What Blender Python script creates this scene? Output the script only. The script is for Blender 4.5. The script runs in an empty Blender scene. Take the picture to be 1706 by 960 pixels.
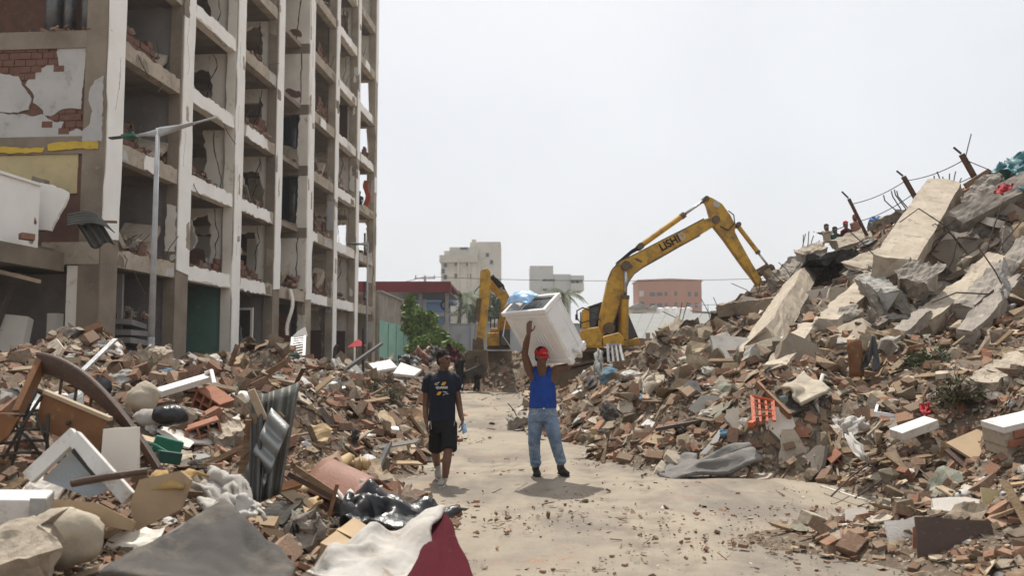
import bpy, bmesh, math, random, re
import numpy as np
from mathutils import Vector, Matrix, Euler, noise
random.seed(7); RNG = np.random.default_rng(7)
SC = bpy.context.scene; COL = SC.collection
R = math.radians; PI = math.pi
# ---------------------------------------------------------------- camera
F, CX, CY, W, H = 1450.0, 853.0, 480.0, 1706.0, 960.0
PITCH = math.atan(110.5 / F); CAMZ = 1.65
cam_d = bpy.data.cameras.new('camera'); cam = bpy.data.objects.new('camera', cam_d); COL.objects.link(cam)
cam_d.sensor_width = 36; cam_d.lens = 36 * F / W
cam.location = (0, 0, CAMZ); cam.rotation_euler = (PI / 2 + PITCH, 0, 0)
cam_d.clip_start = 0.05; cam_d.clip_end = 6000
cam_d.dof.use_dof = True; cam_d.dof.focus_distance = 12.0; cam_d.dof.aperture_fstop = 2.0
SC.camera = cam
# ---------------------------------------------------------------- world, sun, exposure
SUNV = Vector((-0.07, 0.45, 0.89)).normalized()
wd = bpy.data.worlds.new('World'); SC.world = wd; wd.use_nodes = True
nt = wd.node_tree; nt.nodes.clear()
sky = nt.nodes.new('ShaderNodeTexSky'); sky.sky_type = 'NISHITA'; sky.sun_disc = False
sky.sun_elevation = math.asin(SUNV.z); sky.sun_rotation = math.atan2(SUNV.x, SUNV.y)
sky.dust_density = 6; sky.air_density = 1.0; sky.altitude = 10
mixn = nt.nodes.new('ShaderNodeMix'); mixn.data_type = 'RGBA'; mixn.inputs[0].default_value = 0.82
mixn.inputs[7].default_value = (8.95, 9.12, 9.36, 1)
bg = nt.nodes.new('ShaderNodeBackground'); bg.inputs[1].default_value = 0.106
wo = nt.nodes.new('ShaderNodeOutputWorld')
nt.links.new(sky.outputs[0], mixn.inputs[6])
# a thin uneven veil of cloud, all over the sky
tcw = nt.nodes.new('ShaderNodeTexCoord'); nzw = nt.nodes.new('ShaderNodeTexNoise'); nzw.inputs['Scale'].default_value = 1.6; nzw.inputs['Detail'].default_value = 5
mrw = nt.nodes.new('ShaderNodeMapRange'); mrw.inputs[1].default_value = .35; mrw.inputs[2].default_value = .7; mrw.inputs[3].default_value = .58; mrw.inputs[4].default_value = .92
nt.links.new(tcw.outputs['Generated'], nzw.inputs['Vector']); nt.links.new(nzw.outputs[0], mrw.inputs[0]); nt.links.new(mrw.outputs[0], mixn.inputs[0])
nt.links.new(mixn.outputs[2], bg.inputs[0]); nt.links.new(bg.outputs[0], wo.inputs[0])
sun_d = bpy.data.lights.new('sun', 'SUN'); sun = bpy.data.objects.new('sun', sun_d); COL.objects.link(sun)
sun_d.energy = 5.0; sun_d.angle = R(1.0); sun_d.color = (1, .955, .88)
sun.rotation_euler = SUNV.to_track_quat('Z', 'Y').to_euler(); sun.location = (0, 0, 60)
SC.view_settings.view_transform = 'Standard'; SC.view_settings.look = 'None'
SC.view_settings.exposure = 0.0; SC.view_settings.gamma = 1.0
SC.cycles.max_bounces = 8; SC.cycles.diffuse_bounces = 5; SC.cycles.transparent_max_bounces = 8
SC.cycles.sample_clamp_indirect = 6; SC.cycles.use_denoising = True
# ---------------------------------------------------------------- measuring the place
ct, st = math.cos(PITCH), math.sin(PITCH)
def P(px, py, Y):                       # the point at distance Y that the photograph shows at px, py
    u, v = (px - CX) / F, (CY - py) / F
    d = Vector((u, ct - v * st, st + v * ct))
    return Vector((0, 0, CAMZ)) + d * (Y / d.y)
P0 = P
def G(px, py, z=0.0):                   # the point at height z seen at px, py
    u, v = (px - CX) / F, (CY - py) / F
    d = Vector((u, ct - v * st, st + v * ct))
    return Vector((0, 0, CAMZ)) + d * ((z - CAMZ) / d.z)
def proj(X, Y, Z):
    z = Z - CAMZ; dep = Y * ct + z * st; up = -Y * st + z * ct
    return CX + F * X / dep, CY - F * up / dep
# ---------------------------------------------------------------- materials
MATS = {}
def mat(name, c, c2=None, scale=5.0, rough=.85, bump=.3, bscale=40.0, c3=None, s3=18.0, lo=.38, hi=.66, metal=0.0, spec=.3, lo3=.58, hi3=.7, stretch=None):
    if name in MATS: return MATS[name]
    m = bpy.data.materials.new(name); m.use_nodes = True; t = m.node_tree; b = t.nodes['Principled BSDF']
    b.inputs['Roughness'].default_value = rough; b.inputs['Metallic'].default_value = metal
    b.inputs['Specular IOR Level'].default_value = spec
    tc = t.nodes.new('ShaderNodeTexCoord'); oi = t.nodes.new('ShaderNodeObjectInfo'); mp = t.nodes.new('ShaderNodeVectorMath'); mp.operation = 'MULTIPLY_ADD'
    sc_ = t.nodes.new('ShaderNodeVectorMath'); sc_.operation = 'SCALE'; sc_.inputs[0].default_value = (37, 53, 71)
    t.links.new(oi.outputs['Random'], sc_.inputs['Scale'])
    mp.inputs[1].default_value = stretch or (1, 1, 1)
    t.links.new(tc.outputs['Object'], mp.inputs[0]); t.links.new(sc_.outputs[0], mp.inputs[2])
    def nz(s, d=5, r=.6):
        n = t.nodes.new('ShaderNodeTexNoise'); n.inputs['Scale'].default_value = s; n.inputs['Detail'].default_value = d; n.inputs['Roughness'].default_value = r
        t.links.new(mp.outputs[0], n.inputs['Vector']); return n.outputs[0]
    def mr(src, a, bb):
        n = t.nodes.new('ShaderNodeMapRange'); n.inputs[1].default_value = a; n.inputs[2].default_value = bb; t.links.new(src, n.inputs[0]); return n.outputs[0]
    def mx(fac, a, bb):
        n = t.nodes.new('ShaderNodeMix'); n.data_type = 'RGBA'
        t.links.new(fac, n.inputs[0])
        for s, i in ((a, 6), (bb, 7)):
            if isinstance(s, tuple): n.inputs[i].default_value = (*s, 1)
            else: t.links.new(s, n.inputs[i])
        return n.outputs[2]
    c2 = c2 or tuple(x * .7 for x in c)
    col = mx(mr(nz(scale), lo, hi), c, c2)
    if c3: col = mx(mr(nz(s3, 8, .7), lo3, hi3), col, c3)
    t.links.new(col, b.inputs['Base Color'])
    if bump:
        bp = t.nodes.new('ShaderNodeBump'); bp.inputs['Strength'].default_value = bump; bp.inputs['Distance'].default_value = .02
        t.links.new(nz(bscale, 6, .65), bp.inputs['Height']); t.links.new(bp.outputs[0], b.inputs['Normal'])
    MATS[name] = m; return m
def glass(name, c, rough=.1):
    m = bpy.data.materials.new(name); m.use_nodes = True; b = m.node_tree.nodes['Principled BSDF']
    b.inputs['Base Color'].default_value = (*c, 1); b.inputs['Roughness'].default_value = rough; b.inputs['Specular IOR Level'].default_value = .6
    MATS[name] = m; return m
def tinted(name, vertex, bump=.5, bscale=30, rough=.9):      # one material for many pieces, each with its own base colour
    m = bpy.data.materials.new(name); m.use_nodes = True; t = m.node_tree; b = t.nodes['Principled BSDF']
    b.inputs['Roughness'].default_value = rough; b.inputs['Specular IOR Level'].default_value = .2
    tc = t.nodes.new('ShaderNodeTexCoord')
    n = t.nodes.new('ShaderNodeTexNoise'); n.inputs['Scale'].default_value = 9; n.inputs['Detail'].default_value = 8; n.inputs['Roughness'].default_value = .7
    t.links.new(tc.outputs['Object'], n.inputs['Vector'])
    r_ = t.nodes.new('ShaderNodeMapRange'); r_.inputs[1].default_value = .3; r_.inputs[2].default_value = .75; r_.inputs[3].default_value = .65; r_.inputs[4].default_value = 1.25
    t.links.new(n.outputs[0], r_.inputs[0])
    if vertex:
        a = t.nodes.new('ShaderNodeAttribute'); a.attribute_name = 'tint'; src = a.outputs['Color']
    else:
        a = t.nodes.new('ShaderNodeObjectInfo'); src = a.outputs['Color']
    mu = t.nodes.new('ShaderNodeVectorMath'); mu.operation = 'SCALE'; t.links.new(src, mu.inputs[0]); t.links.new(r_.outputs[0], mu.inputs['Scale'])
    # dust of mortar and soil caught on the piece
    n2 = t.nodes.new('ShaderNodeTexNoise'); n2.inputs['Scale'].default_value = 5; n2.inputs['Detail'].default_value = 6
    t.links.new(tc.outputs['Object'], n2.inputs['Vector'])
    r2 = t.nodes.new('ShaderNodeMapRange'); r2.inputs[1].default_value = .5; r2.inputs[2].default_value = .7; r2.inputs[4].default_value = .7; t.links.new(n2.outputs[0], r2.inputs[0])
    mx = t.nodes.new('ShaderNodeMix'); mx.data_type = 'RGBA'; mx.inputs[7].default_value = (.225, .175, .132, 1)
    t.links.new(r2.outputs[0], mx.inputs[0]); t.links.new(mu.outputs[0], mx.inputs[6]); t.links.new(mx.outputs[2], b.inputs['Base Color'])
    bp = t.nodes.new('ShaderNodeBump'); bp.inputs['Strength'].default_value = bump; bp.inputs['Distance'].default_value = .02
    n3 = t.nodes.new('ShaderNodeTexNoise'); n3.inputs['Scale'].default_value = bscale; n3.inputs['Detail'].default_value = 6
    t.links.new(tc.outputs['Object'], n3.inputs['Vector']); t.links.new(n3.outputs[0], bp.inputs['Height']); t.links.new(bp.outputs[0], b.inputs['Normal'])
    MATS[name] = m; return m
mat('concrete', (.29, .255, .215), (.19, .165, .138), 1.2, c3=(.36, .33, .29), s3=5)
mat('concrete_mid', (.40, .335, .255), (.25, .205, .155), 1.0, c3=(.42, .38, .32), s3=4, bump=.5)
mat('concrete_brown', (.265, .215, .16), (.175, .14, .104), 1.0, c3=(.28, .24, .2), s3=4, bump=.5)
mat('concrete_grey', (.33, .315, .29), (.24, .225, .2), 1.5, c3=(.18, .16, .14), s3=6)
mat('concrete_tan', (.44, .375, .29), (.33, .275, .212), 1.6, c3=(.22, .185, .145), s3=4.5, lo3=.54, hi3=.68, bump=.9, bscale=16)
mat('plaster_white', (.87, .845, .80), (.80, .77, .72), 1.1, c3=(.60, .55, .48), s3=2.2, lo3=.64, hi3=.82, bump=.15, bscale=25)
mat('plaster_inner', (.79, .735, .65), (.68, .63, .55), .9, c3=(.42, .36, .29), s3=2.0, bump=.15)
mat('plaster_yellow', (.52, .43, .24), (.44, .36, .2), 1.5, c3=(.36, .3, .2), s3=3)
mat('paint_yellow', (.62, .42, .05), (.5, .34, .06), 3, c3=(.25, .2, .13), s3=6)
mat('paint_green', (.13, .24, .19), (.10, .19, .15), 1.0, c3=(.2, .27, .22), s3=3, rough=.6)
mat('paint_green_pale', (.22, .40, .33), (.18, .33, .27), .8, c3=(.3, .4, .34), s3=3)
mat('clay_brick_old', (.17, .082, .055), (.13, .065, .045), 6, c3=(.2, .14, .11), s3=10)
mat('plaster_shaded', (.47, .455, .44), (.40, .385, .37), 1.1, c3=(.3, .27, .24), s3=2.2, bump=.15)  # same plaster, darkened in its colour for the shaded end wall
mat('clay_brick', (.33, .145, .085), (.25, .11, .07), 6, c3=(.4, .27, .2), s3=12)
mat('brick_wall', (.17, .085, .06), (.12, .065, .048), 4, c3=(.2, .15, .12), s3=8, bump=.6, bscale=14)
mat('rust', (.12, .055, .035), (.07, .04, .03), 8, c3=(.2, .09, .05), rough=.8)
mat('rebar', (.10, .075, .06), (.07, .05, .04), 20, rough=.7, bump=.6, bscale=90)
mat('black_metal', (.025, .024, .023), (.04, .036, .03), 8, rough=.5)
mat('grey_metal', (.38, .39, .40), (.28, .28, .28), 4, c3=(.2, .17, .14), s3=9, rough=.45, metal=.3)
mat('galvanised', (.30, .31, .30), (.19, .19, .18), 3, c3=(.22, .15, .1), s3=7, rough=.5, metal=.5)
mat('duct', (.16, .165, .17), (.1, .1, .1), 3, rough=.35, metal=.6)
mat('pole_grey', (.44, .45, .46), (.36, .36, .36), 3, c3=(.35, .31, .27), s3=6, rough=.5)
mat('wood', (.24, .155, .09), (.16, .1, .06), 3, rough=.7, stretch=(1, 12, 12), bscale=20)
mat('wood_dark', (.07, .036, .021), (.05, .026, .016), 3, rough=.45, spec=.5, c3=(.2, .12, .075), s3=6, stretch=(2, 6, 6))
mat('wood_orange', (.22, .10, .04), (.14, .065, .03), 3, rough=.6, c3=(.3, .2, .12), s3=8)
mat('wood_pale', (.43, .34, .235), (.34, .26, .18), 3, stretch=(1, 8, 8))
mat('cardboard', (.42, .31, .195), (.34, .25, .16), 2.5, c3=(.28, .21, .14), s3=5, rough=.9, bump=.1)
mat('foam_yellow', (.42, .27, .10), (.32, .21, .09), 4, c3=(.2, .14, .08), s3=6)
mat('white_plastic', (.78, .775, .76), (.72, .71, .69), 2, rough=.38, spec=.45, bump=.03, c3=(.5, .47, .42), s3=3, lo3=.55, hi3=.85)
mat('white_worn', (.64, .62, .585), (.55, .53, .49), 3, rough=.5, c3=(.34, .29, .23), s3=7, lo3=.54, hi3=.72, bump=.15)
mat('white_dirty', (.62, .59, .54), (.5, .465, .41), 3, c3=(.33, .28, .22), s3=6)
mat('cloth_white', (.46, .435, .4), (.32, .295, .26), 3, c3=(.25, .2, .15), s3=6, bump=.4, bscale=18)
mat('cloth_beige', (.42, .37, .29), (.32, .27, .2), 4, c3=(.22, .18, .13), s3=6, bump=.4, bscale=18)
mat('cloth_grey', (.075, .068, .061), (.05, .046, .041), 3, c3=(.17, .145, .115), s3=2.2, lo3=.5, hi3=.75, bump=.3, bscale=60)
mat('cloth_mat', (.19, .178, .165), (.13, .12, .108), 3, c3=(.13, .12, .105), s3=5, bump=.5, bscale=18)
mat('cloth_dark', (.075, .068, .06), (.05, .045, .04), 4, c3=(.14, .12, .1), s3=6, bump=.4)
mat('cloth_maroon', (.075, .013, .018), (.065, .011, .016), 3, c3=(.13, .04, .045), s3=5, rough=.9, spec=.05)
mat('cloth_red', (.45, .02, .03), (.3, .02, .025), 4, rough=.7)
mat('tarp_teal', (.035, .15, .165), (.02, .09, .105), 3, rough=.5, bump=.6, bscale=9)
mat('black_plastic', (.014, .014, .015), (.02, .02, .02), 5, rough=.28, spec=.5, bump=.7, bscale=9)
mat('plastic_green', (.02, .15, .09), (.015, .1, .07), 4, rough=.4)
mat('plastic_dark_green', (.012, .06, .045), (.01, .04, .03), 4, rough=.4)
mat('plastic_orange', (.42, .085, .03), (.5, .08, .02), 4, rough=.45)
mat('plastic_blue', (.04, .16, .42), (.03, .1, .3), 5, rough=.4)
mat('plastic_clear_blue', (.42, .60, .80), (.2, .42, .72), 8, rough=.25, spec=.5, bump=.6, bscale=20)
mat('sheet_brown', (.27, .135, .095), (.2, .1, .07), 2, c3=(.4, .28, .23), s3=4, rough=.5)
mat('sheet_tan', (.44, .31, .16), (.34, .24, .12), 2, rough=.6)
mat('rust_tin', (.11, .11, .098), (.075, .07, .06), 2, c3=(.16, .09, .05), s3=4, rough=.55, metal=.3)
mat('roof_red', (.17, .022, .025), (.13, .02, .02), 1, rough=.6)
mat('roof_grey', (.20, .205, .19), (.17, .172, .16), .4, rough=.7, c3=(.27, .24, .2), s3=.8)
mat('wall_blue', (.13, .19, .30), (.1, .16, .25), 1)
mat('wall_grey', (.36, .385, .40), (.3, .32, .33), .5, c3=(.23, .23, .22), s3=1)
mat('tower_beige', (.54, .505, .43), (.42, .39, .33), .12, c3=(.28, .255, .21), s3=.35, bump=0)
mat('tower_grey', (.50, .50, .465), (.42, .42, .39), .12, c3=(.34, .33, .3), s3=.3, bump=0)
mat('tower_brick', (.36, .155, .08), (.31, .135, .072), .2, bump=0)
mat('yellow_paint', (.58, .33, .03), (.46, .25, .026), 2, c3=(.11, .07, .035), s3=2.8, lo3=.47, hi3=.72, rough=.5, spec=.4, bump=.15)
mat('steel', (.55, .55, .54), (.4, .4, .4), 6, rough=.25, metal=.8)
mat('mud_steel', (.15, .105, .065), (.09, .07, .05), 4, c3=(.24, .18, .12), s3=8)
mat('rubber', (.02, .02, .02), (.03, .028, .025), 6)
mat('leaf_light', (.17, .25, .05), (.11, .18, .035), 3, bump=0, rough=.6)
mat('leaf', (.045, .085, .022), (.03, .06, .016), 2, bump=0, rough=.6)
mat('leaf_palm', (.12, .145, .075), (.09, .115, .06), 1, bump=0, rough=.6)
mat('twig', (.09, .065, .045), (.06, .045, .03), 8, bump=.3)
mat('leaf_dry', (.10, .11, .05), (.07, .08, .035), 8, bump=0)
mat('bark', (.16, .13, .1), (.1, .08, .06), 4)
mat('skin', (.135, .066, .04), (.11, .052, .032), 6, rough=.55, bump=.05, spec=.4)
mat('hair', (.012, .010, .009), (.02, .016, .013), 20, bump=.8, bscale=120)
mat('shirt_navy', (.010, .013, .024), (.007, .009, .017), 5, bump=.5, bscale=14)
mat('shorts_black', (.010, .010, .010), (.006, .006, .006), 5, bump=.5, bscale=14)
mat('tank_blue', (.014, .055, .27), (.010, .04, .2), 5, bump=.5, bscale=14)
mat('denim', (.20, .27, .36), (.10, .145, .22), 7, c3=(.36, .39, .42), s3=9, bump=.6, bscale=16)
mat('cap_red', (.52, .012, .02), (.38, .01, .015), 6, bump=.2)
mat('shoe_grey', (.30, .28, .23), (.22, .2, .16), 8)
mat('shoe_dark', (.02, .018, .016), (.035, .03, .025), 8)
mat('shoe_sole', (.45, .43, .4), (.35, .33, .3), 8)
mat('print_white', (.7, .7, .68), (.6, .6, .6), 8, bump=0)
mat('print_gold', (.62, .33, .03), (.5, .27, .03), 8, bump=0)
mat('print_black', (.012, .012, .012), (.02, .02, .02), 8, bump=0)
mat('print_grey', (.45, .44, .4), (.4, .38, .33), 8, bump=0)
mat('eye', (.02, .015, .012), (.02, .015, .012), 8, bump=0, rough=.2)
mat('wire', (.03, .03, .03), (.04, .04, .04), 5, bump=0)
glass('dark_glass', (.015, .018, .02)); glass('window_dark', (.03, .035, .04), .25); glass('lid_glass', (.05, .055, .06), .15)
mat('burnt', (.03, .028, .026), (.05, .045, .04), 3, c3=(.12, .1, .08), s3=5)
tinted('piece', False); tinted('pieces', True)
# ---------------------------------------------------------------- mesh helpers
def V(*a): return Vector(a)
def basis(d, up=V(0, 0, 1)):
    d = d.normalized()
    if abs(d.dot(up)) > .98: up = V(1, 0, 0)
    a = d.cross(up).normalized(); return a, a.cross(d).normalized()
class MB:
    def __init__(s): s.v, s.f, s.m = [], [], []
    def add(s, vs, fs, mi=0):
        o = len(s.v); s.v += [Vector(x) for x in vs]; s.f += [tuple(i + o for i in f) for f in fs]; s.m += [mi] * len(fs); return s
    def box(s, c, d, rot=None, mi=0, taper=1.0):
        x, y, z = d[0] / 2, d[1] / 2, d[2] / 2; t = taper
        vs = [V(-x, -y, -z), V(x, -y, -z), V(x, y, -z), V(-x, y, -z), V(-x * t, -y * t, z), V(x * t, -y * t, z), V(x * t, y * t, z), V(-x * t, y * t, z)]
        if rot is not None:
            M = rot if isinstance(rot, Matrix) else Euler(rot).to_matrix()
            vs = [M @ v for v in vs]
        return s.add([v + Vector(c) for v in vs], [(3, 2, 1, 0), (4, 5, 6, 7), (0, 1, 5, 4), (1, 2, 6, 5), (2, 3, 7, 6), (3, 0, 4, 7)], mi)
    def bar(s, a, b, w, h=None, up=V(0, 0, 1), mi=0):
        a, b = Vector(a), Vector(b); h = h or w; x, y = basis(b - a, Vector(up)); x, y = x * w / 2, y * h / 2
        return s.add([a - x - y, a + x - y, a + x + y, a - x + y, b - x - y, b + x - y, b + x + y, b - x + y],
                     [(0, 1, 2, 3), (7, 6, 5, 4), (4, 5, 1, 0), (5, 6, 2, 1), (6, 7, 3, 2), (7, 4, 0, 3)], mi)
    def prism(s, pts, n, mi=0):                     # a flat outline of 3D points given thickness n (a vector)
        n = Vector(n); k = len(pts); pts = [Vector(p) for p in pts]
        vs = pts + [p + n for p in pts]
        return s.add(vs, [tuple(range(k)), tuple(range(2 * k - 1, k - 1, -1))] + [((i + 1) % k, i, i + k, (i + 1) % k + k) for i in range(k)], mi)
    def tube(s, path, r, seg=8, mi=0, cap=True, flat=1.0):
        path = [Vector(p) for p in path]; n = len(path); rs = r if isinstance(r, (list, tuple)) else [r] * n
        vs, fs = [], []; pa = None
        for i, p in enumerate(path):
            d = path[min(i + 1, n - 1)] - path[max(i - 1, 0)]
            a, b = basis(d) if pa is None else (None, None)
            if pa is not None:
                dd = d.normalized(); a = pa - dd * pa.dot(dd); a = a.normalized() if a.length > 1e-5 else basis(d)[0]; b = a.cross(dd).normalized()
            pa = a
            for k in range(seg):
                t = 2 * PI * k / seg; vs.append(p + (a * math.cos(t) + b * math.sin(t) * flat) * rs[i])
        for i in range(n - 1):
            for k in range(seg):
                k2 = (k + 1) % seg; fs.append((i * seg + k, i * seg + k2, (i + 1) * seg + k2, (i + 1) * seg + k))
        if cap: fs += [tuple(range(seg - 1, -1, -1)), tuple(range((n - 1) * seg, n * seg))]
        return s.add(vs, fs, mi)
    def rings(s, rings, seg=16, mi=0, sq=1.0):          # (centre, x half-axis vector, y half-axis vector)
        vs, fs = [], []
        for c, a, b in rings:
            c, a, b = Vector(c), Vector(a), Vector(b)
            for k in range(seg):
                t = 2 * PI * k / seg; cc, ss = math.cos(t), math.sin(t)
                if sq != 1: cc = math.copysign(abs(cc) ** sq, cc); ss = math.copysign(abs(ss) ** sq, ss)
                vs.append(c + a * cc + b * ss)
        n = len(rings)
        for i in range(n - 1):
            for k in range(seg):
                k2 = (k + 1) % seg; fs.append((i * seg + k, i * seg + k2, (i + 1) * seg + k2, (i + 1) * seg + k))
        fs += [tuple(range(seg - 1, -1, -1)), tuple(range((n - 1) * seg, n * seg))]
        return s.add(vs, fs, mi)
    def ball(s, c, r, seg=12, mi=0, M=None):
        r = r if isinstance(r, (tuple, list)) else (r, r, r); vs, fs = [], []; n = max(4, seg // 2)
        for i in range(1, n):
            for k in range(seg):
                a, b = PI * i / n, 2 * PI * k / seg
                v = V(r[0] * math.sin(a) * math.cos(b), r[1] * math.sin(a) * math.sin(b), r[2] * math.cos(a)); vs.append((M @ v if M else v) + Vector(c))
        t = len(vs); e = V(0, 0, r[2]); e = M @ e if M else e; vs += [Vector(c) + e, Vector(c) - e]
        for i in range(n - 2):
            for k in range(seg):
                k2 = (k + 1) % seg; fs.append((i * seg + k, (i + 1) * seg + k, (i + 1) * seg + k2, i * seg + k2))
        for k in range(seg):
            fs.append((t, k, (k + 1) % seg)); fs.append((t + 1, (n - 2) * seg + (k + 1) % seg, (n - 2) * seg + k))
        return s.add(vs, fs, mi)
    def sheet(s, fn, nu, nv, th=.01, mi=0):           # a curved sheet with real thickness
        g = [[Vector(fn(i / nu, j / nv)) for j in range(nv + 1)] for i in range(nu + 1)]
        top, bot = [], []
        for i in range(nu + 1):
            for j in range(nv + 1):
                a = g[min(i + 1, nu)][j] - g[max(i - 1, 0)][j]; b = g[i][min(j + 1, nv)] - g[i][max(j - 1, 0)]
                n = a.cross(b); n = n.normalized() if n.length > 1e-9 else V(0, 0, 1)
                top.append(g[i][j] + n * th / 2); bot.append(g[i][j] - n * th / 2)
        k = len(top); q = lambda i, j: i * (nv + 1) + j; fs = []
        for i in range(nu):
            for j in range(nv):
                f = (q(i, j), q(i + 1, j), q(i + 1, j + 1), q(i, j + 1)); fs.append(f); fs.append(tuple(x + k for x in reversed(f)))
        rim = [q(i, 0) for i in range(nu)] + [q(nu, j) for j in range(nv)] + [q(i, nv) for i in range(nu, 0, -1)] + [q(0, j) for j in range(nv, 0, -1)]
        for a, b in zip(rim, rim[1:] + rim[:1]): fs.append((b, a, a + k, b + k))
        return s.add(top + bot, fs, mi)
    def build(s, name, m, parent=None, smooth=False, world=True, bevel=0, angle=None, origin=None):
        vs = s.v
        if parent is not None:
            if world:
                Mi = WM(parent).inverted(); vs = [Mi @ v for v in vs]
            loc = V(0, 0, 0)
        else:
            if origin is None:
                lo = [min(v[i] for v in vs) for i in range(3)]; hi = [max(v[i] for v in vs) for i in range(3)]
                loc = V((lo[0] + hi[0]) / 2, (lo[1] + hi[1]) / 2, lo[2])
            else: loc = Vector(origin)
            vs = [v - loc for v in vs]
        me = bpy.data.meshes.new(name); me.from_pydata([tuple(v) for v in vs], [], s.f)
        for x in (m if isinstance(m, (list, tuple)) else [m]): me.materials.append(MATS[x])
        if any(s.m): me.polygons.foreach_set('material_index', s.m)
        if smooth: me.polygons.foreach_set('use_smooth', [True] * len(me.polygons))
        o = bpy.data.objects.new(name, me); COL.objects.link(o); o.parent = parent; o.location = loc
        bm = bmesh.new(); bm.from_mesh(me); bmesh.ops.recalc_face_normals(bm, faces=bm.faces)
        if bevel: bmesh.ops.bevel(bm, geom=[e for e in bm.edges if len(e.link_faces) == 2 and e.calc_face_angle(0) > .6], offset=bevel, segments=2, profile=.5, affect='EDGES')
        bm.to_mesh(me); bm.free()
        return o
def WM(o):
    M = o.matrix_basis.copy()
    while o.parent is not None: o = o.parent; M = o.matrix_basis @ M
    return M
def tag(o, label=None, cat=None, group=None, kind=None):
    if label: o['label'] = label
    if cat: o['category'] = cat; o['kind'] = 'thing'
    if group: o['group'] = group
    if kind: o['kind'] = kind
    return o
def thing(name, loc, label, cat, group=None, rot=(0, 0, 0)):
    o = bpy.data.objects.new(name, None); COL.objects.link(o); o.location = loc; o.rotation_euler = rot; o.empty_display_size = .2
    return tag(o, label, cat, group)
def dup(o, parent=None):
    c = o.copy(); COL.objects.link(c); c.parent = parent
    for ch in list(o.children): dup(ch, c)
    return c
def ragged(pts, amp=.08, step=.25, seed=0, closed=True):     # a broken edge along an outline of 2D points
    rr = random.Random(seed); out = []; n = len(pts)
    for i in range(n if closed else n - 1):
        a, b = Vector(pts[i][:2]), Vector(pts[(i + 1) % n][:2]); L = (b - a).length
        out.append(a)
        if len(pts[i]) > 2 and pts[i][2] == 0: continue       # this edge stays straight
        k = max(1, int(L / step)); nrm = Vector((-(b - a).y, (b - a).x)) / max(L, 1e-6)
        for j in range(1, k):
            out.append(a.lerp(b, (j + rr.uniform(-.25, .25)) / k) + nrm * rr.uniform(-amp, amp))
    return out
# ================================================================ GROUND AND RUBBLE MOUNDS
def vnoise(x, y, s, seed):                        # smooth value noise on arrays
    r = np.random.default_rng(seed).random((64, 64)); x, y = x * s, y * s
    xi, yi = np.floor(x).astype(int), np.floor(y).astype(int); fx, fy = x - xi, y - yi
    fx, fy = fx * fx * (3 - 2 * fx), fy * fy * (3 - 2 * fy); a = lambda i, j: r[(xi + i) % 64, (yi + j) % 64]
    return (a(0, 0) * (1 - fx) + a(1, 0) * fx) * (1 - fy) + (a(0, 1) * (1 - fx) + a(1, 1) * fx) * fy - .5
def seen(lst): return [tuple(P(*q)) for q in lst]
RIGHT = seen([(1000, 640, 19), (1060, 602, 25), (1000, 610, 27), (1150, 640, 16.5), (1150, 700, 13.3), (1300, 640, 13.6), (1300, 560, 20), (1200, 556, 27), (1130, 588, 25),
    (1280, 502, 28), (1330, 452, 28.5), (1370, 428, 29), (1410, 416, 28.5), (1450, 406, 28), (1500, 377, 26), (1600, 328, 24), (1706, 300, 22), (1800, 250, 20.5), (1400, 560, 18), (1400, 650, 13.2), (1340, 500, 26), (1345, 468, 28), (1385, 485, 28.5), (1380, 462, 29.5), (1415, 470, 28.5),
    (1500, 620, 13.2), (1500, 700, 11.2), (1500, 780, 10.2), (1600, 505, 17.8), (1680, 510, 17.8), (1720, 440, 17.5), (1500, 500, 20), (1450, 440, 24), (1600, 600, 13.4), (1700, 600, 12.4), (1650, 720, 10.2),
    (1700, 690, 9.4), (1250, 740, 12.2), (1060, 700, 14.6), (1800, 620, 11), (1450, 895, 7.7), (1600, 815, 8.6), (1650, 870, 7.4), (1706, 840, 7.4), (1706, 745, 8.9), (1850, 800, 7.5), (1560, 900, 7.1), (1760, 920, 6.3)])
RIGHT += [(22, 26, 7), (22, 18, 6.5), (16, 12, 4), (12, 8, 2.4), (9, 6.3, 1.0), (9, 42, 2.2), (16, 42, 3), (22, 40, 3.5), (6, 42, 1.4), (3, 42, .9), (14, 33, 4.6), (20, 32, 6.0), (2.2, 33, .9), (2.4, 27, 1.0), (9, 33, 2.7), (11, 32, 3.6), (7.5, 31.5, 2.2), (5.5, 34, 1.5), (12, 50, .3), (3, 50, .3), (22, 50, .3)]
def toe(lst): return [tuple(G(px, py, -.06)) for px, py in lst]
RIGHT += toe([(938, 748), (1000, 752), (1060, 762), (1100, 797), (1180, 800), (1250, 803), (1330, 815), (1400, 828), (1480, 838), (1540, 838), (1545, 850), (1480, 862), (1400, 868), (1300, 878), (1180, 893), (1160, 905), (1250, 925), (1350, 940), (1480, 962), (1620, 1000), (905, 672), (892, 652)])
RIGHT += [(.5, 17, -.3), (.4, 24, -.2), (.6, 40, -.2), (1.6, 10, -.5), (3.5, 9.6, -.25), (1.2, 7, -.4), (2.6, 6, -.3), (3.5, 5, -.2), (0, 12, -.6), (0, 7, -.7), (4.5, 4, -.2), (0, 30, -.5), (0, 52, -.3)]
LEFT = seen([(30, 606, 12), (110, 640, 11.5), (190, 606, 17), (300, 608, 18.5), (400, 590, 18.5), (440, 606, 20), (480, 612, 21.5), (560, 628, 24), (620, 636, 26), (650, 640, 31), (560, 605, 34), (640, 612, 40),
    (300, 680, 11.3), (500, 700, 12.3), (420, 760, 9.3), (600, 755, 11.8), (200, 760, 7.4), (100, 850, 6.9), (400, 850, 7.5), (250, 945, 6.1), (0, 700, 7.8), (20, 900, 6.4), (130, 800, 7.0), (600, 905, 7.0), (40, 655, 10), (560, 670, 15), (630, 700, 15.5), (690, 930, 6.5)])
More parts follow.
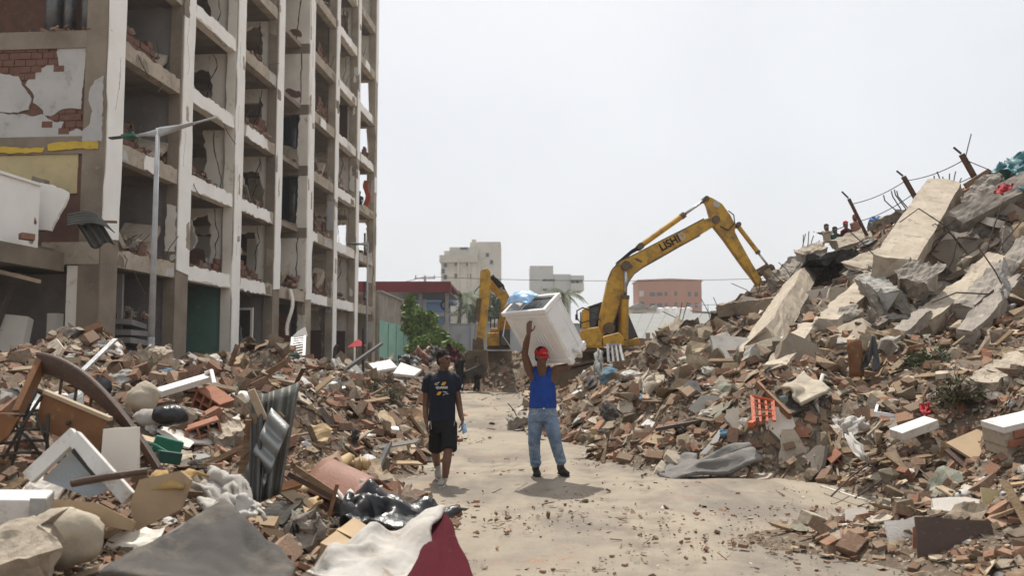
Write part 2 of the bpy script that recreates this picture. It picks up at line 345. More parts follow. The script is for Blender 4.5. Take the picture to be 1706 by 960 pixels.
LEFT += [(-13, 12, 1.25), (-9, 8, 1.3), (-7, 5, .5), (-4, 3.6, .15), (-2.6, 4.3, .2), (-5, 4.4, .3), (-13, 20, .8), (-9, 24, .7), (-8.2, 32, .9), (-7.2, 40, .9), (-16, 20, .7), (-6.5, 48, .5), (-18, 12, 1.0), (-18, 5, .8), (-1.6, 4.3, .2)]
LEFT += toe([(655, 668), (690, 690), (712, 720), (712, 750), (700, 785), (680, 810), (700, 835), (770, 880), (800, 965), (812, 1050), (668, 655), (690, 646)])
LEFT += [(0, 16, -.5), (.2, 10, -.5), (.3, 7.5, -.4), (.3, 5, -.4), (-1.5, 22, -.3), (-2.4, 33, -.2), (-2.5, 42, -.2), (0, 30, -.5), (-4, 55, -.2), (0, 3, -.3)]
FARP = [(-2.6, 46, .8), (-1.0, 47, 1.7), (.6, 47, 1.9), (2.2, 47, 1.6), (-4.5, 47, .7), (-.7, 40.2, 1.35), (.5, 40.1, 1.65), (1.6, 40.3, 1.4), (-3, 41, -.1), (-6, 50, .8), (4.5, 47, 1.2), (0, 38.5, -.1), (-2, 39.6, .0), (-1.5, 38.6, -.2), (-6, 44, .5), (0, 58, -.2), (6, 58, -.2), (-6, 58, -.2), (3, 38, .3), (-5, 39, .2), (6, 41, .6)]
def fit(pts, smooth):
    p = np.array(pts); d = np.linalg.norm(p[:, None, :2] - p[None, :, :2], axis=2)
    A = np.zeros((len(p) + 1,) * 2); A[:-1, :-1] = -d + np.eye(len(p)) * smooth; A[-1, :-1] = A[:-1, -1] = 1
    w = np.linalg.solve(A, np.append(p[:, 2], 0))
    def f(x, y):
        o = np.full(x.shape, w[-1])
        for (px, py, _), k in zip(p, w): o -= k * np.hypot(x - px, y - py)
        return o
    return f
fR, fL, fF = fit(RIGHT, .12), fit(LEFT, .12), fit(FARP, .2)
class Field:
    def __init__(s, f, x0, x1, y0, y1, st, seed):
        s.x0, s.y0, s.st = x0, y0, st; xs, ys = np.arange(x0, x1 + st, st), np.arange(y0, y1 + st, st); s.nx, s.ny = len(xs), len(ys)
        s.X, s.Y = np.meshgrid(xs, ys, indexing='ij'); z = f(s.X, s.Y)
        env = np.clip((z + .05) / .5, 0, 1) * np.where((s.X < 0) & (s.Y < 8), .35, 1)
        z = z + env * (vnoise(s.X, s.Y, .55, seed) * .75 + vnoise(s.X, s.Y, 1.3, seed + 1) * .45 + vnoise(s.X, s.Y, 3.1, seed + 2) * .22) + vnoise(s.X, s.Y, 1.7, seed + 3) * .05
        edge = np.minimum(np.minimum(s.X - x0, x1 - s.X), np.minimum(s.Y - y0, y1 - s.Y)); z = z + env * vnoise(s.X, s.Y, 6.3, seed + 5) * .16; s.Z = np.maximum(np.where(edge < .3, np.minimum(z, z * edge / .3 - .1), z), -.15)
    def h(s, x, y):
        i = np.clip((x - s.x0) / s.st, 0, s.nx - 1.001); j = np.clip((y - s.y0) / s.st, 0, s.ny - 1.001); a, b = i.astype(int), j.astype(int); u, v = i - a, j - b; Z = s.Z
        return (Z[a, b] * (1 - u) + Z[a + 1, b] * u) * (1 - v) + (Z[a, b + 1] * (1 - u) + Z[a + 1, b + 1] * u) * v
    def inside(s, x, y): return (x > s.x0) & (x < s.x0 + s.st * (s.nx - 1)) & (y > s.y0) & (y < s.y0 + s.st * (s.ny - 1))
    def mesh(s, name, m):
        idx = np.arange(s.nx * s.ny).reshape(s.nx, s.ny); q = np.stack([idx[:-1, :-1], idx[1:, :-1], idx[1:, 1:], idx[:-1, 1:]], -1).reshape(-1, 4)
        keep = s.Z.reshape(-1)[q].max(1) > -.04; q = q[keep]
        me = bpy.data.meshes.new(name); me.vertices.add(s.nx * s.ny); me.vertices.foreach_set('co', np.stack([s.X, s.Y, s.Z], -1).reshape(-1))
        me.loops.add(q.size); me.loops.foreach_set('vertex_index', q.reshape(-1).astype(np.int32)); me.polygons.add(len(q)); me.polygons.foreach_set('loop_start', np.arange(0, q.size, 4, dtype=np.int32))
        me.update(calc_edges=True); me.materials.append(MATS[m]); o = bpy.data.objects.new(name, me); COL.objects.link(o); tag(o, kind='structure'); return o
FL = Field(fL, -18, .4, 3.6, 49, .13, 11); FR = Field(fR, .2, 22, 4.2, 49, .13, 31); FF = Field(fF, -6, 6, 38.2, 57, .2, 51)
def height(x, y):
    x, y = np.asarray(x, float), np.asarray(y, float); z = np.zeros(x.shape)
    for f in (FL, FR, FF): z = np.maximum(z, np.where(f.inside(x, y), f.h(x, y), 0))
    return z
def hz(x, y): return float(height(np.array([x]), np.array([y]))[0])
def ray(px, py, y0=4.0, y1=60.0):               # where the line of sight at px, py meets the ground or a mound
    Ys = np.exp(np.linspace(math.log(y0), math.log(y1), 900)); d = P0(px, py, 1.0) - V(0, 0, CAMZ)
    X, Z = d.x * Ys, CAMZ + d.z * Ys; hit = np.nonzero(Z <= height(X, Ys))[0]
    k = hit[0] if len(hit) else -1
    return V(X[k], Ys[k], Z[k])
mat('rubble_soil', (.15, .113, .082), (.09, .07, .053), 2.2, c3=(.27, .225, .175), s3=11, lo3=.5, hi3=.66, bump=1.0, bscale=9, rough=.95, spec=.1)
FL.mesh('rubble_mound', 'rubble_soil'); FR.mesh('rubble_mound', 'rubble_soil'); FF.mesh('rubble_mound', 'rubble_soil')
# ---- the dirt road: one sheet to the horizon, finely divided where it is near
def dirt():
    m = bpy.data.materials.new('dirt_road'); m.use_nodes = True; t = m.node_tree; b = t.nodes['Principled BSDF']; b.inputs['Roughness'].default_value = .95; b.inputs['Specular IOR Level'].default_value = .15
    tc = t.nodes.new('ShaderNodeTexCoord')
    def nz(s, d=6, r=.6, st=(1, 1, 1)):
        mp = t.nodes.new('ShaderNodeMapping'); mp.inputs['Scale'].default_value = st; t.links.new(tc.outputs['Object'], mp.inputs['Vector'])
        n = t.nodes.new('ShaderNodeTexNoise'); n.inputs['Scale'].default_value = s; n.inputs['Detail'].default_value = d; n.inputs['Roughness'].default_value = r; t.links.new(mp.outputs[0], n.inputs['Vector']); return n.outputs[0]
    def mr(src, a, bb, c=0., d=1.):
        n = t.nodes.new('ShaderNodeMapRange'); n.inputs[1].default_value, n.inputs[2].default_value, n.inputs[3].default_value, n.inputs[4].default_value = a, bb, c, d; t.links.new(src, n.inputs[0]); return n.outputs[0]
    def mx(fac, a, bb):
        n = t.nodes.new('ShaderNodeMix'); n.data_type = 'RGBA'; t.links.new(fac, n.inputs[0])
        for s, i in ((a, 6), (bb, 7)):
            if isinstance(s, tuple): n.inputs[i].default_value = (*s, 1)
            else: t.links.new(s, n.inputs[i])
        return n.outputs[2]
    c = mx(mr(nz(.45), .35, .65), (.325, .28, .218), (.275, .238, .187))
    c = mx(mr(nz(.55, 7, .65, (1, .6, 1)), .46, .60, 0, .85), c, (.175, .152, .13))         # darker compacted grey dirt
    c = mx(mr(nz(1.1, 8, .72), .57, .68, 0, .7), c, (.31, .175, .12))                     # brick dust ground into the road
    c = mx(mr(nz(2.4, 3, .5, (1, .12, 1)), .55, .72, 0, .35), c, (.39, .335, .265))         # tyre-smeared pale dust
    c = mx(mr(nz(38, 4, .8), .60, .72, 0, .8), c, (.15, .125, .10))
    c = mx(mr(nz(26, 4, .8, (1.3, 1, 1)), .62, .70, 0, .8), c, (.42, .375, .315))
    t.links.new(c, b.inputs['Base Color'])
    bp = t.nodes.new('ShaderNodeBump'); bp.inputs['Strength'].default_value = .8; bp.inputs['Distance'].default_value = .03; t.links.new(nz(11, 10, .7), bp.inputs['Height']); t.links.new(bp.outputs[0], b.inputs['Normal'])
    MATS['dirt_road'] = m
    a_ = t.nodes.new('ShaderNodeAttribute'); a_.attribute_name = 'track'; mu = t.nodes.new('ShaderNodeMath'); mu.operation = 'MULTIPLY'; t.links.new(a_.outputs['Fac'], mu.inputs[0]); t.links.new(mr(nz(5, 6, .7), .3, .6, .35, 1.), mu.inputs[1]); c = mx(mu.outputs[0], c, (.185, .155, .125)); t.links.new(c, b.inputs['Base Color'])
dirt()
xs = np.unique(np.concatenate([[-3000, -800, -200, -60, -25], np.arange(-12, -4, .25), np.arange(-4, 7, .1), np.arange(7, 12.01, .25), [25, 60, 200, 800, 3000]]))
ys = np.unique(np.concatenate([[-3000, -400, -60, -10], np.arange(2, 50.01, .2), [60, 90, 150, 400, 1200, 4500]]))
GX, GY = np.meshgrid(xs, ys, indexing='ij'); near = ((np.abs(GX) < 11.5) & (GY > 2.5) & (GY < 49.5)).astype(float)
rut = np.exp(-((GX + .35 + .01 * GY) / .22) ** 2) + np.exp(-((GX - 1.25 - .008 * GY) / .22) ** 2)
trk = np.zeros(GX.shape)
for x_, k_, a_, w_, s_ in ((-.45, .0, .18, .2, 1), (1.25, .0, .18, .2, 1), (.25, -.03, .5, .17, .8), (1.75, -.03, .5, .17, .8), (-1.0, .045, .25, .15, .6), (.4, .055, .3, .15, .6), (2.6, -.06, .6, .2, .7)):
    cxl = x_ + k_ * (GY - 10) + a_ * np.sin(GY * .23 + x_ * 2); trk = np.maximum(trk, s_ * np.exp(-((GX - cxl) / w_) ** 4) * (.55 + .45 * np.sign(np.sin(GY * 21 + np.abs(GX - cxl) * 9))) * np.clip(.5 + 2.2 * vnoise(GX, GY, .45, 77), 0, 1))
trk *= near
GZ = near * (vnoise(GX, GY, .8, 5) * .05 + vnoise(GX, GY, 2.1, 6) * .03 - rut * .02) - trk * .018
ii = np.arange(GX.size).reshape(GX.shape); q = np.stack([ii[:-1, :-1], ii[1:, :-1], ii[1:, 1:], ii[:-1, 1:]], -1).reshape(-1, 4)
me = bpy.data.meshes.new('ground'); me.from_pydata(np.stack([GX, GY, GZ], -1).reshape(-1, 3).tolist(), [], q.tolist()); me.materials.append(MATS['dirt_road'])
me.polygons.foreach_set('use_smooth', [True] * len(me.polygons)); at_ = me.attributes.new('track', 'FLOAT', 'POINT'); at_.data.foreach_set('value', np.clip(trk, 0, 1).reshape(-1)); go = bpy.data.objects.new('ground', me); COL.objects.link(go); tag(go, kind='structure')

# ================================================================ LOOSE RUBBLE
def tri_mesh(bm):
    bmesh.ops.triangulate(bm, faces=bm.faces); bm.verts.index_update()
    v = np.array([x.co[:] for x in bm.verts]); f = np.array([[a.index for a in g.verts] for g in bm.faces]); bm.free(); return v, f
def hull(pts):
    bm = bmesh.new()
    for p in pts: bm.verts.new(p)
    r = bmesh.ops.convex_hull(bm, input=bm.verts); bmesh.ops.delete(bm, geom=list({g for g in r['geom_interior'] + r['geom_unused'] if isinstance(g, bmesh.types.BMVert)}), context='VERTS')
    bmesh.ops.recalc_face_normals(bm, faces=bm.faces); return tri_mesh(bm)
def t_brick(r):
    a, b, c = .5, r.uniform(.26, .4), r.uniform(.14, .24); pts = []
    for sx in (-1, 1):
        for sy in (-1, 1):
            for sz in (-1, 1):
                k = 1 if sx < 0 else r.uniform(.5, 1.05); pts.append((sx * a * k, sy * b * r.uniform(.93, 1.03), sz * c * r.uniform(.95, 1.03)))
    return hull(pts)
def t_chunk(r):
    s = (r.uniform(.7, 1), r.uniform(.6, .9), r.uniform(.4, .75)); pts = []
    for _ in range(r.randint(8, 11)):
        v = Vector((r.gauss(0, 1), r.gauss(0, 1), r.gauss(0, 1))).normalized(); k = 1 / max(abs(v.x), abs(v.y), abs(v.z)) ** .55
        pts.append(tuple(v[i] * k * .42 * s[i] * r.uniform(.85, 1.1) for i in range(3)))
    return hull(pts)
def t_slab(r, th):
    n = r.randint(5, 8); a0 = r.random() * 6; top = []
    for i in range(n):
        a = a0 + 2 * PI * (i + r.uniform(-.3, .3)) / n; k = r.uniform(.34, .55); top.append((math.cos(a) * k, math.sin(a) * k * .75))
    bm = bmesh.new(); lo = [bm.verts.new((x * r.uniform(.86, 1.04), y * r.uniform(.86, 1.04), -th)) for x, y in top]; hi = [bm.verts.new((x, y, th)) for x, y in top]
    bm.faces.new(hi); bm.faces.new(lo[::-1])
    for i in range(n): j = (i + 1) % n; bm.faces.new((lo[i], lo[j], hi[j], hi[i]))
    bmesh.ops.recalc_face_normals(bm, faces=bm.faces); return tri_mesh(bm)
def t_plank(r):
    w, h = r.uniform(.03, .075), r.uniform(.012, .035); pts = []
    for sx in (-1, 1):
        for sy in (-1, 1):
            for sz in (-1, 1): pts.append((sx * .5 + r.uniform(-.06, .06), sy * w, sz * h))
    return hull(pts)
def t_bag(r, sub=1):
    bm = bmesh.new(); bmesh.ops.create_icosphere(bm, subdivisions=sub, radius=.5); o = V(r.random() * 50, r.random() * 50, 3)
    for v in bm.verts:
        k = 1 + .9 * noise.noise(v.co * 2.2 + o) + .35 * abs(noise.noise(v.co * 5 + o)) + .3 * abs(noise.noise(v.co * 11 + o)) - .15; v.co = V(v.co.x * k, v.co.y * k * .7, v.co.z * k * .36)
    return tri_mesh(bm)
def t_sheet(r, n=2):
    bm = bmesh.new(); o = V(r.random() * 50, r.random() * 50, 9); g = []
    for i in range(n + 1):
        for j in range(n + 1):
            x, y = i / n - .5, j / n - .5; p = V(x, y * .8, 0); g.append(bm.verts.new(p + V(.1 * noise.noise(p * 3 + o), .1 * noise.noise(p * 3 - o), .28 * noise.noise(p * 2.2 + o))))
    for i in range(n):
        for j in range(n): a = i * (n + 1) + j; bm.faces.new((g[a], g[a + n + 1], g[a + n + 2], g[a + 1]))
    r_ = bmesh.ops.extrude_face_region(bm, geom=bm.faces[:])
    for v in r_['geom']:
        if isinstance(v, bmesh.types.BMVert): v.co.z += .012
    bmesh.ops.recalc_face_normals(bm, faces=bm.faces); return tri_mesh(bm)
KINDS_ = {   # maker, variants, share, colours (base colours of the thing itself)
    'brick_fragment': (t_brick, 7, .27, [(.27, .135, .09), (.22, .12, .085), (.32, .19, .135), (.29, .16, .11), (.34, .245, .185), (.19, .12, .09)], 1.0),
    'concrete_chunk': (t_chunk, 9, .14, [(.30, .265, .22), (.24, .205, .165), (.36, .32, .26), (.20, .17, .135), (.40, .35, .285), (.285, .225, .165)], 1.15),
    'plaster_slab': (lambda r: t_slab(r, r.uniform(.025, .06)), 8, .21, [(.52, .48, .41), (.43, .38, .31), (.58, .54, .48), (.44, .36, .26), (.36, .31, .25)], 1.25),
    'roof_tile_shard': (lambda r: t_slab(r, r.uniform(.03, .05)), 6, .16, [(.33, .19, .135), (.27, .14, .095), (.38, .26, .2), (.31, .21, .16)], 1.0),
    'wood_plank': (t_plank, 6, .13, [(.27, .185, .115), (.18, .11, .065), (.36, .27, .18), (.12, .075, .05), (.3, .25, .2)], 2.2),
    'crumpled_bag': (t_bag, 6, .045, [(.68, .66, .62), (.55, .52, .47), (.62, .6, .56), (.06, .055, .05), (.45, .43, .38), (.62, .62, .64), (.07, .06, .055), (.34, .33, .31), (.62, .6, .57), (.12, .22, .3)], .95),
    'crumpled_sheet': (t_sheet, 6, .095, [(.42, .36, .27), (.34, .26, .17), (.5, .47, .42), (.22, .19, .16), (.13, .11, .09), (.30, .22, .145), (.28, .33, .3)], 1.35)}
KL = list(KINDS_)
TPL = {k: [KINDS_[k][0](random.Random(hash_ * 31 + i * 7 + 3)) for i in range(KINDS_[k][1])] for hash_, k in enumerate(KL)}
TME = {}
for k in KL:
    TME[k] = []
    for q, (v, f) in enumerate(TPL[k]):
        if k == 'crumpled_bag': v, f = t_bag(random.Random(900 + q), 3)      # the ones seen largest are finer
        if k == 'crumpled_sheet': v, f = t_sheet(random.Random(700 + q), 6)
        me = bpy.data.meshes.new(k); me.from_pydata(v.tolist(), [], f.tolist()); me.materials.append(MATS['piece'])
        TME[k].append(me)
def rots(n, tilt, rng):
    """random turn about z, then a tilt; tilt may be an array"""
    a = rng.uniform(0, 2 * PI, n); b = rng.uniform(0, 2 * PI, n); t = np.abs(rng.normal(0, 1, n)) * tilt
    ca, sa = np.cos(a), np.sin(a); Z = np.zeros(n); O = np.ones(n)
    Ra = np.stack([ca, -sa, Z, sa, ca, Z, Z, Z, O], -1).reshape(n, 3, 3)
    ax, ay = np.cos(b), np.sin(b); c, s = np.cos(t), np.sin(t); C = 1 - c
    Rt = np.stack([c + ax * ax * C, ax * ay * C, ay * s, ax * ay * C, c + ay * ay * C, -ax * s, -ay * s, ax * s, c], -1).reshape(n, 3, 3)
    return Rt @ Ra
def align(nr):                                   # turn z to the surface normal
    n = len(nr); x, y, z = nr.T; k = 1 / (1 + z); return np.stack([1 - x * x * k, -x * y * k, x, -x * y * k, 1 - y * y * k, y, -x, -y, z], -1).reshape(n, 3, 3)
def normals(x, y):
    e = .12; zx = (height(x + e, y) - height(x - e, y)) / (2 * e); zy = (height(x, y + e) - height(x, y - e)) / (2 * e); n = np.stack([-zx, -zy, np.ones_like(zx)], -1); return n / np.linalg.norm(n, axis=1, keepdims=True)
def zone(x, y):
    if y > 38.5 and -6 < x < 6: return 'far'
    if x < -.2 and hz(x, y) > .04: return 'heap' if y < 9 else 'left'
    if hz(x, y) > .04 and x >= -.2: return 'spur' if y < 9.5 else ('slope' if y < 19 else 'upper')
    return 'road'
ZN = {'far': 'the low rubble bank at the far road end', 'heap': 'the junk heap in the near left corner', 'left': 'the rubble mound in front of the ruined block',
      'spur': 'the low rubble spur at the near right corner', 'slope': 'the lower slope of the big rubble mound', 'upper': 'the upper slope of the big rubble mound', 'road': 'the open dirt road'}
WORD = {'brick_fragment': ('broken brick fragment', 'brick', 'brick fragments'), 'concrete_chunk': ('rough dusty concrete chunk', 'concrete chunk', 'concrete chunks'), 'plaster_slab': ('flat broken plaster slab', 'slab', 'plaster slabs'),
        'roof_tile_shard': ('thin clay tile shard', 'tile shard', 'tile shards'), 'wood_plank': ('splintered loose wood plank', 'plank', 'wood planks'), 'crumpled_bag': ('crumpled plastic bag', 'bag', 'crumpled bags'), 'crumpled_sheet': ('bent torn sheet', 'sheet', 'torn sheets')}
HUES = {'brick_fragment': ['rusty red', 'dark red', 'pale dusty', 'orange brown', 'pinkish', 'dark brown'], 'concrete_chunk': ['tan grey', 'brownish', 'light grey', 'dark', 'pale', 'yellowish'], 'plaster_slab': ['cream', 'tan', 'whitish', 'ochre', 'greyish'],
        'roof_tile_shard': ['orange', 'deep red', 'pale pink', 'sandy'], 'wood_plank': ['mid brown', 'dark brown', 'pale', 'blackish', 'greyed'], 'crumpled_bag': ['white', 'off white', 'dull white', 'black', 'greyish', 'bluish white', 'dark', 'grey', 'milky', 'blue'], 'crumpled_sheet': ['tan', 'brown', 'light grey', 'dark grey', 'blackish', 'reddish brown', 'grey green']}
NOGO = []     # (x, y, radius): spots kept clear of large pieces because a big object stands there
def scatter():
    rng = np.random.default_rng(21); N0 = 600000
    Y = np.exp(rng.uniform(math.log(4.2), math.log(50), N0)); crumb = np.zeros(N0, bool); X = rng.uniform(-.72, .78, N0) * Y      # density falls off with distance from the road's near end
    z = height(X, Y); ground = z < .03
    hl = np.stack([height(X + dx, Y + dy) for dx, dy in ((.35, 0), (-.35, 0), (0, .5), (0, -.5))]).max(0)
    hl2 = np.stack([height(X + dx, Y + dy) for dx, dy in ((.9, 0), (-.9, 0), (0, 1.1), (0, -1.1))]).max(0)
    keep = rng.random(N0) < np.where(~ground, .27, np.where(hl > .06, .06, np.where(hl2 > .05, .055, .024) * .62 * np.clip(.15 + 5.5 * (vnoise(X, Y, 1.3, 91) + .6 * vnoise(X, Y, 3.4, 92)), .08, 2.6)))
    keep &= ~((X < -8.2 - .0) & (Y > 24.2) & (X < -10.9 + .08 * (Y - 24.6)))
    for cx_, cy_, rx_, ry_, m_ in ((1190, 872, .95, .55, 260), (1130, 808, .5, .35, 110), (1290, 905, .8, .4, 160), (1440, 850, .9, .3, 120), (760, 870, .5, .5, 50), (1000, 700, .5, 1.2, 60)):
        g = G(cx_, cy_); at_ = rng.integers(0, N0, m_); X[at_] = g.x + rng.normal(0, rx_, m_); Y[at_] = g.y + rng.normal(0, ry_, m_); z[at_] = height(X[at_], Y[at_]); ground[at_] = z[at_] < .03; hl[at_] = .05; keep[at_] = True; crumb[at_] = True
    keep &= ~((np.abs(X - .42) < .45) & (np.abs(Y - 11.75) < .6)) & ~((np.abs(X + .9) < .35) & (np.abs(Y - 11.1) < .7))
    crumb = crumb[keep]
    X, Y, z, ground, hl = X[keep], Y[keep], z[keep], ground[keep], hl[keep]; n = len(X)
    px = np.exp(rng.normal(math.log(4.7), .78, n)); px = np.where(rng.random(n) < .05, rng.uniform(16, 46, n), px); px = np.clip(px, 2.4, 52)
    px = np.where(ground, np.clip(px * np.where(hl > .06, .8, .45), 2, np.where(hl > .06, 20, 9)), px)
    kd = rng.choice(len(KL), n, p=np.array([KINDS_[k][2] for k in KL]) / sum(KINDS_[k][2] for k in KL))
    kf = np.array([KINDS_[k][4] for k in KL])[kd]; kd = np.where(crumb, np.where(rng.random(n) < .75, 3, 0), kd); px = np.where(crumb, np.clip(np.exp(rng.normal(math.log(3.6), .55, n)), 2.2, 15), px); px = np.where(ground & (kd == 1), np.minimum(px, 8), px); kf = np.array([KINDS_[k][4] for k in KL])[kd]; size = px * np.clip(Y, 5.8, 24) / F * kf * 1.15; size = np.minimum(size, np.where(kd == 0, .27, .85))
    nr = normals(X, Y); tilt = np.array([.6, 1.2, .45, .5, .4, .6, .5])[kd]
    RM = align(nr) @ rots(n, tilt, rng)
    th = np.array([.18, .25, .05, .05, .04, .2, .06])[kd]
    loc = np.stack([X, Y, np.where(ground, 0, z)], -1) + nr * (size * (th * .8 + rng.uniform(-.02, .07, n)))[:, None]
    ncol = np.array([len(KINDS_[k][3]) for k in KL])[kd]; ci = (rng.random(n) * ncol).astype(int)
    tint = np.array([KINDS_[KL[a]][3][b] for a, b in zip(kd, ci)]) * rng.uniform(.38, 1.22, (n, 1)) * np.array([1.05, .98, .88]); dm = rng.beta(1.2, 2.2, (n, 1)) * .62; tint = np.clip(tint * (1 - dm) + np.where((X < 0)[:, None], np.array([.22, .155, .112]), np.array([.30, .232, .158])) * dm, 0, .8); tint = np.where((kd == 5)[:, None], np.clip(np.array([KINDS_[KL[a]][3][b] for a, b in zip(kd, ci)]), 0, .8), tint)
    ux, uy = proj(loc[:, 0], loc[:, 1], loc[:, 2]); psz = size * F / Y
    vis = (ux > 6) & (ux < 1700) & (uy < 955) & (uy > 240)
    for tt in np.linspace(.35, .97, 26): vis &= height(X * tt, Y * tt) < (CAMZ + (loc[:, 2] + size * .25 - CAMZ) * tt)
    single = np.zeros(n, bool); cap = {'brick_fragment': 270, 'concrete_chunk': 285, 'plaster_slab': 265, 'roof_tile_shard': 190, 'wood_plank': 200, 'crumpled_bag': 110, 'crumpled_sheet': 170}
    clear = np.ones(n, bool)
    for a, b, r in NOGO: clear &= np.hypot(X - a, Y - b) > r
    big_bad = ~clear & (psz > 30)
    for i, k in enumerate(KL):
        c = np.nonzero((kd == i) & vis & ~big_bad)[0]; c = c[np.argsort(-psz[c] / KINDS_[k][4])][:cap[k]]; single[c] = True
    cnt = {}; LM, LP = [], []
    for o in bpy.data.objects:                     # the named things pieces can lie beside
        if o.parent is None and o.get('label') and o.get('category') and not o.get('group') and o.get('category') not in ('building', 'tree', 'wire', 'wall', 'rebar'):
            ph = re.split(r' (?:lying|standing|leaning|hanging|sticking|in|on|at|with|before|beside|behind|below|under|sloping|slanting|slanted|tipped|from|of|that|right|left|beneath|propped|wedged|among|between|across|walking|carrying|jutting|sliding|split|looping|rising|curling|arching|filling|cut|torn|stretched|down|bunched|spread|along|above|tucked|dangling|above|trailing|crowding|reaching|slanting|farther|leaning|near|to|where|placed|cut|seen|like|tangled|squeezed|glimpsed|carrying|crossing|strung)(?: |$)', o['label'])[0]
            if 2 <= len(ph.split()) <= 7 and not ph.startswith('person'): LM.append(tuple(o.matrix_basis.translation)); LP.append(ph)
    LM = np.array(LM)
    for i in np.nonzero(single)[0]:
        k = KL[kd[i]]; o = bpy.data.objects.new(k, TME[k][i % len(TME[k])]); COL.objects.link(o)
        M = Matrix(RM[i].tolist()).to_4x4(); s = size[i]; o.matrix_basis = Matrix.Translation(loc[i].tolist()) @ M @ Matrix.Diagonal((s, s, s, 1))
        o.color = (*tint[i].tolist(), 1); zn = zone(X[i], Y[i]); w = WORD[k]
        lum = tint[i].mean(); shade = 'dark ' if lum < .13 else ('whitish ' if lum > .47 else '')
        hue = HUES[k][ci[i]]; where = f'on {ZN[zn]}'
        if len(LM):
            dd = np.linalg.norm(LM - loc[i], axis=1) / max(.8, Y[i] * .055); jn = int(dd.argmin())
            if dd[jn] < 1.0: where = f'beside the {LP[jn]}'
        tag(o, f"{hue} {w[0]} {where}", w[1], f"{hue} {w[2]} {where}"); cnt[k] = cnt.get(k, 0) + 1
    rest = ~single & ~big_bad
    for side, sel, nm in (('l', rest & (X < .1), 'small_rubble'), ('r', rest & (X >= .1), 'small_rubble')):
        vs, fs, cs = [], [], []; off = 0
        for i, k in enumerate(KL):
            for t, (tv, tf) in enumerate(TPL[k]):
                c = np.nonzero(sel & (kd == i) & (np.arange(n) % len(TPL[k]) == t))[0]
                if not len(c): continue
                p = np.einsum('nij,vj->nvi', RM[c], tv) * size[c][:, None, None] + loc[c][:, None, :]
                vs.append(p.reshape(-1, 3)); fs.append((tf[None] + (np.arange(len(c)) * len(tv))[:, None, None] + off).reshape(-1, 3)); off += len(c) * len(tv)
                cs.append(np.repeat(tint[c], len(tv), 0))
        vs, fs, cs = np.concatenate(vs), np.concatenate(fs), np.concatenate(cs)
        me = bpy.data.meshes.new(nm); me.vertices.add(len(vs)); me.vertices.foreach_set('co', vs.reshape(-1)); me.loops.add(fs.size); me.loops.foreach_set('vertex_index', fs.reshape(-1).astype(np.int32))
        me.polygons.add(len(fs)); me.polygons.foreach_set('loop_start', np.arange(0, fs.size, 3, dtype=np.int32)); me.polygons.foreach_set('use_smooth', np.zeros(len(fs), bool)); me.update(calc_edges=True)
        at = me.color_attributes.new('tint', 'FLOAT_COLOR', 'POINT'); at.data.foreach_set('color', np.concatenate([cs, np.ones((len(cs), 1))], 1).reshape(-1)); me.materials.append(MATS['pieces'])
        o = bpy.data.objects.new(nm, me); COL.objects.link(o); tag(o, 'loose small rubble of brick, plaster and wood ' + ('heaped on the building side of the road' if side == 'l' else 'covering the big mound and its road edge'), 'rubble', None, 'stuff')
        print('small rubble', side, len(fs), file=__import__('sys').stderr)
    print('individuals', cnt, 'of', n)
# ================================================================ THE RUINED APARTMENT BLOCK
C0 = V(-11.3, 24.6, 0)
BLK = thing('ruined_apartment_block', C0, 'gutted concrete apartment block with bare frame, torn white plaster and open rooms beside the road', 'building', rot=(0, 0, math.atan2(.9968, .0802)))
mat('wall_shade', (.25, .23, .22), (.19, .175, .165), 1, c3=(.28, .25, .22), s3=3)  # wall grey whose colour carries the shade of the deep near bay
ZB = [4.14, 7.24, 10.28, 13.3, 16.35, 19.4, 22.45, 25.5]; BH = .5; PC = 4.47
cs = [-.28 + PC * k for k in range(8)]; CWD = [.9, .92, .86, .82, .9, .7, .72, .7]
def lb(name, m, s0, s1, d0, d1, z0, z1, parent=None, bevel=0):
    o = MB().box(((s0 + s1) / 2, (d0 + d1) / 2, (z0 + z1) / 2), (s1 - s0, d1 - d0, z1 - z0)).build(name, m, parent or BLK, world=False, bevel=bevel); return o
def facing(pts, s, th):                 # outline in (d, z) on a wall that looks towards the camera, thickness th behind it
    return MB().prism([(s, p[0], p[1]) for p in pts], (th, 0, 0))
def front(pts, d, th):                  # outline in (s, z) on the street face, thickness th proud of it
    return MB().prism([(p[0], d, p[1]) for p in pts], (0, -th, 0))
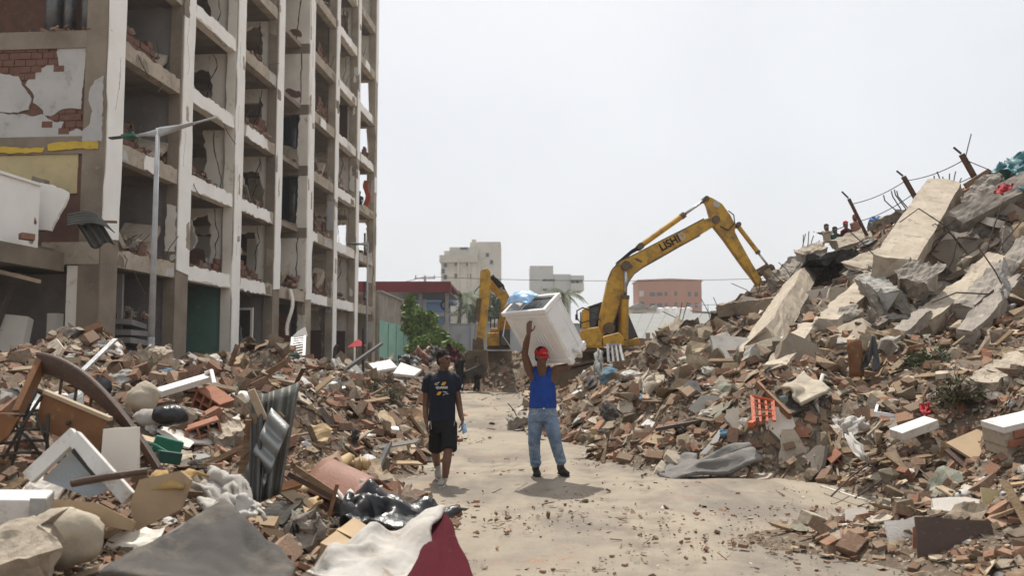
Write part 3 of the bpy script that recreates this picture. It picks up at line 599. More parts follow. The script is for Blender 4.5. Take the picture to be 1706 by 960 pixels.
def heap(parent, c, r, n, sz, seed, pal=None, lift=.45):   # a heap of broken bits lying on a floor, one part
    rng = np.random.default_rng(seed); vs, fs, cols, off = [], [], [], 0
    ks = ['brick_fragment', 'concrete_chunk', 'roof_tile_shard', 'plaster_slab', 'wood_plank']
    Rm = rots(n, .9, rng)
    for i in range(n):
        k = ks[rng.choice(5, p=[.36, .25, .2, .15, .04])]; tv, tf = TPL[k][rng.integers(len(TPL[k]))]
        q = rng.normal(0, .45, 2); s = sz * rng.uniform(.5, 1.5)
        p = np.array([c[0] + q[0] * r[0], c[1] + q[1] * r[1], c[2] + max(0, (1 - (q ** 2).sum())) * lift * rng.random() + s * .15])
        vs.append((Rm[i] @ tv.T).T * s + p); fs.append(tf + off); off += len(tv); pc = KINDS_[k][3]; cols.append(np.tile(np.array(pc[rng.integers(len(pc))]) * rng.uniform(.75, 1.1), (len(tv), 1)))
    vs, fs, cols = np.concatenate(vs), np.concatenate(fs), np.concatenate(cols)
    me = bpy.data.meshes.new('rubble_heap'); me.from_pydata(vs.tolist(), [], fs.tolist()); at = me.color_attributes.new('tint', 'FLOAT_COLOR', 'POINT')
    at.data.foreach_set('color', np.concatenate([cols, np.ones((len(cols), 1))], 1).reshape(-1)); me.materials.append(MATS['pieces'])
    o = bpy.data.objects.new('rubble_heap', me); COL.objects.link(o); o.parent = parent; o['kind'] = 'stuff'; return o
rb = random.Random(5)
# ---- columns, each with the plaster coat that is left on its street face
coat = {0: [(4.9, 26)], 1: [(4.35, 26)], 2: [(0, 26)], 3: [(4.5, 26)], 4: [(4.3, 26)], 5: [(0, 9.6), (9.9, 15), (15.4, 26)], 6: [(0, 12.6), (13.2, 26)], 7: [(12, 13), (19.3, 26)]}
for k in range(8):
    c, w = cs[k], CWD[k]
    col = MB().box((c, .2, 13), (w, .4, 26)).build('column', 'concrete_brown' if k < 4 else 'concrete_mid', BLK, world=False)
    for z0, z1 in coat[k]:
        n = int((z1 - z0) / .45); rr = random.Random(k * 9 + int(z0)); lft = []; rgt = []; ol = 0; orr = 0
        for i in range(n + 1):
            z = z0 + (z1 - z0) * i / n
            if rr.random() < .22: ol = rr.choice([0, 0, .05, .1, .28 if k in (1, 3, 5) else .06])
            if rr.random() < .22: orr = rr.choice([0, 0, 0, .04, .1])
            lft.append((c - w / 2 + ol + rr.uniform(0, .025), z + rr.uniform(-.08, .08))); rgt.append((c + w / 2 - orr - rr.uniform(0, .02), z + rr.uniform(-.08, .08)))
        front(lft + rgt[::-1], 0, .035).build('plaster_coat', 'plaster_white', col, world=False)
        if k in (0, 1, 2, 4):
            for _ in range(5):
                zz = rr.uniform(z0 + .5, z1 - 2); path = [(c + rr.uniform(-.2, .2), zz)]
                for q in range(6): path.append((path[-1][0] + rr.uniform(-.05, .06), path[-1][1] + rr.uniform(.1, .3)))
                front(path + [(a + .012, b) for a, b in path[::-1]], -.034, .004).build('crack', 'wall_shade', col, world=False)
# ---- beams, floors, cross walls
beam_mat = {0: 'concrete_tan', 1: 'plaster_inner', 2: 'concrete_tan', 4: 'concrete_tan', 5: 'plaster_inner', 6: 'concrete_tan', 3: 'concrete_tan'}
for k in range(7):
    a, b = cs[k] + CWD[k] / 2, cs[k + 1] - CWD[k + 1] / 2
    for j, zb in enumerate(ZB):
        rr = random.Random(k * 50 + j)
        if k != 3 or j == 0:
            bm_ = MB(); pts = [(a, zb, 0), (b, zb, 0), (b, zb + BH), (a, zb + BH, 0)]
            pts = ragged(pts, .05, .22, k * 31 + j)
            bo = front([(p.x, p.y) for p in pts], .38, .35).build('beam', beam_mat[k], BLK, world=False)
            white = (k == 1) or (k in (0, 2, 5) and rr.random() < .75) or rr.random() < .3
            if k == 0 and j == 0: white = False
            if white:
                s0 = a if (k in (1, 5) or rr.random() < .5) else rr.uniform(a, (a + b) / 2); s1 = s0 + (b - s0) * (1 if k in (1,) else rr.uniform(.25, .95))
                front(ragged([(s0, zb + .02), (s1, zb + .02), (s1 - rr.uniform(0, .3), zb + BH - .03), (s0 + rr.uniform(0, .2), zb + BH - .02)], .06, .2, k * 77 + j), .03, .025).build('plaster_patch', 'plaster_white', bo, world=False)
        top = zb + BH
        fo = lb('floor_slab', 'concrete_brown', a - .2 if k == 0 else a - CWD[k] + .02, b, .38, 6, top - .22, top - .01)
        if rr.random() < (.9 if k in (0, 2, 4) else .35) and k != 3 and j < 7:
            lo = rr.uniform(.2, .75); heap(BLK, (a + (b - a) * rr.uniform(.45, .75), .75, top), (rr.uniform(.7, 1.7), .7), rr.randint(35, 110), rr.uniform(.16, .32), k * 91 + j, lift=rr.uniform(.3, .9) * (1.4 if k in (0, 4) else 1))
WALLM = {0: 'wall_shade', 1: 'plaster_inner', 2: 'plaster_inner', 4: 'concrete_brown', 5: 'plaster_inner', 6: 'plaster_inner'}
def cross(k, j, z0, z1, m, bites, dmax=5.8, seed=0):
    """a cross wall with broken openings: full outline minus bites along its inner edge or top, given as (d0, d1, za, zb)"""
    s = cs[k + 1] - CWD[k + 1] / 2 + .12
    pieces = []
    if not bites: pieces = [[(.4, z0), (dmax, z0), (dmax, z1), (.4, z1)]]
    else:
        d0, d1, za, zb_ = bites
        rr = random.Random(seed)
        pieces = [[(.4, z0, 0), (d0, z0), (d0 + rr.uniform(-.1, .15), za), (d0 - .1, (za + zb_) / 2), (d0 + rr.uniform(-.2, .2), zb_), (d0 + .1, z1, 0), (.4, z1, 0)]]
        if za > z0 + .25: pieces.append([(d0 + .02, z0), (dmax, z0, 0), (dmax, za), (d1, za + rr.uniform(-.1, .2)), (d0 + .05, za - .12)])
        if zb_ < z1 - .2: pieces.append([(d0 + .1, z1, 0), (d0 + .05, zb_ + .1), (d1, zb_ + rr.uniform(-.2, .1)), (dmax, zb_), (dmax, z1, 0)])
        if d1 < dmax - .3: pieces.append([(d1, za + .05), (dmax, za + .02, 0), (dmax, zb_ - .02, 0), (d1 + .08, zb_ - .1), (d1 - .12, (za + zb_) / 2)])
    for q, p in enumerate(pieces):
        pr = [(x.x, x.y) for x in ragged(p, .07, .16, seed * 5 + q)]
        facing(pr, s, .16).build('wall_piece', m, BLK, world=False)
for k in (0, 1, 2, 4, 5, 6):
    for j in range(8):
        z0 = 0 if j == 0 else ZB[j - 1] + BH; z1 = ZB[j] - .01; rr = random.Random(k * 13 + j * 3)
        h = z1 - z0; bites = None
        if k == 0 and j == 2: bites = None
        if k == 1: bites = {1: (.95, 1.6, z0 + .75, z1 - .3), 2: (1.2, 3.4, z0 + .2, z1 - .1), 3: (1.05, 2.6, z0 + .1, z1 - .7), 4: (1.2, 2.6, z0 + .1, z1 - .6)}.get(j)
        if k == 2: bites = (rr.uniform(.55, 1.0), rr.uniform(1.2, 2.4), z0 + rr.uniform(.1, .7), z1 - rr.uniform(.2, .8))
        if k == 4: bites = (rr.uniform(.42, .6), 3, z0 + rr.uniform(.3, 1.0), z1 - .2)
        if k == 5: bites = (rr.uniform(.6, .9), 1.9, z0 + .02, z1 - .5) if j % 2 == 0 else None
        if k == 6: bites = (.42, 3.5, z0 + rr.uniform(.1, .5), z1 - rr.uniform(.1, .3)) if j in (1, 2, 3, 4, 5) else None
        m = WALLM[k]
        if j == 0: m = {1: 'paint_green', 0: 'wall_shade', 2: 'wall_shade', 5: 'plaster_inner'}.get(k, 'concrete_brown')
        if j == 0 and k == 1: bites = None
        if j == 0 and k == 5: bites = None
        cross(k, j, z0, z1, m, bites, seed=k * 17 + j)
        s = cs[k + 1] - CWD[k + 1] / 2 + .12
        if k in (1, 2, 5) and j > 0:                 # cracks in the plaster, brick showing behind a fallen corner
            x, z = rr.uniform(.6, .95), z1 - .05; path = [(x, z)]
            while z > z0 + .3: z -= rr.uniform(.12, .3); x += rr.uniform(-.1, .12); path.append((x, z))
            facing(path + [(p + rr.uniform(.02, .05), q + .02) for p, q in path[::-1]], s - .004, .004).build('crack', 'black_metal', BLK, world=False)
        if k in (1, 2) and j in (1, 2, 3):
            zz = z0 + rr.uniform(.2, .5)
            facing([(p.x, p.y) for p in ragged([(.9, zz), (1.9, zz - .1), (2.0, zz + .45), (1.3, zz + .6)], .1, .15, k + j)], s - .02, .018).build('exposed_brick', 'brick_wall', BLK, world=False)
# ---- shaft bay: wall flush with the street face, holes with a black sheet behind for the unlit depth
s4 = cs[4] - CWD[4] / 2 - .1
for j in range(8):
    z0 = 4.66 if j == 0 else ZB[j - 1] + BH; z1 = ZB[j] if j else 4.66
    if j == 0: continue
    h = z1 - z0; rr = random.Random(j * 7 + 1); hole = j in (2, 3)
    lb('ring_beam', 'concrete_brown', s4 - .02, s4 + .3, -.02, 3, ZB[j] + .01, ZB[j] + BH - .01)
    if hole:
        lo, hi = z0 + (.9 if j == 3 else .3), z1 - .05
        ps = [[(-.03, z0, 0), (.42, z0), (.5, lo), (.45, (lo + hi) / 2), (.42, hi), (.4, z1, 0), (-.03, z1, 0)], [(.42, z0), (2.9, z0, 0), (2.9, lo), (1.2, lo + .12), (.5, lo - .1)], [(1.3, lo + .1), (2.9, lo + .02), (2.9, hi), (1.25, hi), (1.34, (lo + hi) / 2)]]
    else: ps = [[(-.03, z0, 0), (2.9, z0, 0), (2.9, z1, 0), (-.03, z1, 0)]]
    for q, p in enumerate(ps): facing([(x.x, x.y) for x in ragged(p, .05, .18, j * 3 + q)], s4, .12).build('wall_piece', 'plaster_inner' if q == 0 or not hole else 'concrete_tan', BLK, world=False)
    if not hole:
        x, z = .35, z1; path = [(x, z)]
        while z > z0 + .2: z -= rr.uniform(.15, .3); x += rr.uniform(-.04, .05); path.append((x, z))
        facing(path + [(p + rr.uniform(.03, .07), q) for p, q in path[::-1]], s4 - .004, .004).build('crack', 'black_metal', BLK, world=False)
        zc = z0 + rr.uniform(.2, .5)
        facing([(p.x, p.y) for p in ragged([(.4, zc), (1.6, zc + .05), (1.5, zc + .3), (.9, zc + .42), (.45, zc + .3)], .08, .15, j)], s4 - .012, .011).build('exposed_brick', 'brick_wall', BLK, world=False)
lb('shaft_back_or_dark_sheet', 'black_metal', s4 + 1.4, s4 + 1.5, .4, 3, 4.7, 14)  # black sheet stands in for the unlit depth of the shaft
for z0, z1 in ((7.8, 10.2), (10.9, 13.2)):
    MB().tube([(s4 + .6, .82, z0 - .3), (s4 + .6, .82, z1 + .3)], .27, 14).build('duct', 'duct', BLK, world=False, smooth=True)
heap(BLK, (s4 - .35, .9, 4.66), (.5, .9), 60, .28, 404, lift=1.0)
heap(BLK, (s4 - .02, .9, 10.8), (.2, .6), 25, .22, 405, lift=.5)
# ---- roof, back wall, far end
lb('roof_slab', 'concrete_brown', -.7, 31.4, .4, 6.2, 26.02, 26.3); lb('back_wall', 'plaster_inner', -.4, 26.5, 6.02, 6.2, 0, 26)
for j, zz in enumerate(ZB): lb('beam', 'concrete_brown', 30.75, 31.3, .42, 6, zz, zz + BH)
MB().box((31.0, 4.2, 13), (.6, .4, 26)).build('column', 'concrete_brown', BLK, world=False)
# ---- the end wall that faces the camera: column, beams, brick infill, torn plaster
SE = -.74
def ed(px): return (160 - px) * .01645
def ez(py): return 1.65 + (590 - py) * .01672
def ep(pts): return [(ed(x), ez(y)) for x, y in pts]
lb('corner_column', 'concrete_brown', SE, -.35, .02, .63, 0, 26)
lb('column', 'concrete_brown', SE, -.3, 5.2, 5.8, 0, 26)
for zz in ZB: lb('beam', 'concrete_grey' if zz > 12 else 'concrete_brown', SE + .01, SE + .4, .635, 5.19, zz, zz + BH)
for zz in (ZB[0], ZB[1], ZB[2]): pass
lb('infill_wall', 'brick_wall', SE + .1, SE + .25, .64, 5.19, ZB[1] + BH + .002, ZB[2] - .002)
lb('infill_wall', 'brick_wall', SE + .1, SE + .25, .64, 5.19, ZB[0] + BH + .002, ZB[1] - .002)
lb('infill_wall', 'plaster_inner', SE + .1, SE + .25, .64, 5.19, ZB[3] + BH + .002, 26)
for i, z in enumerate(np.arange(ez(186) - 1.0, ez(58), .2)):          # real bricks where the plaster has gone
    x = ed(72) if z > ez(135) else ed(116)
    x1 = 4.9 if z > ez(135) else ed(58)
    if ez(135) > z > ez(180): continue
    x -= (.17 if i % 2 else 0)
    while x < x1:
        if rb.random() < .93: MB().box((SE + .085 + rb.uniform(-.012, .012), x + .165, z + .095), (.05, .315, .18)).build('brick', 'clay_brick_old', BLK, world=False)
        x += .335
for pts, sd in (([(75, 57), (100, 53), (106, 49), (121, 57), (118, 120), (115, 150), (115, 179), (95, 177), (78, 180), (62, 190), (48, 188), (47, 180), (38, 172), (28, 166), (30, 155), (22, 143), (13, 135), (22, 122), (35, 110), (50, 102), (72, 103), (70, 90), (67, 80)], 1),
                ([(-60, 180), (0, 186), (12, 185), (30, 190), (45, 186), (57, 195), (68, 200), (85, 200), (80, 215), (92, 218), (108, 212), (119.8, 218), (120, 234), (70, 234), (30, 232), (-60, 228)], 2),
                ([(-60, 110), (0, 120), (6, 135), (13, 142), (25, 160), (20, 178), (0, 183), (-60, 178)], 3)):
    facing([(p.x, p.y) for p in ragged(ep(pts), .02, .09, sd)], SE + .05, .052).build('plaster_patch', 'plaster_shaded', BLK, world=False)
facing([(p.x, p.y) for p in ragged(ep([(121, 218), (133, 208), (138, 185), (130, 165), (132, 148), (140, 132), (155, 124), (156, 236), (121, 235)]), .02, .09, 9)], SE - .03, .03).build('plaster_patch', 'plaster_shaded', BLK, world=False)
for pts, m, sd in (([(60, 240), (80, 236), (150, 235), (150, 249), (112, 247), (100, 249), (62, 250)], 'paint_yellow', 4), ([(-60, 240), (0, 243), (30, 246), (55, 244), (52, 252), (20, 254), (-60, 250)], 'paint_yellow', 5)):
    facing([(p.x, p.y) for p in ragged(ep(pts), .02, .1, sd)], SE - .02 - .01 * (sd == 4), .025).build('paint_patch', m, BLK, world=False)
facing([(p.x, p.y) for p in ragged(ep([(113, 253), (113, 322), (30, 322), (-60, 322), (-60, 256), (20, 256)]), .015, .15, 6)], SE + .06, .035).build('plaster_patch', 'plaster_yellow', BLK, world=False)
for x, r in ((ed(95), .2), (ed(30), .24), (ed(113), .2), (ed(60), .16)): MB().tube([(SE + .8, x, ZB[2] + BH), (SE + .8, x, ZB[3])], r, 14).build('duct', 'duct', BLK, world=False, smooth=True)
lb('shaft_back_or_dark_sheet', 'brick_wall', SE + 1.5, SE + 1.6, .7, 5.1, ZB[2] + BH, ZB[3]); heap(BLK, (SE + .3, 1.5, ZB[2] + BH), (.3, 1.6), 60, .16, 77, lift=.15)
# ---- the low annex that sticks out towards the camera
az0, az1 = 4.45, 6.12
lb('annex_parapet', 'plaster_white', -9.5, -1.75, 1.15, 1.3, az0, az1); lb('parapet_coping', 'plaster_white', -9.5, -1.72, 1.08, 1.36, az1 + .002, az1 + .07)
lb('annex_roof', 'concrete_brown', -9.5, SE - .01, 1.32, 6, az0 - .1, az0 + .12); lb('annex_beam', 'concrete_brown', -9.5, SE - .01, 1.02, 1.3, az0 - .52, az0 - .01)
facing([(p.x, p.y) for p in ragged(ep([(60, 300), (80, 306), (82, 390), (58, 392)]), .03, .15, 12)], SE - .62, .25).build('annex_pier', 'concrete_brown', BLK, world=False)
facing([(p.x, p.y) for p in ragged(ep([(80, 313), (100, 317), (127, 330), (124, 345), (105, 380), (100, 392), (60, 390), (66, 360)]), .03, .12, 13)], SE - .75, .1).build('plaster_patch', 'plaster_white', BLK, world=False)
lb('beam', 'concrete_tan', SE - .02, SE + .39, .03, 1.7, 4.13, 4.75)
heap(BLK, (-2.6, 1.7, az0 + .12), (1.4, .6), 70, .3, 78, lift=1.5)
lb('wall_piece', 'plaster_inner', SE + .02, SE + .2, .64, .95, 0, 4.1)
for s_, d_ in ((-4.5, 1.5), (-8, 1.5)): MB().box((s_, d_, 2), (.4, .4, 4)).build('column', 'concrete_brown', BLK, world=False)
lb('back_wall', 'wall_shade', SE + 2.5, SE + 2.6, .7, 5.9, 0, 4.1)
MB().box((SE - .5, 2.3, 1.5), (.5, .9, 2.4), (0.1, .15, .3)).build('fallen_wall_piece', 'plaster_inner', BLK, world=False)
MB().box((SE + .6, 1.6, 1.4), (.3, .3, 2.8)).build('pipe_box', 'plaster_inner', BLK, world=False)
MB().bar((SE - 1, 2.6, 1.2), (SE - .4, 2.2, 3.6), .12).build('fallen_beam', 'wood_dark', BLK, world=False)
MB().bar((-3.6, 1.9, 3.9), (-1.9, .95, 3.55), .1).build('fallen_beam', 'wood_pale', BLK, world=False)
# ---- things left inside: fallen floor pieces, stacked steps, doors, frames
for s_, d_, z_, sz_, r_ in ((3.0, .9, 11.2, (1.6, 1.1, .22), (.2, -.55, .2)), (3.0, .8, 8.2, (1.7, 1.0, .22), (.15, -.5, .1)), (2.9, .9, 5.3, (1.5, 1.1, .22), (.1, -.7, .2)), (15.9, .6, 5.4, (1.4, .1, .8), (.5, .3, .4)), (20.6, .6, 11.3, (1.2, .6, .18), (.1, -.8, 0)), (20.8, .6, 5.5, (1.0, .5, 1.0), (.3, .3, .2))):
    MB().box((s_, d_, z_), sz_, r_).build('fallen_floor_piece', 'concrete_tan', BLK, world=False)
for i in range(6): MB().box((2.4 - .05 * i, .95 + .03 * i, 1.1 + i * .3), (1.9, 1.4, .16), (.04 * (i % 3 - 1), .05 * (i % 2), .05 * i)).build('fallen_step', 'wall_shade', BLK, world=False)
heap(BLK, (2.4, .9, 2.75), (1.1, .8), 50, .2, 79, lift=.3)
# ground floor, bay 2: window frame, brown door; hanging strip of render; shutter
for (x0, x1, z0, z1) in ((.5, .6, .9, 3.6), (1.25, 1.35, .9, 3.6), (.6, 1.25, .9, 1.0), (.6, 1.25, 3.5, 3.6)): lb('window_frame', 'plaster_inner', 11.8, 11.9, x0, x1, z0, z1)
lb('door', 'wood_orange', 16.3, 16.38, .45, 1.5, 0, 3.4); lb('door', 'wood_dark', 21.2, 21.28, .4, 1.3, 0, 2.9); lb('door', 'wood_dark', 25.9, 25.98, .45, 1.4, 0, 3.0); lb('door', 'wood_dark', 25.7, 25.78, .45, 1.4, 13.9, 16.3)
MB().sheet(lambda u, v: (14.5 + .35 * v + .1 * math.sin(u * 6), -.1 - .1 * math.sin(u * 5), 4.6 - 2.1 * u), 8, 2, .05).build('hanging_render', 'plaster_inner', BLK, world=False)
lb('wall_piece', 'concrete_tan', 14.6, 15.6, .1, .3, 0, 2.2); lb('wall_piece', 'wall_shade', 18.2, 18.5, .4, 4, 0, 4.1)
MB().sheet(lambda u, v: (30.0 + .1 * v, .15 + .35 * v + .1 * math.sin(9 * u), 12.6 - 2.0 * u + .1 * v), 8, 3, .03).build('hanging_cloth', 'plastic_orange', BLK, world=False)
for z0 in (4.64, 7.74): MB().box((30.4, .5, z0 + .8), (.08, .1, 1.6)).build('door_post', 'wood_dark', BLK, world=False)

# plaster left on the camera side of one column, brick stubs, hanging cables and bars
for k in (2,):
    rr = random.Random(44); n = 50; e = [(.385, 26 * i / n) for i in range(n + 1)]; f_ = [(-.002, 26 * i / n) for i in range(n + 1)]
    facing([(a - (rr.uniform(0, .05)), z) for a, z in e] + f_[::-1], cs[k] - CWD[k] / 2 - .012, .012).build('plaster_coat', 'plaster_inner', BLK, world=False)
def stub(s0, s1, d, z, rows, seed, name='brick_stub'):
    rr = random.Random(seed); mb = MB(); ph = [rr.uniform(0, 6) for _ in range(3)]
    for r_ in range(rows):
        s = s0 - (.15 if r_ % 2 else 0)
        while s < s1:
            hh = rows * (.45 + .35 * math.sin((s - s0) * 1.7 + ph[0]) + .3 * math.sin((s - s0) * 4.1 + ph[1]))
            if r_ < hh: mb.box((s + .15 + rr.uniform(-.01, .01), d + rr.uniform(-.02, .02), z + .1 + r_ * .2), (.29, .14, .185), (0, rr.uniform(-.03, .03), rr.uniform(-.06, .06)))
            s += .31
    if mb.v: mb.build(name, 'clay_brick_old', BLK, world=False)['kind'] = 'stuff'
for k, j, rows in ((0, 1, 3), (0, 2, 4), (2, 0, 4), (2, 2, 5), (2, 3, 3), (4, 0, 6), (4, 1, 7), (4, 2, 5), (4, 3, 8), (4, 4, 6), (6, 3, 6), (6, 1, 4), (1, 0, 3), (5, 2, 3), (6, 0, 3)):
    stub(cs[k] + CWD[k] / 2 + (1.9 if k == 4 else .1), cs[k + 1] - CWD[k + 1] / 2, .5, ZB[j] + BH, rows, k * 7 + j)
rr = random.Random(9)
for i in range(34):
    k = rr.choice([0, 0, 1, 2, 2, 4, 4, 5, 6]); j = rr.randint(0, 5); s = rr.uniform(cs[k] + .6, cs[k + 1] - .6); z = ZB[j] + (BH if rr.random() < .5 else .1); L = rr.uniform(.3, 1.1); sg = 1 if z > ZB[j] + .3 and rr.random() < .6 else -1
    MB().tube([(s, .1, z), (s + rr.uniform(-.1, .1), -.05, z + sg * L * .4), (s + rr.uniform(-.4, .4), -.08 - rr.uniform(0, .2), z + sg * L * .8)], .014, 5).build('hanging_bar', 'rebar', BLK, world=False)
for k, j in ((0, 0), (0, 2), (2, 1), (4, 0), (4, 2), (1, 2)):
    s = cs[k] + rr.uniform(1.2, 3); MB().box((s, .9, ZB[j] + BH + .55), (rr.uniform(.7, 1.2), rr.uniform(.5, .9), .16), (rr.uniform(-.5, .5), rr.uniform(.4, 1.1), rr.uniform(-.6, .6))).build('fallen_floor_piece', rr.choice(['concrete_tan', 'plaster_inner', 'concrete']), BLK, world=False)
# patches where plaster clings to the bare column sides, or has fallen off the white street faces
for k in range(1, 8):
    rr = random.Random(k * 101); c, w = cs[k], CWD[k]; col = [o for o in BLK.children if o.name.startswith('column')][k]
    for _ in range(7):
        z = rr.uniform(.5, 24); h = rr.uniform(.4, 1.9); d0 = rr.choice([0, rr.uniform(0, .15)]); d1 = rr.choice([.385, rr.uniform(.2, .36)])
        if k != 2: facing([(p.x, p.y) for p in ragged([(d0, z), (d1, z + rr.uniform(-.1, .2)), (d1 - .03, z + h), (d0, z + h + rr.uniform(-.2, .2))], .035, .12, k * 7 + _)], c - w / 2 - .014, .013).build('plaster_patch', rr.choice(['plaster_inner', 'plaster_shaded', 'concrete_mid']), col, world=False)
    for _ in range(6):
        z = rr.uniform(5, 23); h = rr.uniform(.25, 1.3); s0 = rr.choice([c - w / 2 + .01, c + rr.uniform(-.1, .2)]); s1 = min(c + w / 2 - .01, s0 + rr.uniform(.12, .45))
        front([(p.x, p.y) for p in ragged([(s0, z), (s1, z + rr.uniform(-.1, .15)), (s1 - .04, z + h), (s0, z + h * rr.uniform(.7, 1.1))], .04, .12, k * 13 + _)], -.0335, .004).build('bare_patch', rr.choice(['concrete_tan', 'concrete_mid', 'concrete_brown']), col, world=False)
rr = random.Random(31)
for k in (0, 2, 4, 5, 6):
    a, b = cs[k] + CWD[k] / 2, cs[k + 1] - CWD[k + 1] / 2
    for j in range(8):
        for _ in range(2):
            s0 = rr.uniform(a, b - .5); L = rr.uniform(.3, 1.1)
            front([(p.x, p.y) for p in ragged([(s0, ZB[j] + .03), (min(b, s0 + L), ZB[j] + .04), (min(b, s0 + L * .8), ZB[j] + rr.uniform(.2, .45)), (s0 + .1, ZB[j] + rr.uniform(.25, .46))], .05, .13, k * 3 + j + _ * 77)], .0295 if _ else .0275, .004).build('stain_patch', rr.choice(['concrete_brown', 'concrete_mid', 'plaster_shaded']), BLK, world=False)
# a darker inner partition behind the rooms: the corridor wall of each floor, with door openings
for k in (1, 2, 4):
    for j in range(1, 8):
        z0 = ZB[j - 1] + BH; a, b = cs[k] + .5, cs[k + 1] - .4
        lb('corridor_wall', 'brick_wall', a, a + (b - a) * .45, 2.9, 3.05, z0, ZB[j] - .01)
# ================================================================ BACKGROUND: WALLS, TREES, FAR BUILDINGS
def wbox(name, m, x0, x1, y0, y1, z0, z1, parent=None, bevel=0):
    return MB().box(((x0 + x1) / 2, (y0 + y1) / 2, (z0 + z1) / 2), (x1 - x0, y1 - y0, z1 - z0)).build(name, m, parent, bevel=bevel)
def XZ(px, py, Y): p = P(px, py, Y); return p.x, p.z
# street lamps with two arms and flat solar heads
def lamp(base, h, arms, wid, label):
    t = thing('street_lamp', base, label, 'street lamp', 'twin-arm street lamps'); b = Vector(base)
    MB().tube([b, b + V(0, 0, h * .18)], [wid * 1.05, wid], 12).build('pole_foot', 'grey_metal', t, smooth=True)
    MB().tube([b + V(0, 0, h * .18), b + V(0, 0, h)], [wid, wid * .62], 12).build('pole', 'pole_grey', t, smooth=True)
    for k, (dx, dy, dz, big) in enumerate(arms):
        a = b + V(0, 0, h - .12); e = a + V(dx, dy, dz); d = (e - a)
        if big:
            m = a + d * .5
            MB().rings([(a + V(.03 * (1 if dx > 0 else -1), 0, .02), V(0, .07, 0), V(0, 0, .13)), (a + d * .35, V(0, .13, 0), V(0, 0, .06)), (a + d * .6, V(0, .1, 0), V(0, 0, .03))], 10).build('lamp_head', 'pole_grey', t)
            MB().tube([a + d * .55, e], .03, 8).build('arm', 'pole_grey', t)
        else:
            MB().bar(a + V(0, 0, -.02), a + d * .75, .05, .05).build('arm', 'pole_grey', t); MB().bar(a + d * .45, a + d * .72, .24, .07).build('solar_panel', 'plastic_green', t); MB().bar(a + d * .7, e, .16, .035).build('lamp_head', 'black_metal', t)
            MB().rings([(a, V(0, .06, 0), V(0, 0, .1)), (a + d * .4, V(0, .06, 0), V(0, 0, .02))], 8).build('bracket', 'pole_grey', t)
    return t
lb_ = P(255, 470, 22); top = P(255, 220, 22)
lamp((lb_.x, 22, hz(lb_.x, 22) - .2), top.z - hz(lb_.x, 22) + .3, [(1.5, .1, .45, True), (-1.27, .1, -.12, False)], .085, 'tall grey street lamp with two flat heads before the near bays of the block')
lb_ = P(612, 470, 47); top = P(611, 404, 47)
lamp((lb_.x, 47, 0), top.z, [(-.9, 0, .1, True), (-1.2, .2, 0.05, False)], .06, 'slender farther street lamp before the far end of the ruined block')
# garage wall beside the block
t = thing('garage_wall', (-8.6, 62, 0), 'low concrete garage wall with pale green lower half beyond the ruined block', 'wall')
d0, d1 = V(-8.75, 57.2, 0), V(-8.05, 68.5, 0); nn = V(.998, -.062, 0)
MB().prism([d0, d1, d1 + V(0, 0, 5.55), d0 + V(0, 0, 5.75)], -nn * .3).build('wall_body', 'concrete', t)
MB().prism([d0 + nn * .004 + V(0, .1, .02), d1 + nn * .004, d1 + nn * .004 + V(0, 0, 3.7), d0 + nn * .004 + V(0, .1, 3.9)], nn * .03).build('green_panel', 'paint_green_pale', t)
for a in (.25, .5, .75): MB().bar(d0.lerp(d1, a) + nn * .05, d0.lerp(d1, a) + nn * .05 + V(0, 0, 3.75), .05).build('panel_joint', 'paint_green', t)
MB().bar(d0 + V(0, 0, 5.8), d1 + V(0, 0, 5.6), .36, .12).build('coping', 'concrete_grey', t)
wbox('return_wall', 'concrete', -10.8, -8.8, 57.0, 57.3, 0, 5.6, t)
# red flat canopy on posts
t = thing('canopy', (-7.5, 68, 0), 'flat dark red canopy roof on posts behind the garage wall', 'canopy')
x0, zt = XZ(618, 469, 66); x1, zb = XZ(751, 487, 66)
wbox('fascia', 'roof_red', x0 - 2, x1, 66, 66.3, zb, zt, t); wbox('roof_sheet', 'roof_red', x0 - 2, x1, 66.3, 76, zt - .3, zt - .1, t); wbox('ceiling_panel', 'black_metal', x0 - 2, x1 - .1, 66.3, 76, zb + .02, zb + .1, t)
for x in (x0 + .3, -7.2, x1 - .5): wbox('post', 'concrete_grey', x, x + .25, 67, 67.25, 0, zb, t)
# blue hut, long grey wall with wire fence
x0, zt = XZ(672, 500, 80); x1, _ = XZ(743, 500, 80)
t = thing('blue_hut', ((x0 + x1) / 2, 82, 0), 'small blue painted building with a flat roof under the red canopy', 'building'); wbox('wall_body', 'wall_blue', x0, x1, 80, 86, 0, zt - .2, t); wbox('roof', 'wall_blue', x0 - .2, x1 + .6, 79.7, 86.3, zt - .2 + .003, zt + .1, t); wbox('eave_beam', 'concrete_grey', x0 - .2, x1 + 1.2, 79.6, 79.7, zt - 1.5, zt - 1.2, t)
t = thing('compound_wall', (-3, 72, 0), 'long blue grey rendered wall with wire mesh fence on top behind the small excavator', 'wall')
x0, zt = XZ(690, 541, 72); wbox('wall_body', 'wall_grey', -8.4, 6.5, 72, 72.25, 0, zt, t); wbox('coping', 'concrete_grey', -8.5, 6.6, 71.9, 72.3, zt + .002, zt + .1, t)
for x in np.arange(-8.2, 6.5, 2.4): wbox('pier', 'wall_grey', x, x + .3, 71.85, 71.998, 0, zt - .05, t)
fp = MB(); x0, z0 = XZ(745, 540, 72); x1, z1 = XZ(812, 519, 72)
for a in np.arange(x0, x1, .16): fp.bar((a, 72.1, zt + .1), (a, 72.1, zt + 1.1), .02)
for a in np.arange(.1, 1.1, .14): fp.bar((x0, 72.1, zt + a), (x1, 72.1, zt + a), .02)
fp.build('mesh_panel', 'plastic_dark_green', t)
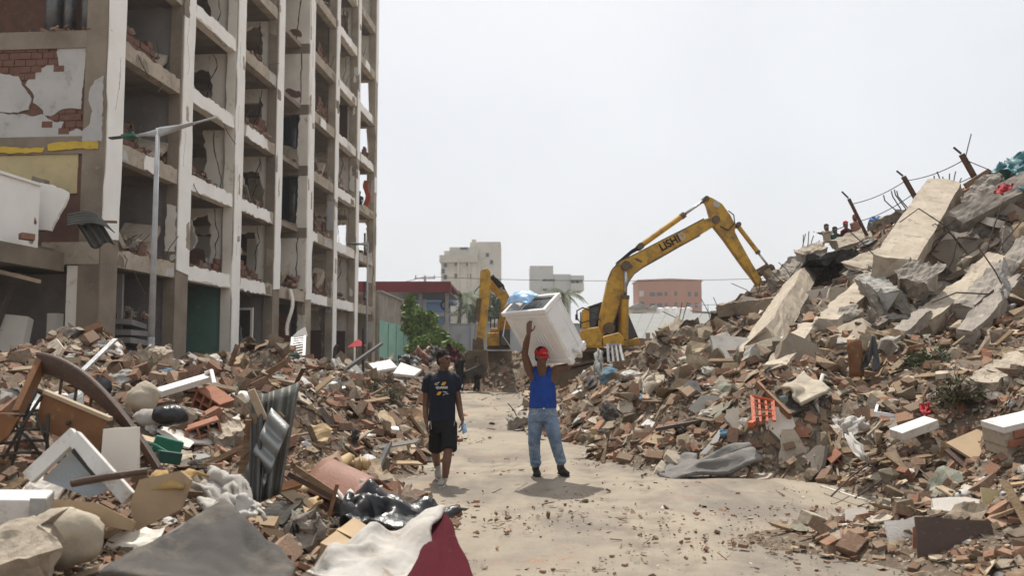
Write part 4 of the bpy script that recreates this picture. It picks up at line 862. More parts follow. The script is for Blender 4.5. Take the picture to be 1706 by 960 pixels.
for a in (x0, (x0 + x1) / 2, x1): MB().bar((a, 72.1, zt), (a, 72.1, zt + 1.25), .07).build('fence_post', 'grey_metal', t)
# utility pole, wires, cable coils
x, z = XZ(708, 461, 75); t = thing('utility_pole', (x, 75, 0), 'thin pale utility pole with a short crossarm rising behind the canopy', 'utility pole')
MB().tube([(x, 75, 0), (x, 75, z)], [.14, .1], 8).build('pole', 'pole_grey', t); MB().bar((x - .9, 75, z - .15), (x + .9, 75, z - .15), .1).build('crossarm', 'pole_grey', t)
for dx in (-.8, 0, .8): MB().tube([(x + dx, 75, z - .1), (x + dx, 75, z + .12)], .05, 6).build('insulator', 'concrete_grey', t)
def wire(name, pts, r, label): tag(MB().tube(pts, r, 5).build(name, 'wire'), label, 'wire')
def sag(a, b, s, n=24): a, b = Vector(a), Vector(b); return [a.lerp(b, i / n) - V(0, 0, s * 4 * (i / n) * (1 - i / n)) for i in range(n + 1)]
wire('overhead_wire', sag((x, 75, z), P(1330, 462, 75), .35, 30), .022, 'long thin overhead wire crossing the sky behind the big excavator boom')
wire('overhead_wire', sag((x, 75, z), P(590, 480, 75), .2), .022, 'short overhead wire from the utility pole towards the ruined block')
x, z = XZ(742, 486, 76); t = thing('coil_pole', (x, 76, 0), 'slim pole with two black cable coils hanging at its top beside the palm', 'pole'); MB().tube([(x, 76, 0), (x, 76, z)], .06, 8).build('pole', 'black_metal', t)
for dz in (.45, 1.2): MB().tube([(x + .36 * math.cos(a), 75.9, z - dz + .36 * math.sin(a)) for a in np.linspace(0, 2 * PI, 17)], .1, 6, cap=False).build('cable_coil', 'black_metal', t)
# trees
def leaves(centers, n, size, seed, flat=.0):
    r = np.random.default_rng(seed); mb_v, mb_f = [], []
    w = np.array([c[3] ** 2 for c in centers]); w = w / w.sum(); ids = r.choice(len(centers), n, p=w); C = np.array(centers)
    d = r.normal(0, 1, (n, 3)); d /= np.linalg.norm(d, axis=1)[:, None]; rad = r.uniform(.35, 1.05, n) ** .6
    p = C[ids, :3] + d * (C[ids, 3] * rad)[:, None] * np.array([1, 1, .8]); a = r.normal(0, 1, (n, 3)); a /= np.linalg.norm(a, axis=1)[:, None]; b = np.cross(a, r.normal(0, 1, (n, 3))); b /= np.linalg.norm(b, axis=1)[:, None]
    s = (size * r.uniform(.6, 1.4, n))[:, None]; q = np.stack([p - a * s, p + b * s * .45, p + a * s, p - b * s * .45], 1)
    return q.reshape(-1, 3), np.arange(n * 4).reshape(-1, 4)
def foliage(name, q, f, m, parent):
    o_ = WM(parent).translation; me = bpy.data.meshes.new(name); me.from_pydata((q - np.array(o_)).tolist(), [], f.tolist()); me.materials.append(MATS[m]); o = bpy.data.objects.new(name, me); COL.objects.link(o); o.parent = parent; return o
def tree(name, base, cl, n, size, m, label, cat, seed, trunk=True):
    t = thing(name, base, label, cat); q, f = leaves(cl, n, size, seed); foliage('foliage', q, f, m, t)
    if trunk:
        b = Vector(base); c0 = sum((Vector(c[:3]) for c in cl), V(0, 0, 0)) / len(cl); mid = b.lerp(c0, .6)
        MB().tube([b, b.lerp(mid, .5) + V(.08, 0, 0), mid], [.16, .12, .09], 7).build('trunk', 'bark', t)
        for k, c in enumerate(cl[:7]): MB().tube([mid, mid.lerp(Vector(c[:3]), .5) + V(0, 0, .1), Vector(c[:3])], [.07, .045, .02], 5).build('limb', 'bark', t)
    return t
def blob_c(lst, Y): return [(*P(a, b, Y + dy), r) for a, b, r, dy in lst]
tree('leafy_tree', (-6.2, 55, 0), blob_c([(690, 528, .8, 0), (705, 540, .8, .4), (688, 548, .7, -.4), (716, 530, .55, 0), (682, 510, .55, .4), (700, 560, .8, -.3), (684, 498, .3, 0), (720, 548, .4, 0)], 55), 2600, .17, 'leaf_light', 'bright green bushy tree against the end of the garage wall', 'tree', 3)
tree('leafy_shrub', (-4.2, 52, 0), blob_c([(705, 575, .7, 0), (725, 572, .75, .3), (745, 578, .6, -.2), (760, 584, .5, .2), (735, 560, .5, .4), (690, 585, .6, 0)], 52), 2200, .16, 'leaf_light', 'spreading green shrub low beneath the leafy tree', 'shrub', 4)
tree('dark_tree', (-8.2, 90, 0), blob_c([(800, 520, 1.6, 0), (835, 515, 1.5, 2), (850, 535, 1.2, 0), (820, 500, .8, 1)], 90), 1500, .3, 'leaf_palm', 'dull green tree behind the compound wall beside the small excavator', 'tree', 6)
def palm(base, top, spread, label, seed):
    t = thing('palm_tree', base, label, 'palm tree', None); r = random.Random(seed); b, c = Vector(base), Vector(top)
    MB().tube([b.lerp(c, i / 6) + V(.15 * math.sin(i), 0, 0) for i in range(6)] + [c], [.3, .25, .22, .2, .19, .18, .17], 8).build('trunk', 'bark', t)
    for k in range(20):
        az = 2 * PI * k / 20 + r.uniform(-.2, .2); up = r.uniform(-.25, 1.1); L = spread * r.uniform(.8, 1.15); pts = []
        for i in range(9):
            u = i / 8; pts.append(c + V(math.cos(az) * L * u * math.cos(up * .7), math.sin(az) * L * u * math.cos(up * .7), L * (u * math.sin(up) - .75 * u * u)))
        mb = MB().tube(pts, [.04 - .0035 * i for i in range(9)], 4)
        for i in range(1, 33):
            u = i / 33 * 8; j = min(int(u), 7); p = pts[j].lerp(pts[j + 1], u - j); d = (pts[j + 1] - pts[j]).normalized(); side = d.cross(V(0, 0, 1)).normalized(); ll = L * .2 * math.sin(PI * min(1, i / 33 * .85 + .12))
            for sg in (1, -1):
                e = p + (side * sg * .75 + d * .45 - V(0, 0, .5 + r.uniform(0, .3))) * ll; w = d * .045
                mb.add([p - w, p + w, e], [(0, 1, 2)])
        mb.build('frond', 'leaf_palm', t)
    return t
a = P(770, 496, 88); palm((a.x - .5, 88, 0), a, 2.9, 'coconut palm with drooping fronds in front of the beige tower', 1)
a = P(783, 512, 94); palm((a.x + .4, 94, 0), a, 2.3, 'smaller palm crowding the right side of the taller coconut palm', 5)
a = P(940, 492, 95); palm((a.x + .3, 95, 0), a, 2.7, 'lone palm with thin fronds in front of the grey tower', 2)
# far towers
def win(parent, x, y, z, w, h, m='window_dark', ny=-1, fr=None):
    o = MB().box((x, y, z), (w, .25, h)).build('window', m, parent)
    if fr: MB().box((x, y - .15, z - h / 2 - .1), (w + .4, .3, .15)).build('sill', fr, o)
    return o
Y = 222.0
t = thing('beige_tower', (-15, 230, 0), 'tall weathered beige concrete tower with stepped top and balcony band', 'building')
def fbox(name, m, a, b, c, d, y0, y1, to_ground=True):      # box whose front shows px a..b, py c..d at distance y0
    x0, z1 = XZ(a, c, y0); x1, z0 = XZ(b, d, y0); return wbox(name, m, x0, x1, y0, y1, 0 if to_ground else z0, z1, t)
fbox('tower_wing', 'tower_beige', 735, 797, 435, 480, Y, Y + 14); fbox('balcony_band', 'tower_beige', 732, 795, 425, 437, Y - .9, Y + 14.2, False)
fbox('penthouse', 'tower_beige', 749, 797, 412, 425.2, Y + 1, Y + 12, False); fbox('penthouse', 'tower_beige', 740, 750, 418, 425.2, Y + 1.2, Y + 10, False); fbox('tower_core', 'tower_beige', 795.2, 834, 403, 480, Y + 2, Y + 18); fbox('tower_core', 'tower_beige', 783, 800, 404, 424, Y + 4, Y + 16, False); fbox('lift_room', 'tower_beige', 786, 793, 399, 406, Y + 6, Y + 9, False)
for px in (757, 775, 792): fbox('fin', 'tower_beige', px + 5, px + 8, 437, 480, Y - .5, Y - .02)
for px, py in ((760, 438), (780, 438), (760, 458), (782, 458), (742, 440), (742, 460), (738, 450)): a = P(px, py + 2, Y); win(t, a.x, Y - .05, a.z, .85, 1.1, fr='tower_beige')
for px, py in ((819, 437), (812, 425)): a = P(px, py, Y + 2); win(t, a.x, Y + 1.95, a.z, .8, 1.0, fr='tower_beige')
for px in (770, 776): a = P(px, 414, Y + 1); win(t, a.x, Y + .95, a.z, 1.0, .6)
Y = 240.0
t = thing('grey_tower', (10, 246, 0), 'pale grey flat roofed tower with narrow window strips and a corner balcony', 'building')
fbox('tower_core', 'tower_grey', 883, 922, 443, 520, Y, Y + 12); fbox('tower_wing', 'tower_grey', 922.2, 951, 457, 520, Y + .6, Y + 12); fbox('balcony', 'tower_grey', 951.3, 973, 459, 466, Y - 1, Y + 8, False); fbox('balcony', 'tower_grey', 951.3, 973, 472, 484, Y - 1, Y + 8, False); fbox('balcony_back', 'tower_grey', 951.3, 972, 459, 484, Y + 3, Y + 8, False)
for px0, px1, py in ((904, 912, 467), (913, 924, 467), (904, 912, 483), (913, 924, 483), (954, 959, 469), (960, 966, 469)):
    a, b = P(px0, py, Y), P(px1, py, Y); win(t, (a.x + b.x) / 2, Y - .04 if px0 < 950 else Y + 2.9, a.z, b.x - a.x, .55)
Y = 258.0
t = thing('brick_office', (47, 264, 0), 'wide red brick office block with rows of small windows', 'building')
xa, zt = XZ(1117, 467, Y); xl, _ = XZ(1063, 470, Y + 5); xr, _ = XZ(1168, 468, Y + 5)
MB().prism([(xa, Y, 0), (xr, Y + 4.5, 0), (xr, Y + 16, 0), (xl, Y + 16, 0), (xl, Y + 4.5, 0)], (0, 0, zt)).build('office_body', 'tower_brick', t); MB().prism([(xa, Y - .3, zt), (xr + .3, Y + 4.3, zt), (xr + .3, Y + 16, zt), (xl - .3, Y + 16, zt), (xl - .3, Y + 4.3, zt)], (0, 0, .5)).build('parapet', 'tower_brick', t)
def fwin(a, b, u, z, w, h, m='window_dark'):
    a, b = Vector(a), Vector(b); p = a.lerp(b, u); d = (b - a).normalized(); n = V(d.y, -d.x, 0); MB().prism([p - d * w / 2 + V(0, 0, z), p + d * w / 2 + V(0, 0, z), p + d * w / 2 + V(0, 0, z + h), p - d * w / 2 + V(0, 0, z + h)], n * .12).build('window', m, t)
for r_ in range(5):
    z = zt - 4.6 - r_ * 3.3
    for u in (.40, .48, .62, .70, .86): fwin((xl, Y + 4.5, 0), (xa, Y, 0), u, z, .8, 1.1)
    for u in (.16, .60, .82): fwin((xa, Y, 0), (xr, Y + 4.5, 0), u, z, 1.0, 1.3)
    fwin((xl, Y + 4.5, 0), (xa, Y, 0), .1, z, 1.4, 1.7, 'tower_beige' if r_ == 0 else 'window_dark')
fwin((xa, Y, 0), (xr, Y + 4.5, 0), .38, zt - 22, 1.8, 14)
# low roofs and houses beyond the big excavator
t = thing('grey_shed', (12, 75, 0), 'wide low shed with a sloping pale grey sheet roof behind the big excavator', 'shed')
a0, a1, b0, b1 = P(1035, 566, 62), P(1250, 566, 62), P(1050, 524, 84), P(1290, 524, 84)
for i in range(12):
    u, w = i / 12, (i + 1) / 12 - .002; MB().prism([a0.lerp(a1, u), a0.lerp(a1, w), b0.lerp(b1, w), b0.lerp(b1, u)], (0, 0, .08 + .02 * (i % 2))).build('roof_sheet', 'roof_grey', t)
MB().prism([(a0.x + .3, 62.4, 0), (a1.x - .3, 62.4, 0), (a1.x - .3, 62.4, a0.z - .02), (a0.x + .3, 62.4, a0.z - .02)], (0, .2, 0)).build('front_wall', 'concrete', t)
t = thing('yard_fence', (9, 55, 0), 'weathered brown board fence with posts below the shed roof', 'fence')
for i in range(9): x = 6.6 + i * .5; MB().box((x, 55, 1.3), (.48, .05, 2.7 - .04 * (i % 3))).build('board', 'wood', t)
for x in (6.3, 8.6, 11.1): wbox('post', 'concrete', x - .15, x + .1, 54.9, 55.15, 0, 3.0, t)
def house(px0, px1, py, Y, dep, m, label, roof=True):
    global t
    x0, z1 = XZ(px0, py, Y); x1, _ = XZ(px1, py, Y); t = thing('small_house', ((x0 + x1) / 2, Y, 0), label, 'house'); wbox('wall_body', m, x0, x1, Y, Y + dep, 0, z1, t)
    if roof: MB().prism([(x0 - .3, Y - .4, z1 + .003), (x1 + .3, Y - .4, z1 + .003), (x1 + .3, Y - .4, z1 + .15), ((x0 + x1) / 2, Y - .4, z1 + .75), (x0 - .3, Y - .4, z1 + .15)], (0, dep + .8, 0)).build('roof', 'concrete_grey', t)
    for u in (.3, .7): win(t, x0 + (x1 - x0) * u, Y - .02, z1 - 1.0, .9, .8)
house(1052, 1078, 514, 110, 8, 'tower_beige', 'small beige house with a low pitched roof left of the water tanks'); house(1078, 1104, 518, 118, 8, 'plaster_inner', 'small whitish house squeezed behind the beige house'); house(1150, 1196, 519, 125, 9, 'concrete_grey', 'flat grey house with rooftop rails right of the water tanks', False)
x0, z0 = XZ(1150, 519, 125); x1, z1 = XZ(1240, 508, 125)
for a in np.linspace(x0, x1, 7): MB().bar((a, 125.2, z0 - .2), (a, 125.2, z1), .09).build('rail_post', 'grey_metal', t)
MB().bar((x0, 125.2, z1), (x1, 125.2, z1), .09).build('rail', 'grey_metal', t)
house(1200, 1262, 521, 130, 9, 'tower_beige', 'low pale house below the slope of the big rubble mound', False); house(1290, 1330, 505, 120, 9, 'plaster_white', 'white house glimpsed under the rubble beam', False)
for i, (px, py, Y_) in enumerate(((1112, 512, 112), (1124, 512, 113), (1136, 513, 111), (1100, 513, 114), (1147, 512, 114))):
    a = P(px, py, Y_); tk = MB().tube([(a.x, Y_, a.z - 1.3), (a.x, Y_, a.z - .1), (a.x, Y_, a.z)], [.48, .48, .2], 14).build('water_tank', 'white_plastic', None, smooth=False); tag(tk, ['squat white rooftop water tank, second of the row from the red brick side', 'white rooftop water tank in the middle of the row', 'white rooftop water tank fourth along the row', 'white rooftop water tank beside the whitish house', 'white rooftop water tank nearest the railed house'][i], 'water tank', 'white water tanks on the low roofs')
Y_ = 113; x0, z0 = XZ(1094, 527, Y_); x1, _ = XZ(1152, 527, Y_); t = thing('tank_house', ((x0 + x1) / 2, 114, 0), 'low flat roofed house carrying the white water tanks', 'house'); wbox('wall_body', 'tower_beige', x0, x1, 109.5, 117, 0, P(1120, 513, 112).z - 1.32, t)
# ================================================================ EXCAVATORS
def zx(x, y): return 760 + x / 2.909, 310 + y / 2.909           # from an enlargement of the photograph to its pixels
def wpt(x, y, Y): return P(*zx(x, y), Y)
def plate(name, m, pts, Y, th, parent, bevel=.03):
    return MB().prism([wpt(a, b, Y - th / 2) for a, b in pts], (0, th, 0)).build(name, m, parent, bevel=bevel)
def cyl(parent, a, b, split, r, Y, dy=0):
    A, B = wpt(*a, Y) + V(0, dy, 0), wpt(*b, Y) + V(0, dy, 0); M = A.lerp(B, split)
    o = MB().tube([A, M], r, 12).build('cylinder_barrel', 'yellow_paint', parent, smooth=False); MB().tube([A.lerp(B, split - .04), A.lerp(B, split + .015)], r * 1.15, 12).build('gland', 'mud_steel', o); MB().tube([M, B], r * .5, 10).build('cylinder_rod', 'steel', parent, smooth=True)
def pin(mb, x, y, Y, r, half): p = wpt(x, y, Y); mb.tube([p - V(0, half, 0), p + V(0, half, 0)], r, 14)
YE = 31.0
EX = thing('excavator', (2.9, YE, hz(2.9, YE)), 'large yellow tracked excavator with its long boom reaching over to the big rubble mound', 'excavator')
plate('boom', 'yellow_paint', [(692, 690), (700, 620), (720, 530), (735, 460), (755, 405), (790, 368), (840, 345), (900, 315), (1000, 262), (1100, 212), (1200, 160), (1245, 150), (1264, 162), (1264, 182), (1240, 202), (1180, 238), (1080, 292), (980, 350), (900, 395), (860, 425), (835, 460), (820, 500), (800, 560), (770, 640), (745, 700), (715, 725)], YE, .5, EX, .035)
boom = [o for o in bpy.data.objects if o.name == 'boom'][0]
for e, y0 in (('top', 0), ('bot', 0)):
    ln = [(735, 455), (757, 404), (792, 366), (842, 343), (902, 313), (1002, 260), (1102, 210), (1200, 158)] if e == 'top' else [(760, 668), (801, 562), (822, 502), (837, 462), (862, 427), (902, 397), (982, 352), (1082, 294), (1182, 240)]
    for sy in (-.235, .235): MB().tube([wpt(a, b, YE + sy) for a, b in ln], .022, 6).build('weld_seam', 'mud_steel', boom)
STK = plate('stick', 'yellow_paint', [(1203, 62), (1212, 48), (1240, 55), (1290, 85), (1330, 140), (1355, 190), (1352, 220), (1372, 262), (1432, 370), (1482, 450), (1496, 482), (1470, 494), (1440, 450), (1380, 372), (1300, 258), (1252, 198), (1232, 145), (1218, 95)], YE, .36, EX, .03)
plate('wear_patch', 'print_grey', [(1243, 80), (1258, 70), (1275, 76), (1280, 95), (1266, 104), (1250, 98)], YE - .19, .012, STK, 0)
cyl(EX, (880, 300), (1207, 66), .68, .10, YE); cyl(EX, (1362, 190), (1516, 392), .66, .085, YE)
for dy in (-.42, .42): cyl(EX, (808, 745), (815, 392), .58, .13, YE, dy)
pm = MB()
for x, y, r, h in ((815, 392, .17, .52), (1250, 168, .14, .34), (1207, 66, .1, .26), (890, 295, .12, .3), (1362, 190, .09, .25), (1516, 392, .08, .24), (1482, 475, .1, .26), (1468, 420, .07, .24), (735, 690, .2, .45)): pin(pm, x, y, YE, r, h)
pm.build('pivot_pin', 'mud_steel', EX)
MB().bar(wpt(1466, 422, YE), wpt(1516, 392, YE), .12, .3).build('link', 'mud_steel', EX); MB().bar(wpt(1516, 392, YE), wpt(1548, 468, YE), .16, .32).build('link', 'mud_steel', EX)
bk = MB().prism([wpt(a, b, YE - .6) for a, b in ((1482, 470), (1520, 455), (1552, 468), (1572, 500), (1566, 535), (1540, 552), (1505, 545), (1490, 510))], (0, 1.2, 0)).build('bucket', 'mud_steel', EX, bevel=.04)
for i in range(5): a = wpt(1508, 546, YE - .5 + i * .25); MB().box(a, (.12, .1, .32), (0, .3, 0), taper=.5).build('tooth', 'mud_steel', bk)
for i, (c0, dz) in enumerate(((880, 0), (870, 8), (862, 14))): MB().tube([wpt(890, 290 + dz, YE - .1 + i * .1), wpt(850, 312 + dz, YE - .1 + i * .1), wpt(800, 355 + dz, YE - .1 + i * .1), wpt(775, 375 + dz, YE - .1 + i * .1)], .03, 6).build('hydraulic_hose', 'rubber', EX)
MB().tube([wpt(1320, 120, YE - .2), wpt(1345, 140, YE - .3), wpt(1350, 180, YE - .28), wpt(1320, 215, YE - .24), wpt(1280, 195, YE - .2)], .022, 6).build('hydraulic_hose', 'rubber', EX)
for pts in (((862, 352), (880, 350), (905, 366), (895, 372), (872, 362)), ((833, 385), (850, 380), (858, 392), (845, 402), (836, 398))): plate('worn_paint', 'mud_steel', pts, YE - .252, .006, boom, 0)
# lettering on the boom
def text_mesh(s, cap, bold=.0, xs=1.0):
    c = bpy.data.curves.new('lettering', 'FONT'); c.body = s; c.size = 1; c.offset = bold; c.extrude = .01; o = bpy.data.objects.new('lettering', c); COL.objects.link(o)
    me = bpy.data.meshes.new_from_object(o.evaluated_get(bpy.context.evaluated_depsgraph_get())); v = np.array([x.co[:] for x in me.vertices]); f = [tuple(p.vertices) for p in me.polygons]
    bpy.data.objects.remove(o); bpy.data.curves.remove(c); bpy.data.meshes.remove(me); hgt = v[:, 1].max() - v[:, 1].min(); k = cap / hgt; v[:, :2] -= v[:, :2].min(0); v[:, 0] *= k * xs; v[:, 1] *= k; return v, f
def flat_text(s, a, b, cap, bold, m, parent, Y):
    A, B = wpt(*a, Y), wpt(*b, Y); v, f = text_mesh(s, cap, bold); L = (B - A).length; v[:, 0] *= L / v[:, 0].max(); ux = (B - A).normalized(); uz = V(-ux.z, 0, ux.x)
    MB().add([A + ux * p[0] + uz * p[1] + V(0, -.004 if p[2] > 0 else .004, 0) for p in v], f).build('lettering', m, parent)
flat_text('LISHI', (999, 318), (1090, 268), .30, .035, 'print_black', boom, YE - .253); flat_text('D', (1094, 266), (1118, 253), .28, .035, 'print_grey', boom, YE - .253)
# upper structure
zd = wpt(700, 785, YE).z
def ebox(name, m, x0, x1, y0, y1, Y0, Y1, parent=EX, bevel=.04):
    a, b = wpt(x0, y0, Y0), wpt(x1, y1, Y0); return MB().box(((a.x + b.x) / 2, (Y0 + Y1) / 2, (a.z + b.z) / 2), (abs(b.x - a.x), Y1 - Y0, abs(a.z - b.z))).build(name, m, parent, bevel=bevel)
plate('engine_hood', 'yellow_paint', [(610, 785), (610, 700), (640, 690), (690, 683), (716, 735), (718, 785)], 29.9, 1.0, EX); ebox('deck', 'mud_steel', 600, 890, 784, 806, 29.5, 32.6)
plate('side_box', 'yellow_paint', [(702, 782), (704, 738), (725, 726), (790, 710), (812, 735), (815, 775)], 29.7, .6, EX)
plate('door_panel', 'yellow_paint', [(625, 775), (625, 708), (685, 700), (704, 738), (704, 775)], 29.38, .03, EX, .01)
cb = plate('cab', 'dark_glass', [(645, 640), (645, 588), (700, 567), (812, 575), (832, 612), (884, 736), (815, 752), (650, 740)], 32.1, 1.2, EX, .03)
plate('cab_roof', 'black_metal', [(640, 596), (640, 584), (700, 563), (812, 571), (820, 584), (700, 580)], 32.1, 1.3, cb, .02); plate('cab_sill', 'yellow_paint', [(812, 752), (884, 734), (890, 765), (860, 778), (812, 782)], 31.9, 1.6, cb, .03)
plate('cab_window', 'lid_glass', [(655, 642), (658, 606), (690, 596), (694, 640)], 31.47, .02, cb, 0)
plate('cab_post', 'yellow_paint', [(612, 690), (614, 598), (645, 588), (646, 690)], 30.6, .5, EX, .03)
for pts in ([(585, 640), (585, 605), (612, 590), (640, 600), (690, 628)], [(604, 690), (604, 612)], [(585, 640), (604, 665), (690, 640), (700, 655)]): MB().tube([wpt(a, b, 29.8) for a, b in pts], .028, 6).build('handrail', 'black_metal', EX)
ebox('mirror', 'black_metal', 578, 590, 622, 650, 29.8, 29.9, bevel=.01)
# undercarriage on the heaped ground
def track(parent, cx, cy, cz, L, h, w, tilt, m='mud_steel'):
    c, s = math.cos(tilt), math.sin(tilt); out = []; r = h / 2
    for k in range(48):
        u = k / 48 * (2 * (L - h) + PI * h); a = L - h
        if u < a: x, z, n = -a / 2 + u, r, (0, 1)
        elif u < a + PI * r: t_ = (u - a) / r; x, z, n = a / 2 + math.sin(t_) * r, math.cos(t_) * r, (math.sin(t_), math.cos(t_))
        elif u < 2 * a + PI * r: x, z, n = a / 2 - (u - a - PI * r), -r, (0, -1)
        else: t_ = (u - 2 * a - PI * r) / r; x, z, n = -a / 2 - math.sin(t_) * r, -math.cos(t_) * r, (-math.sin(t_), -math.cos(t_))
        out.append((x, z, n))
    tr = MB().rings([(V(cx, cy - w * .35, cz), V(c, 0, s) * (L / 2 - .08), V(-s, 0, c) * (h / 2 - .1)), (V(cx, cy + w * .35, cz), V(c, 0, s) * (L / 2 - .08), V(-s, 0, c) * (h / 2 - .1))], 24, sq=.5).build('track', m, parent)
    for x, z, n in out:
        p = V(cx + x * c - z * s, cy, cz + x * s + z * c); nn_ = V(n[0] * c - n[1] * s, 0, n[0] * s + n[1] * c); tt = V(nn_.z, 0, -nn_.x)
        MB().bar(p - V(0, w / 2, 0), p + V(0, w / 2, 0), .16, .09, up=nn_).build('track_shoe', m, tr)
    for i in range(5): x = -(L - h) / 2 + (L - h) * i / 4; p = V(cx + x * c + .15 * s, cy - w * .3, cz + x * s - .15 * c); MB().tube([p - V(0, .12, 0), p + V(0, .1, 0)], .16, 12).build('roller', m, tr)
hx = hz(2.9, YE)
track(EX, 3.05, 29.9, max(hx, .7) + .28, 3.5, .8, .6, .2); track(EX, 3.05, 32.0, max(hx, .7) + .3, 3.5, .8, .6, .2)
MB().tube([(2.9, YE, hx), (2.9, YE, zd)], [.9, .7], 20).build('turntable', 'mud_steel', EX); MB().box((2.8, YE, max(hx, .75) + .4), (2.6, 1.6, .4), (0, -.16, 0)).build('chassis', 'mud_steel', EX)
# ---- the smaller excavator farther down the road, seen almost end on
YS = 38.5
E2 = thing('excavator', (-.9, 40.5, 0), 'smaller yellow excavator farther down the road with its stick folded upright and muddy bucket down', 'excavator')
plate('stick', 'yellow_paint', [(118, 412), (130, 402), (152, 398), (166, 415), (168, 478), (158, 560), (136, 760), (128, 806), (84, 806), (90, 740), (108, 600), (112, 500)], YS, .42, E2)
plate('boom', 'yellow_paint', [(160, 470), (168, 455), (205, 466), (238, 500), (262, 540), (270, 575), (268, 612), (245, 622), (225, 606), (216, 560), (190, 525), (165, 505)], YS + .6, .45, E2)
MB().bar(wpt(248, 596, YS + .8), wpt(215, 760, YS + 3.2), .5, .6).build('boom_root', 'yellow_paint', E2, bevel=.04)
a_, b_ = wpt(112, 545, YS - .3), wpt(92, 745, YS - .3); MB().tube([a_, a_.lerp(b_, .55)], .11, 10).build('cylinder_barrel', 'mud_steel', E2); MB().tube([a_.lerp(b_, .55), b_], .06, 10).build('cylinder_rod', 'steel', E2)
MB().tube([wpt(172, 436, YS), wpt(215, 492, YS)], .1, 10).build('cylinder_barrel', 'rubber', E2); MB().tube([wpt(215, 492, YS), wpt(235, 512, YS)], .06, 8).build('cylinder_rod', 'steel', E2)
for k in range(3): MB().tube([wpt(168, 440 + k * 6, YS - .1), wpt(195, 448 + k * 8, YS - .2), wpt(228, 480 + k * 6, YS - .1), wpt(238, 510, YS)], .03, 6).build('hydraulic_hose', 'rubber', E2)
MB().tube([wpt(88, 520, YS), wpt(95, 505, YS), wpt(115, 485, YS - .2)], .02, 5).build('hydraulic_hose', 'rubber', E2)
bk = plate('bucket', 'mud_steel', [(40, 810), (60, 795), (150, 795), (152, 880), (140, 925), (110, 940), (62, 935), (45, 890)], YS - .1, .9, E2, .05); plate('bucket_bracket', 'mud_steel', [(78, 800), (80, 740), (104, 732), (130, 740), (134, 800)], YS, .6, E2, .03)
for i in range(4): MB().box(wpt(55 + i * 26, 940, YS - .4), (.16, .12, .3), taper=.5).build('tooth', 'mud_steel', bk)
ebox('engine_hood', 'yellow_paint', 150, 212, 712, 775, 40.4, 43.5, E2); ebox('counterweight', 'yellow_paint', 165, 212, 690, 713, 40.8, 43.5, E2); c_ = ebox('cab', 'dark_glass', 212, 262, 640, 775, 40.2, 42.2, E2)
for x in (166, 186, 206): MB().bar(wpt(x, 690, 40.6), wpt(x, 640, 40.6), .05).build('handrail', 'black_metal', E2)
MB().bar(wpt(166, 640, 40.6), wpt(206, 640, 40.6), .05).build('handrail', 'black_metal', E2)
ebox('deck', 'mud_steel', 150, 262, 776, 792, 40.8, 43.6, E2); MB().tube([(-.7, 42, 0), (-.7, 42, wpt(200, 800, 41).z)], .7, 16).build('turntable', 'mud_steel', E2)
for x in (-1.8, .5): track(E2, x, 42, .5, 1.0, .9, 3.4, 0)
# ================================================================ PEOPLE
def fuse(mb, name, m, parent, vox, smooth=3, world=True):       # overlapping volumes grown together into one continuous skin
    o = mb.build(name, m, parent, world=world); md = o.modifiers.new('r', 'REMESH'); md.mode = 'VOXEL'; md.voxel_size = vox; md.use_smooth_shade = True
    s = o.modifiers.new('s', 'SMOOTH'); s.factor = .5; s.iterations = smooth
    me = bpy.data.meshes.new_from_object(o.evaluated_get(bpy.context.evaluated_depsgraph_get())); old = o.data; o.modifiers.clear(); o.data = me; bpy.data.meshes.remove(old)
    if not me.materials: me.materials.append(MATS[m])
    me.polygons.foreach_set('use_smooth', [True] * len(me.polygons)); return o
def frame(f, up=V(0, 0, 1)):
    f = Vector(f).normalized(); r = f.cross(up).normalized(); u = r.cross(f).normalized(); return f, r, u      # forward, person's left-or-right axis, up
def head_vol(mb, c, f, up=V(0, 0, 1), s=1.0):
    f, r, u = frame(f, up); c = Vector(c); M = Matrix((r, f, u)).transposed()
    mb.ball(c + u * .02 * s - f * .012 * s, (.073 * s, .092 * s, .092 * s), 16, M=M)
    mb.rings([(c + u * .03 * s + f * .02 * s, r * .066 * s, f * .07 * s), (c - u * .03 * s + f * .028 * s, r * .060 * s, f * .062 * s), (c - u * .075 * s + f * .035 * s, r * .047 * s, f * .05 * s), (c - u * .108 * s + f * .045 * s, r * .026 * s, f * .032 * s)], 14)
    mb.rings([(c + u * .012 * s + f * .086 * s, r * .009 * s, f * .008 * s), (c - u * .018 * s + f * .098 * s, r * .012 * s, f * .012 * s), (c - u * .034 * s + f * .099 * s, r * .019 * s, f * .014 * s), (c - u * .04 * s + f * .09 * s, r * .015 * s, f * .012 * s)], 10)
    mb.rings([(c + u * .03 * s + f * .077 * s - r * .05 * s, u * .009 * s, f * .012 * s), (c + u * .034 * s + f * .088 * s, u * .01 * s, f * .012 * s), (c + u * .03 * s + f * .077 * s + r * .05 * s, u * .009 * s, f * .012 * s)], 8)
    for k in (-1, 1): mb.ball(c + r * .074 * k * s - f * .008 * s - u * .008 * s, (.013 * s, .02 * s, .031 * s), 8, M=M); mb.ball(c + r * .038 * k * s + f * .066 * s - u * .02 * s, (.022 * s, .02 * s, .024 * s), 8, M=M)
    for dz in (-.060, -.070): mb.ball(c - u * -dz * s + f * .083 * s, (.024 * s, .012 * s, .006 * s), 8, M=M)
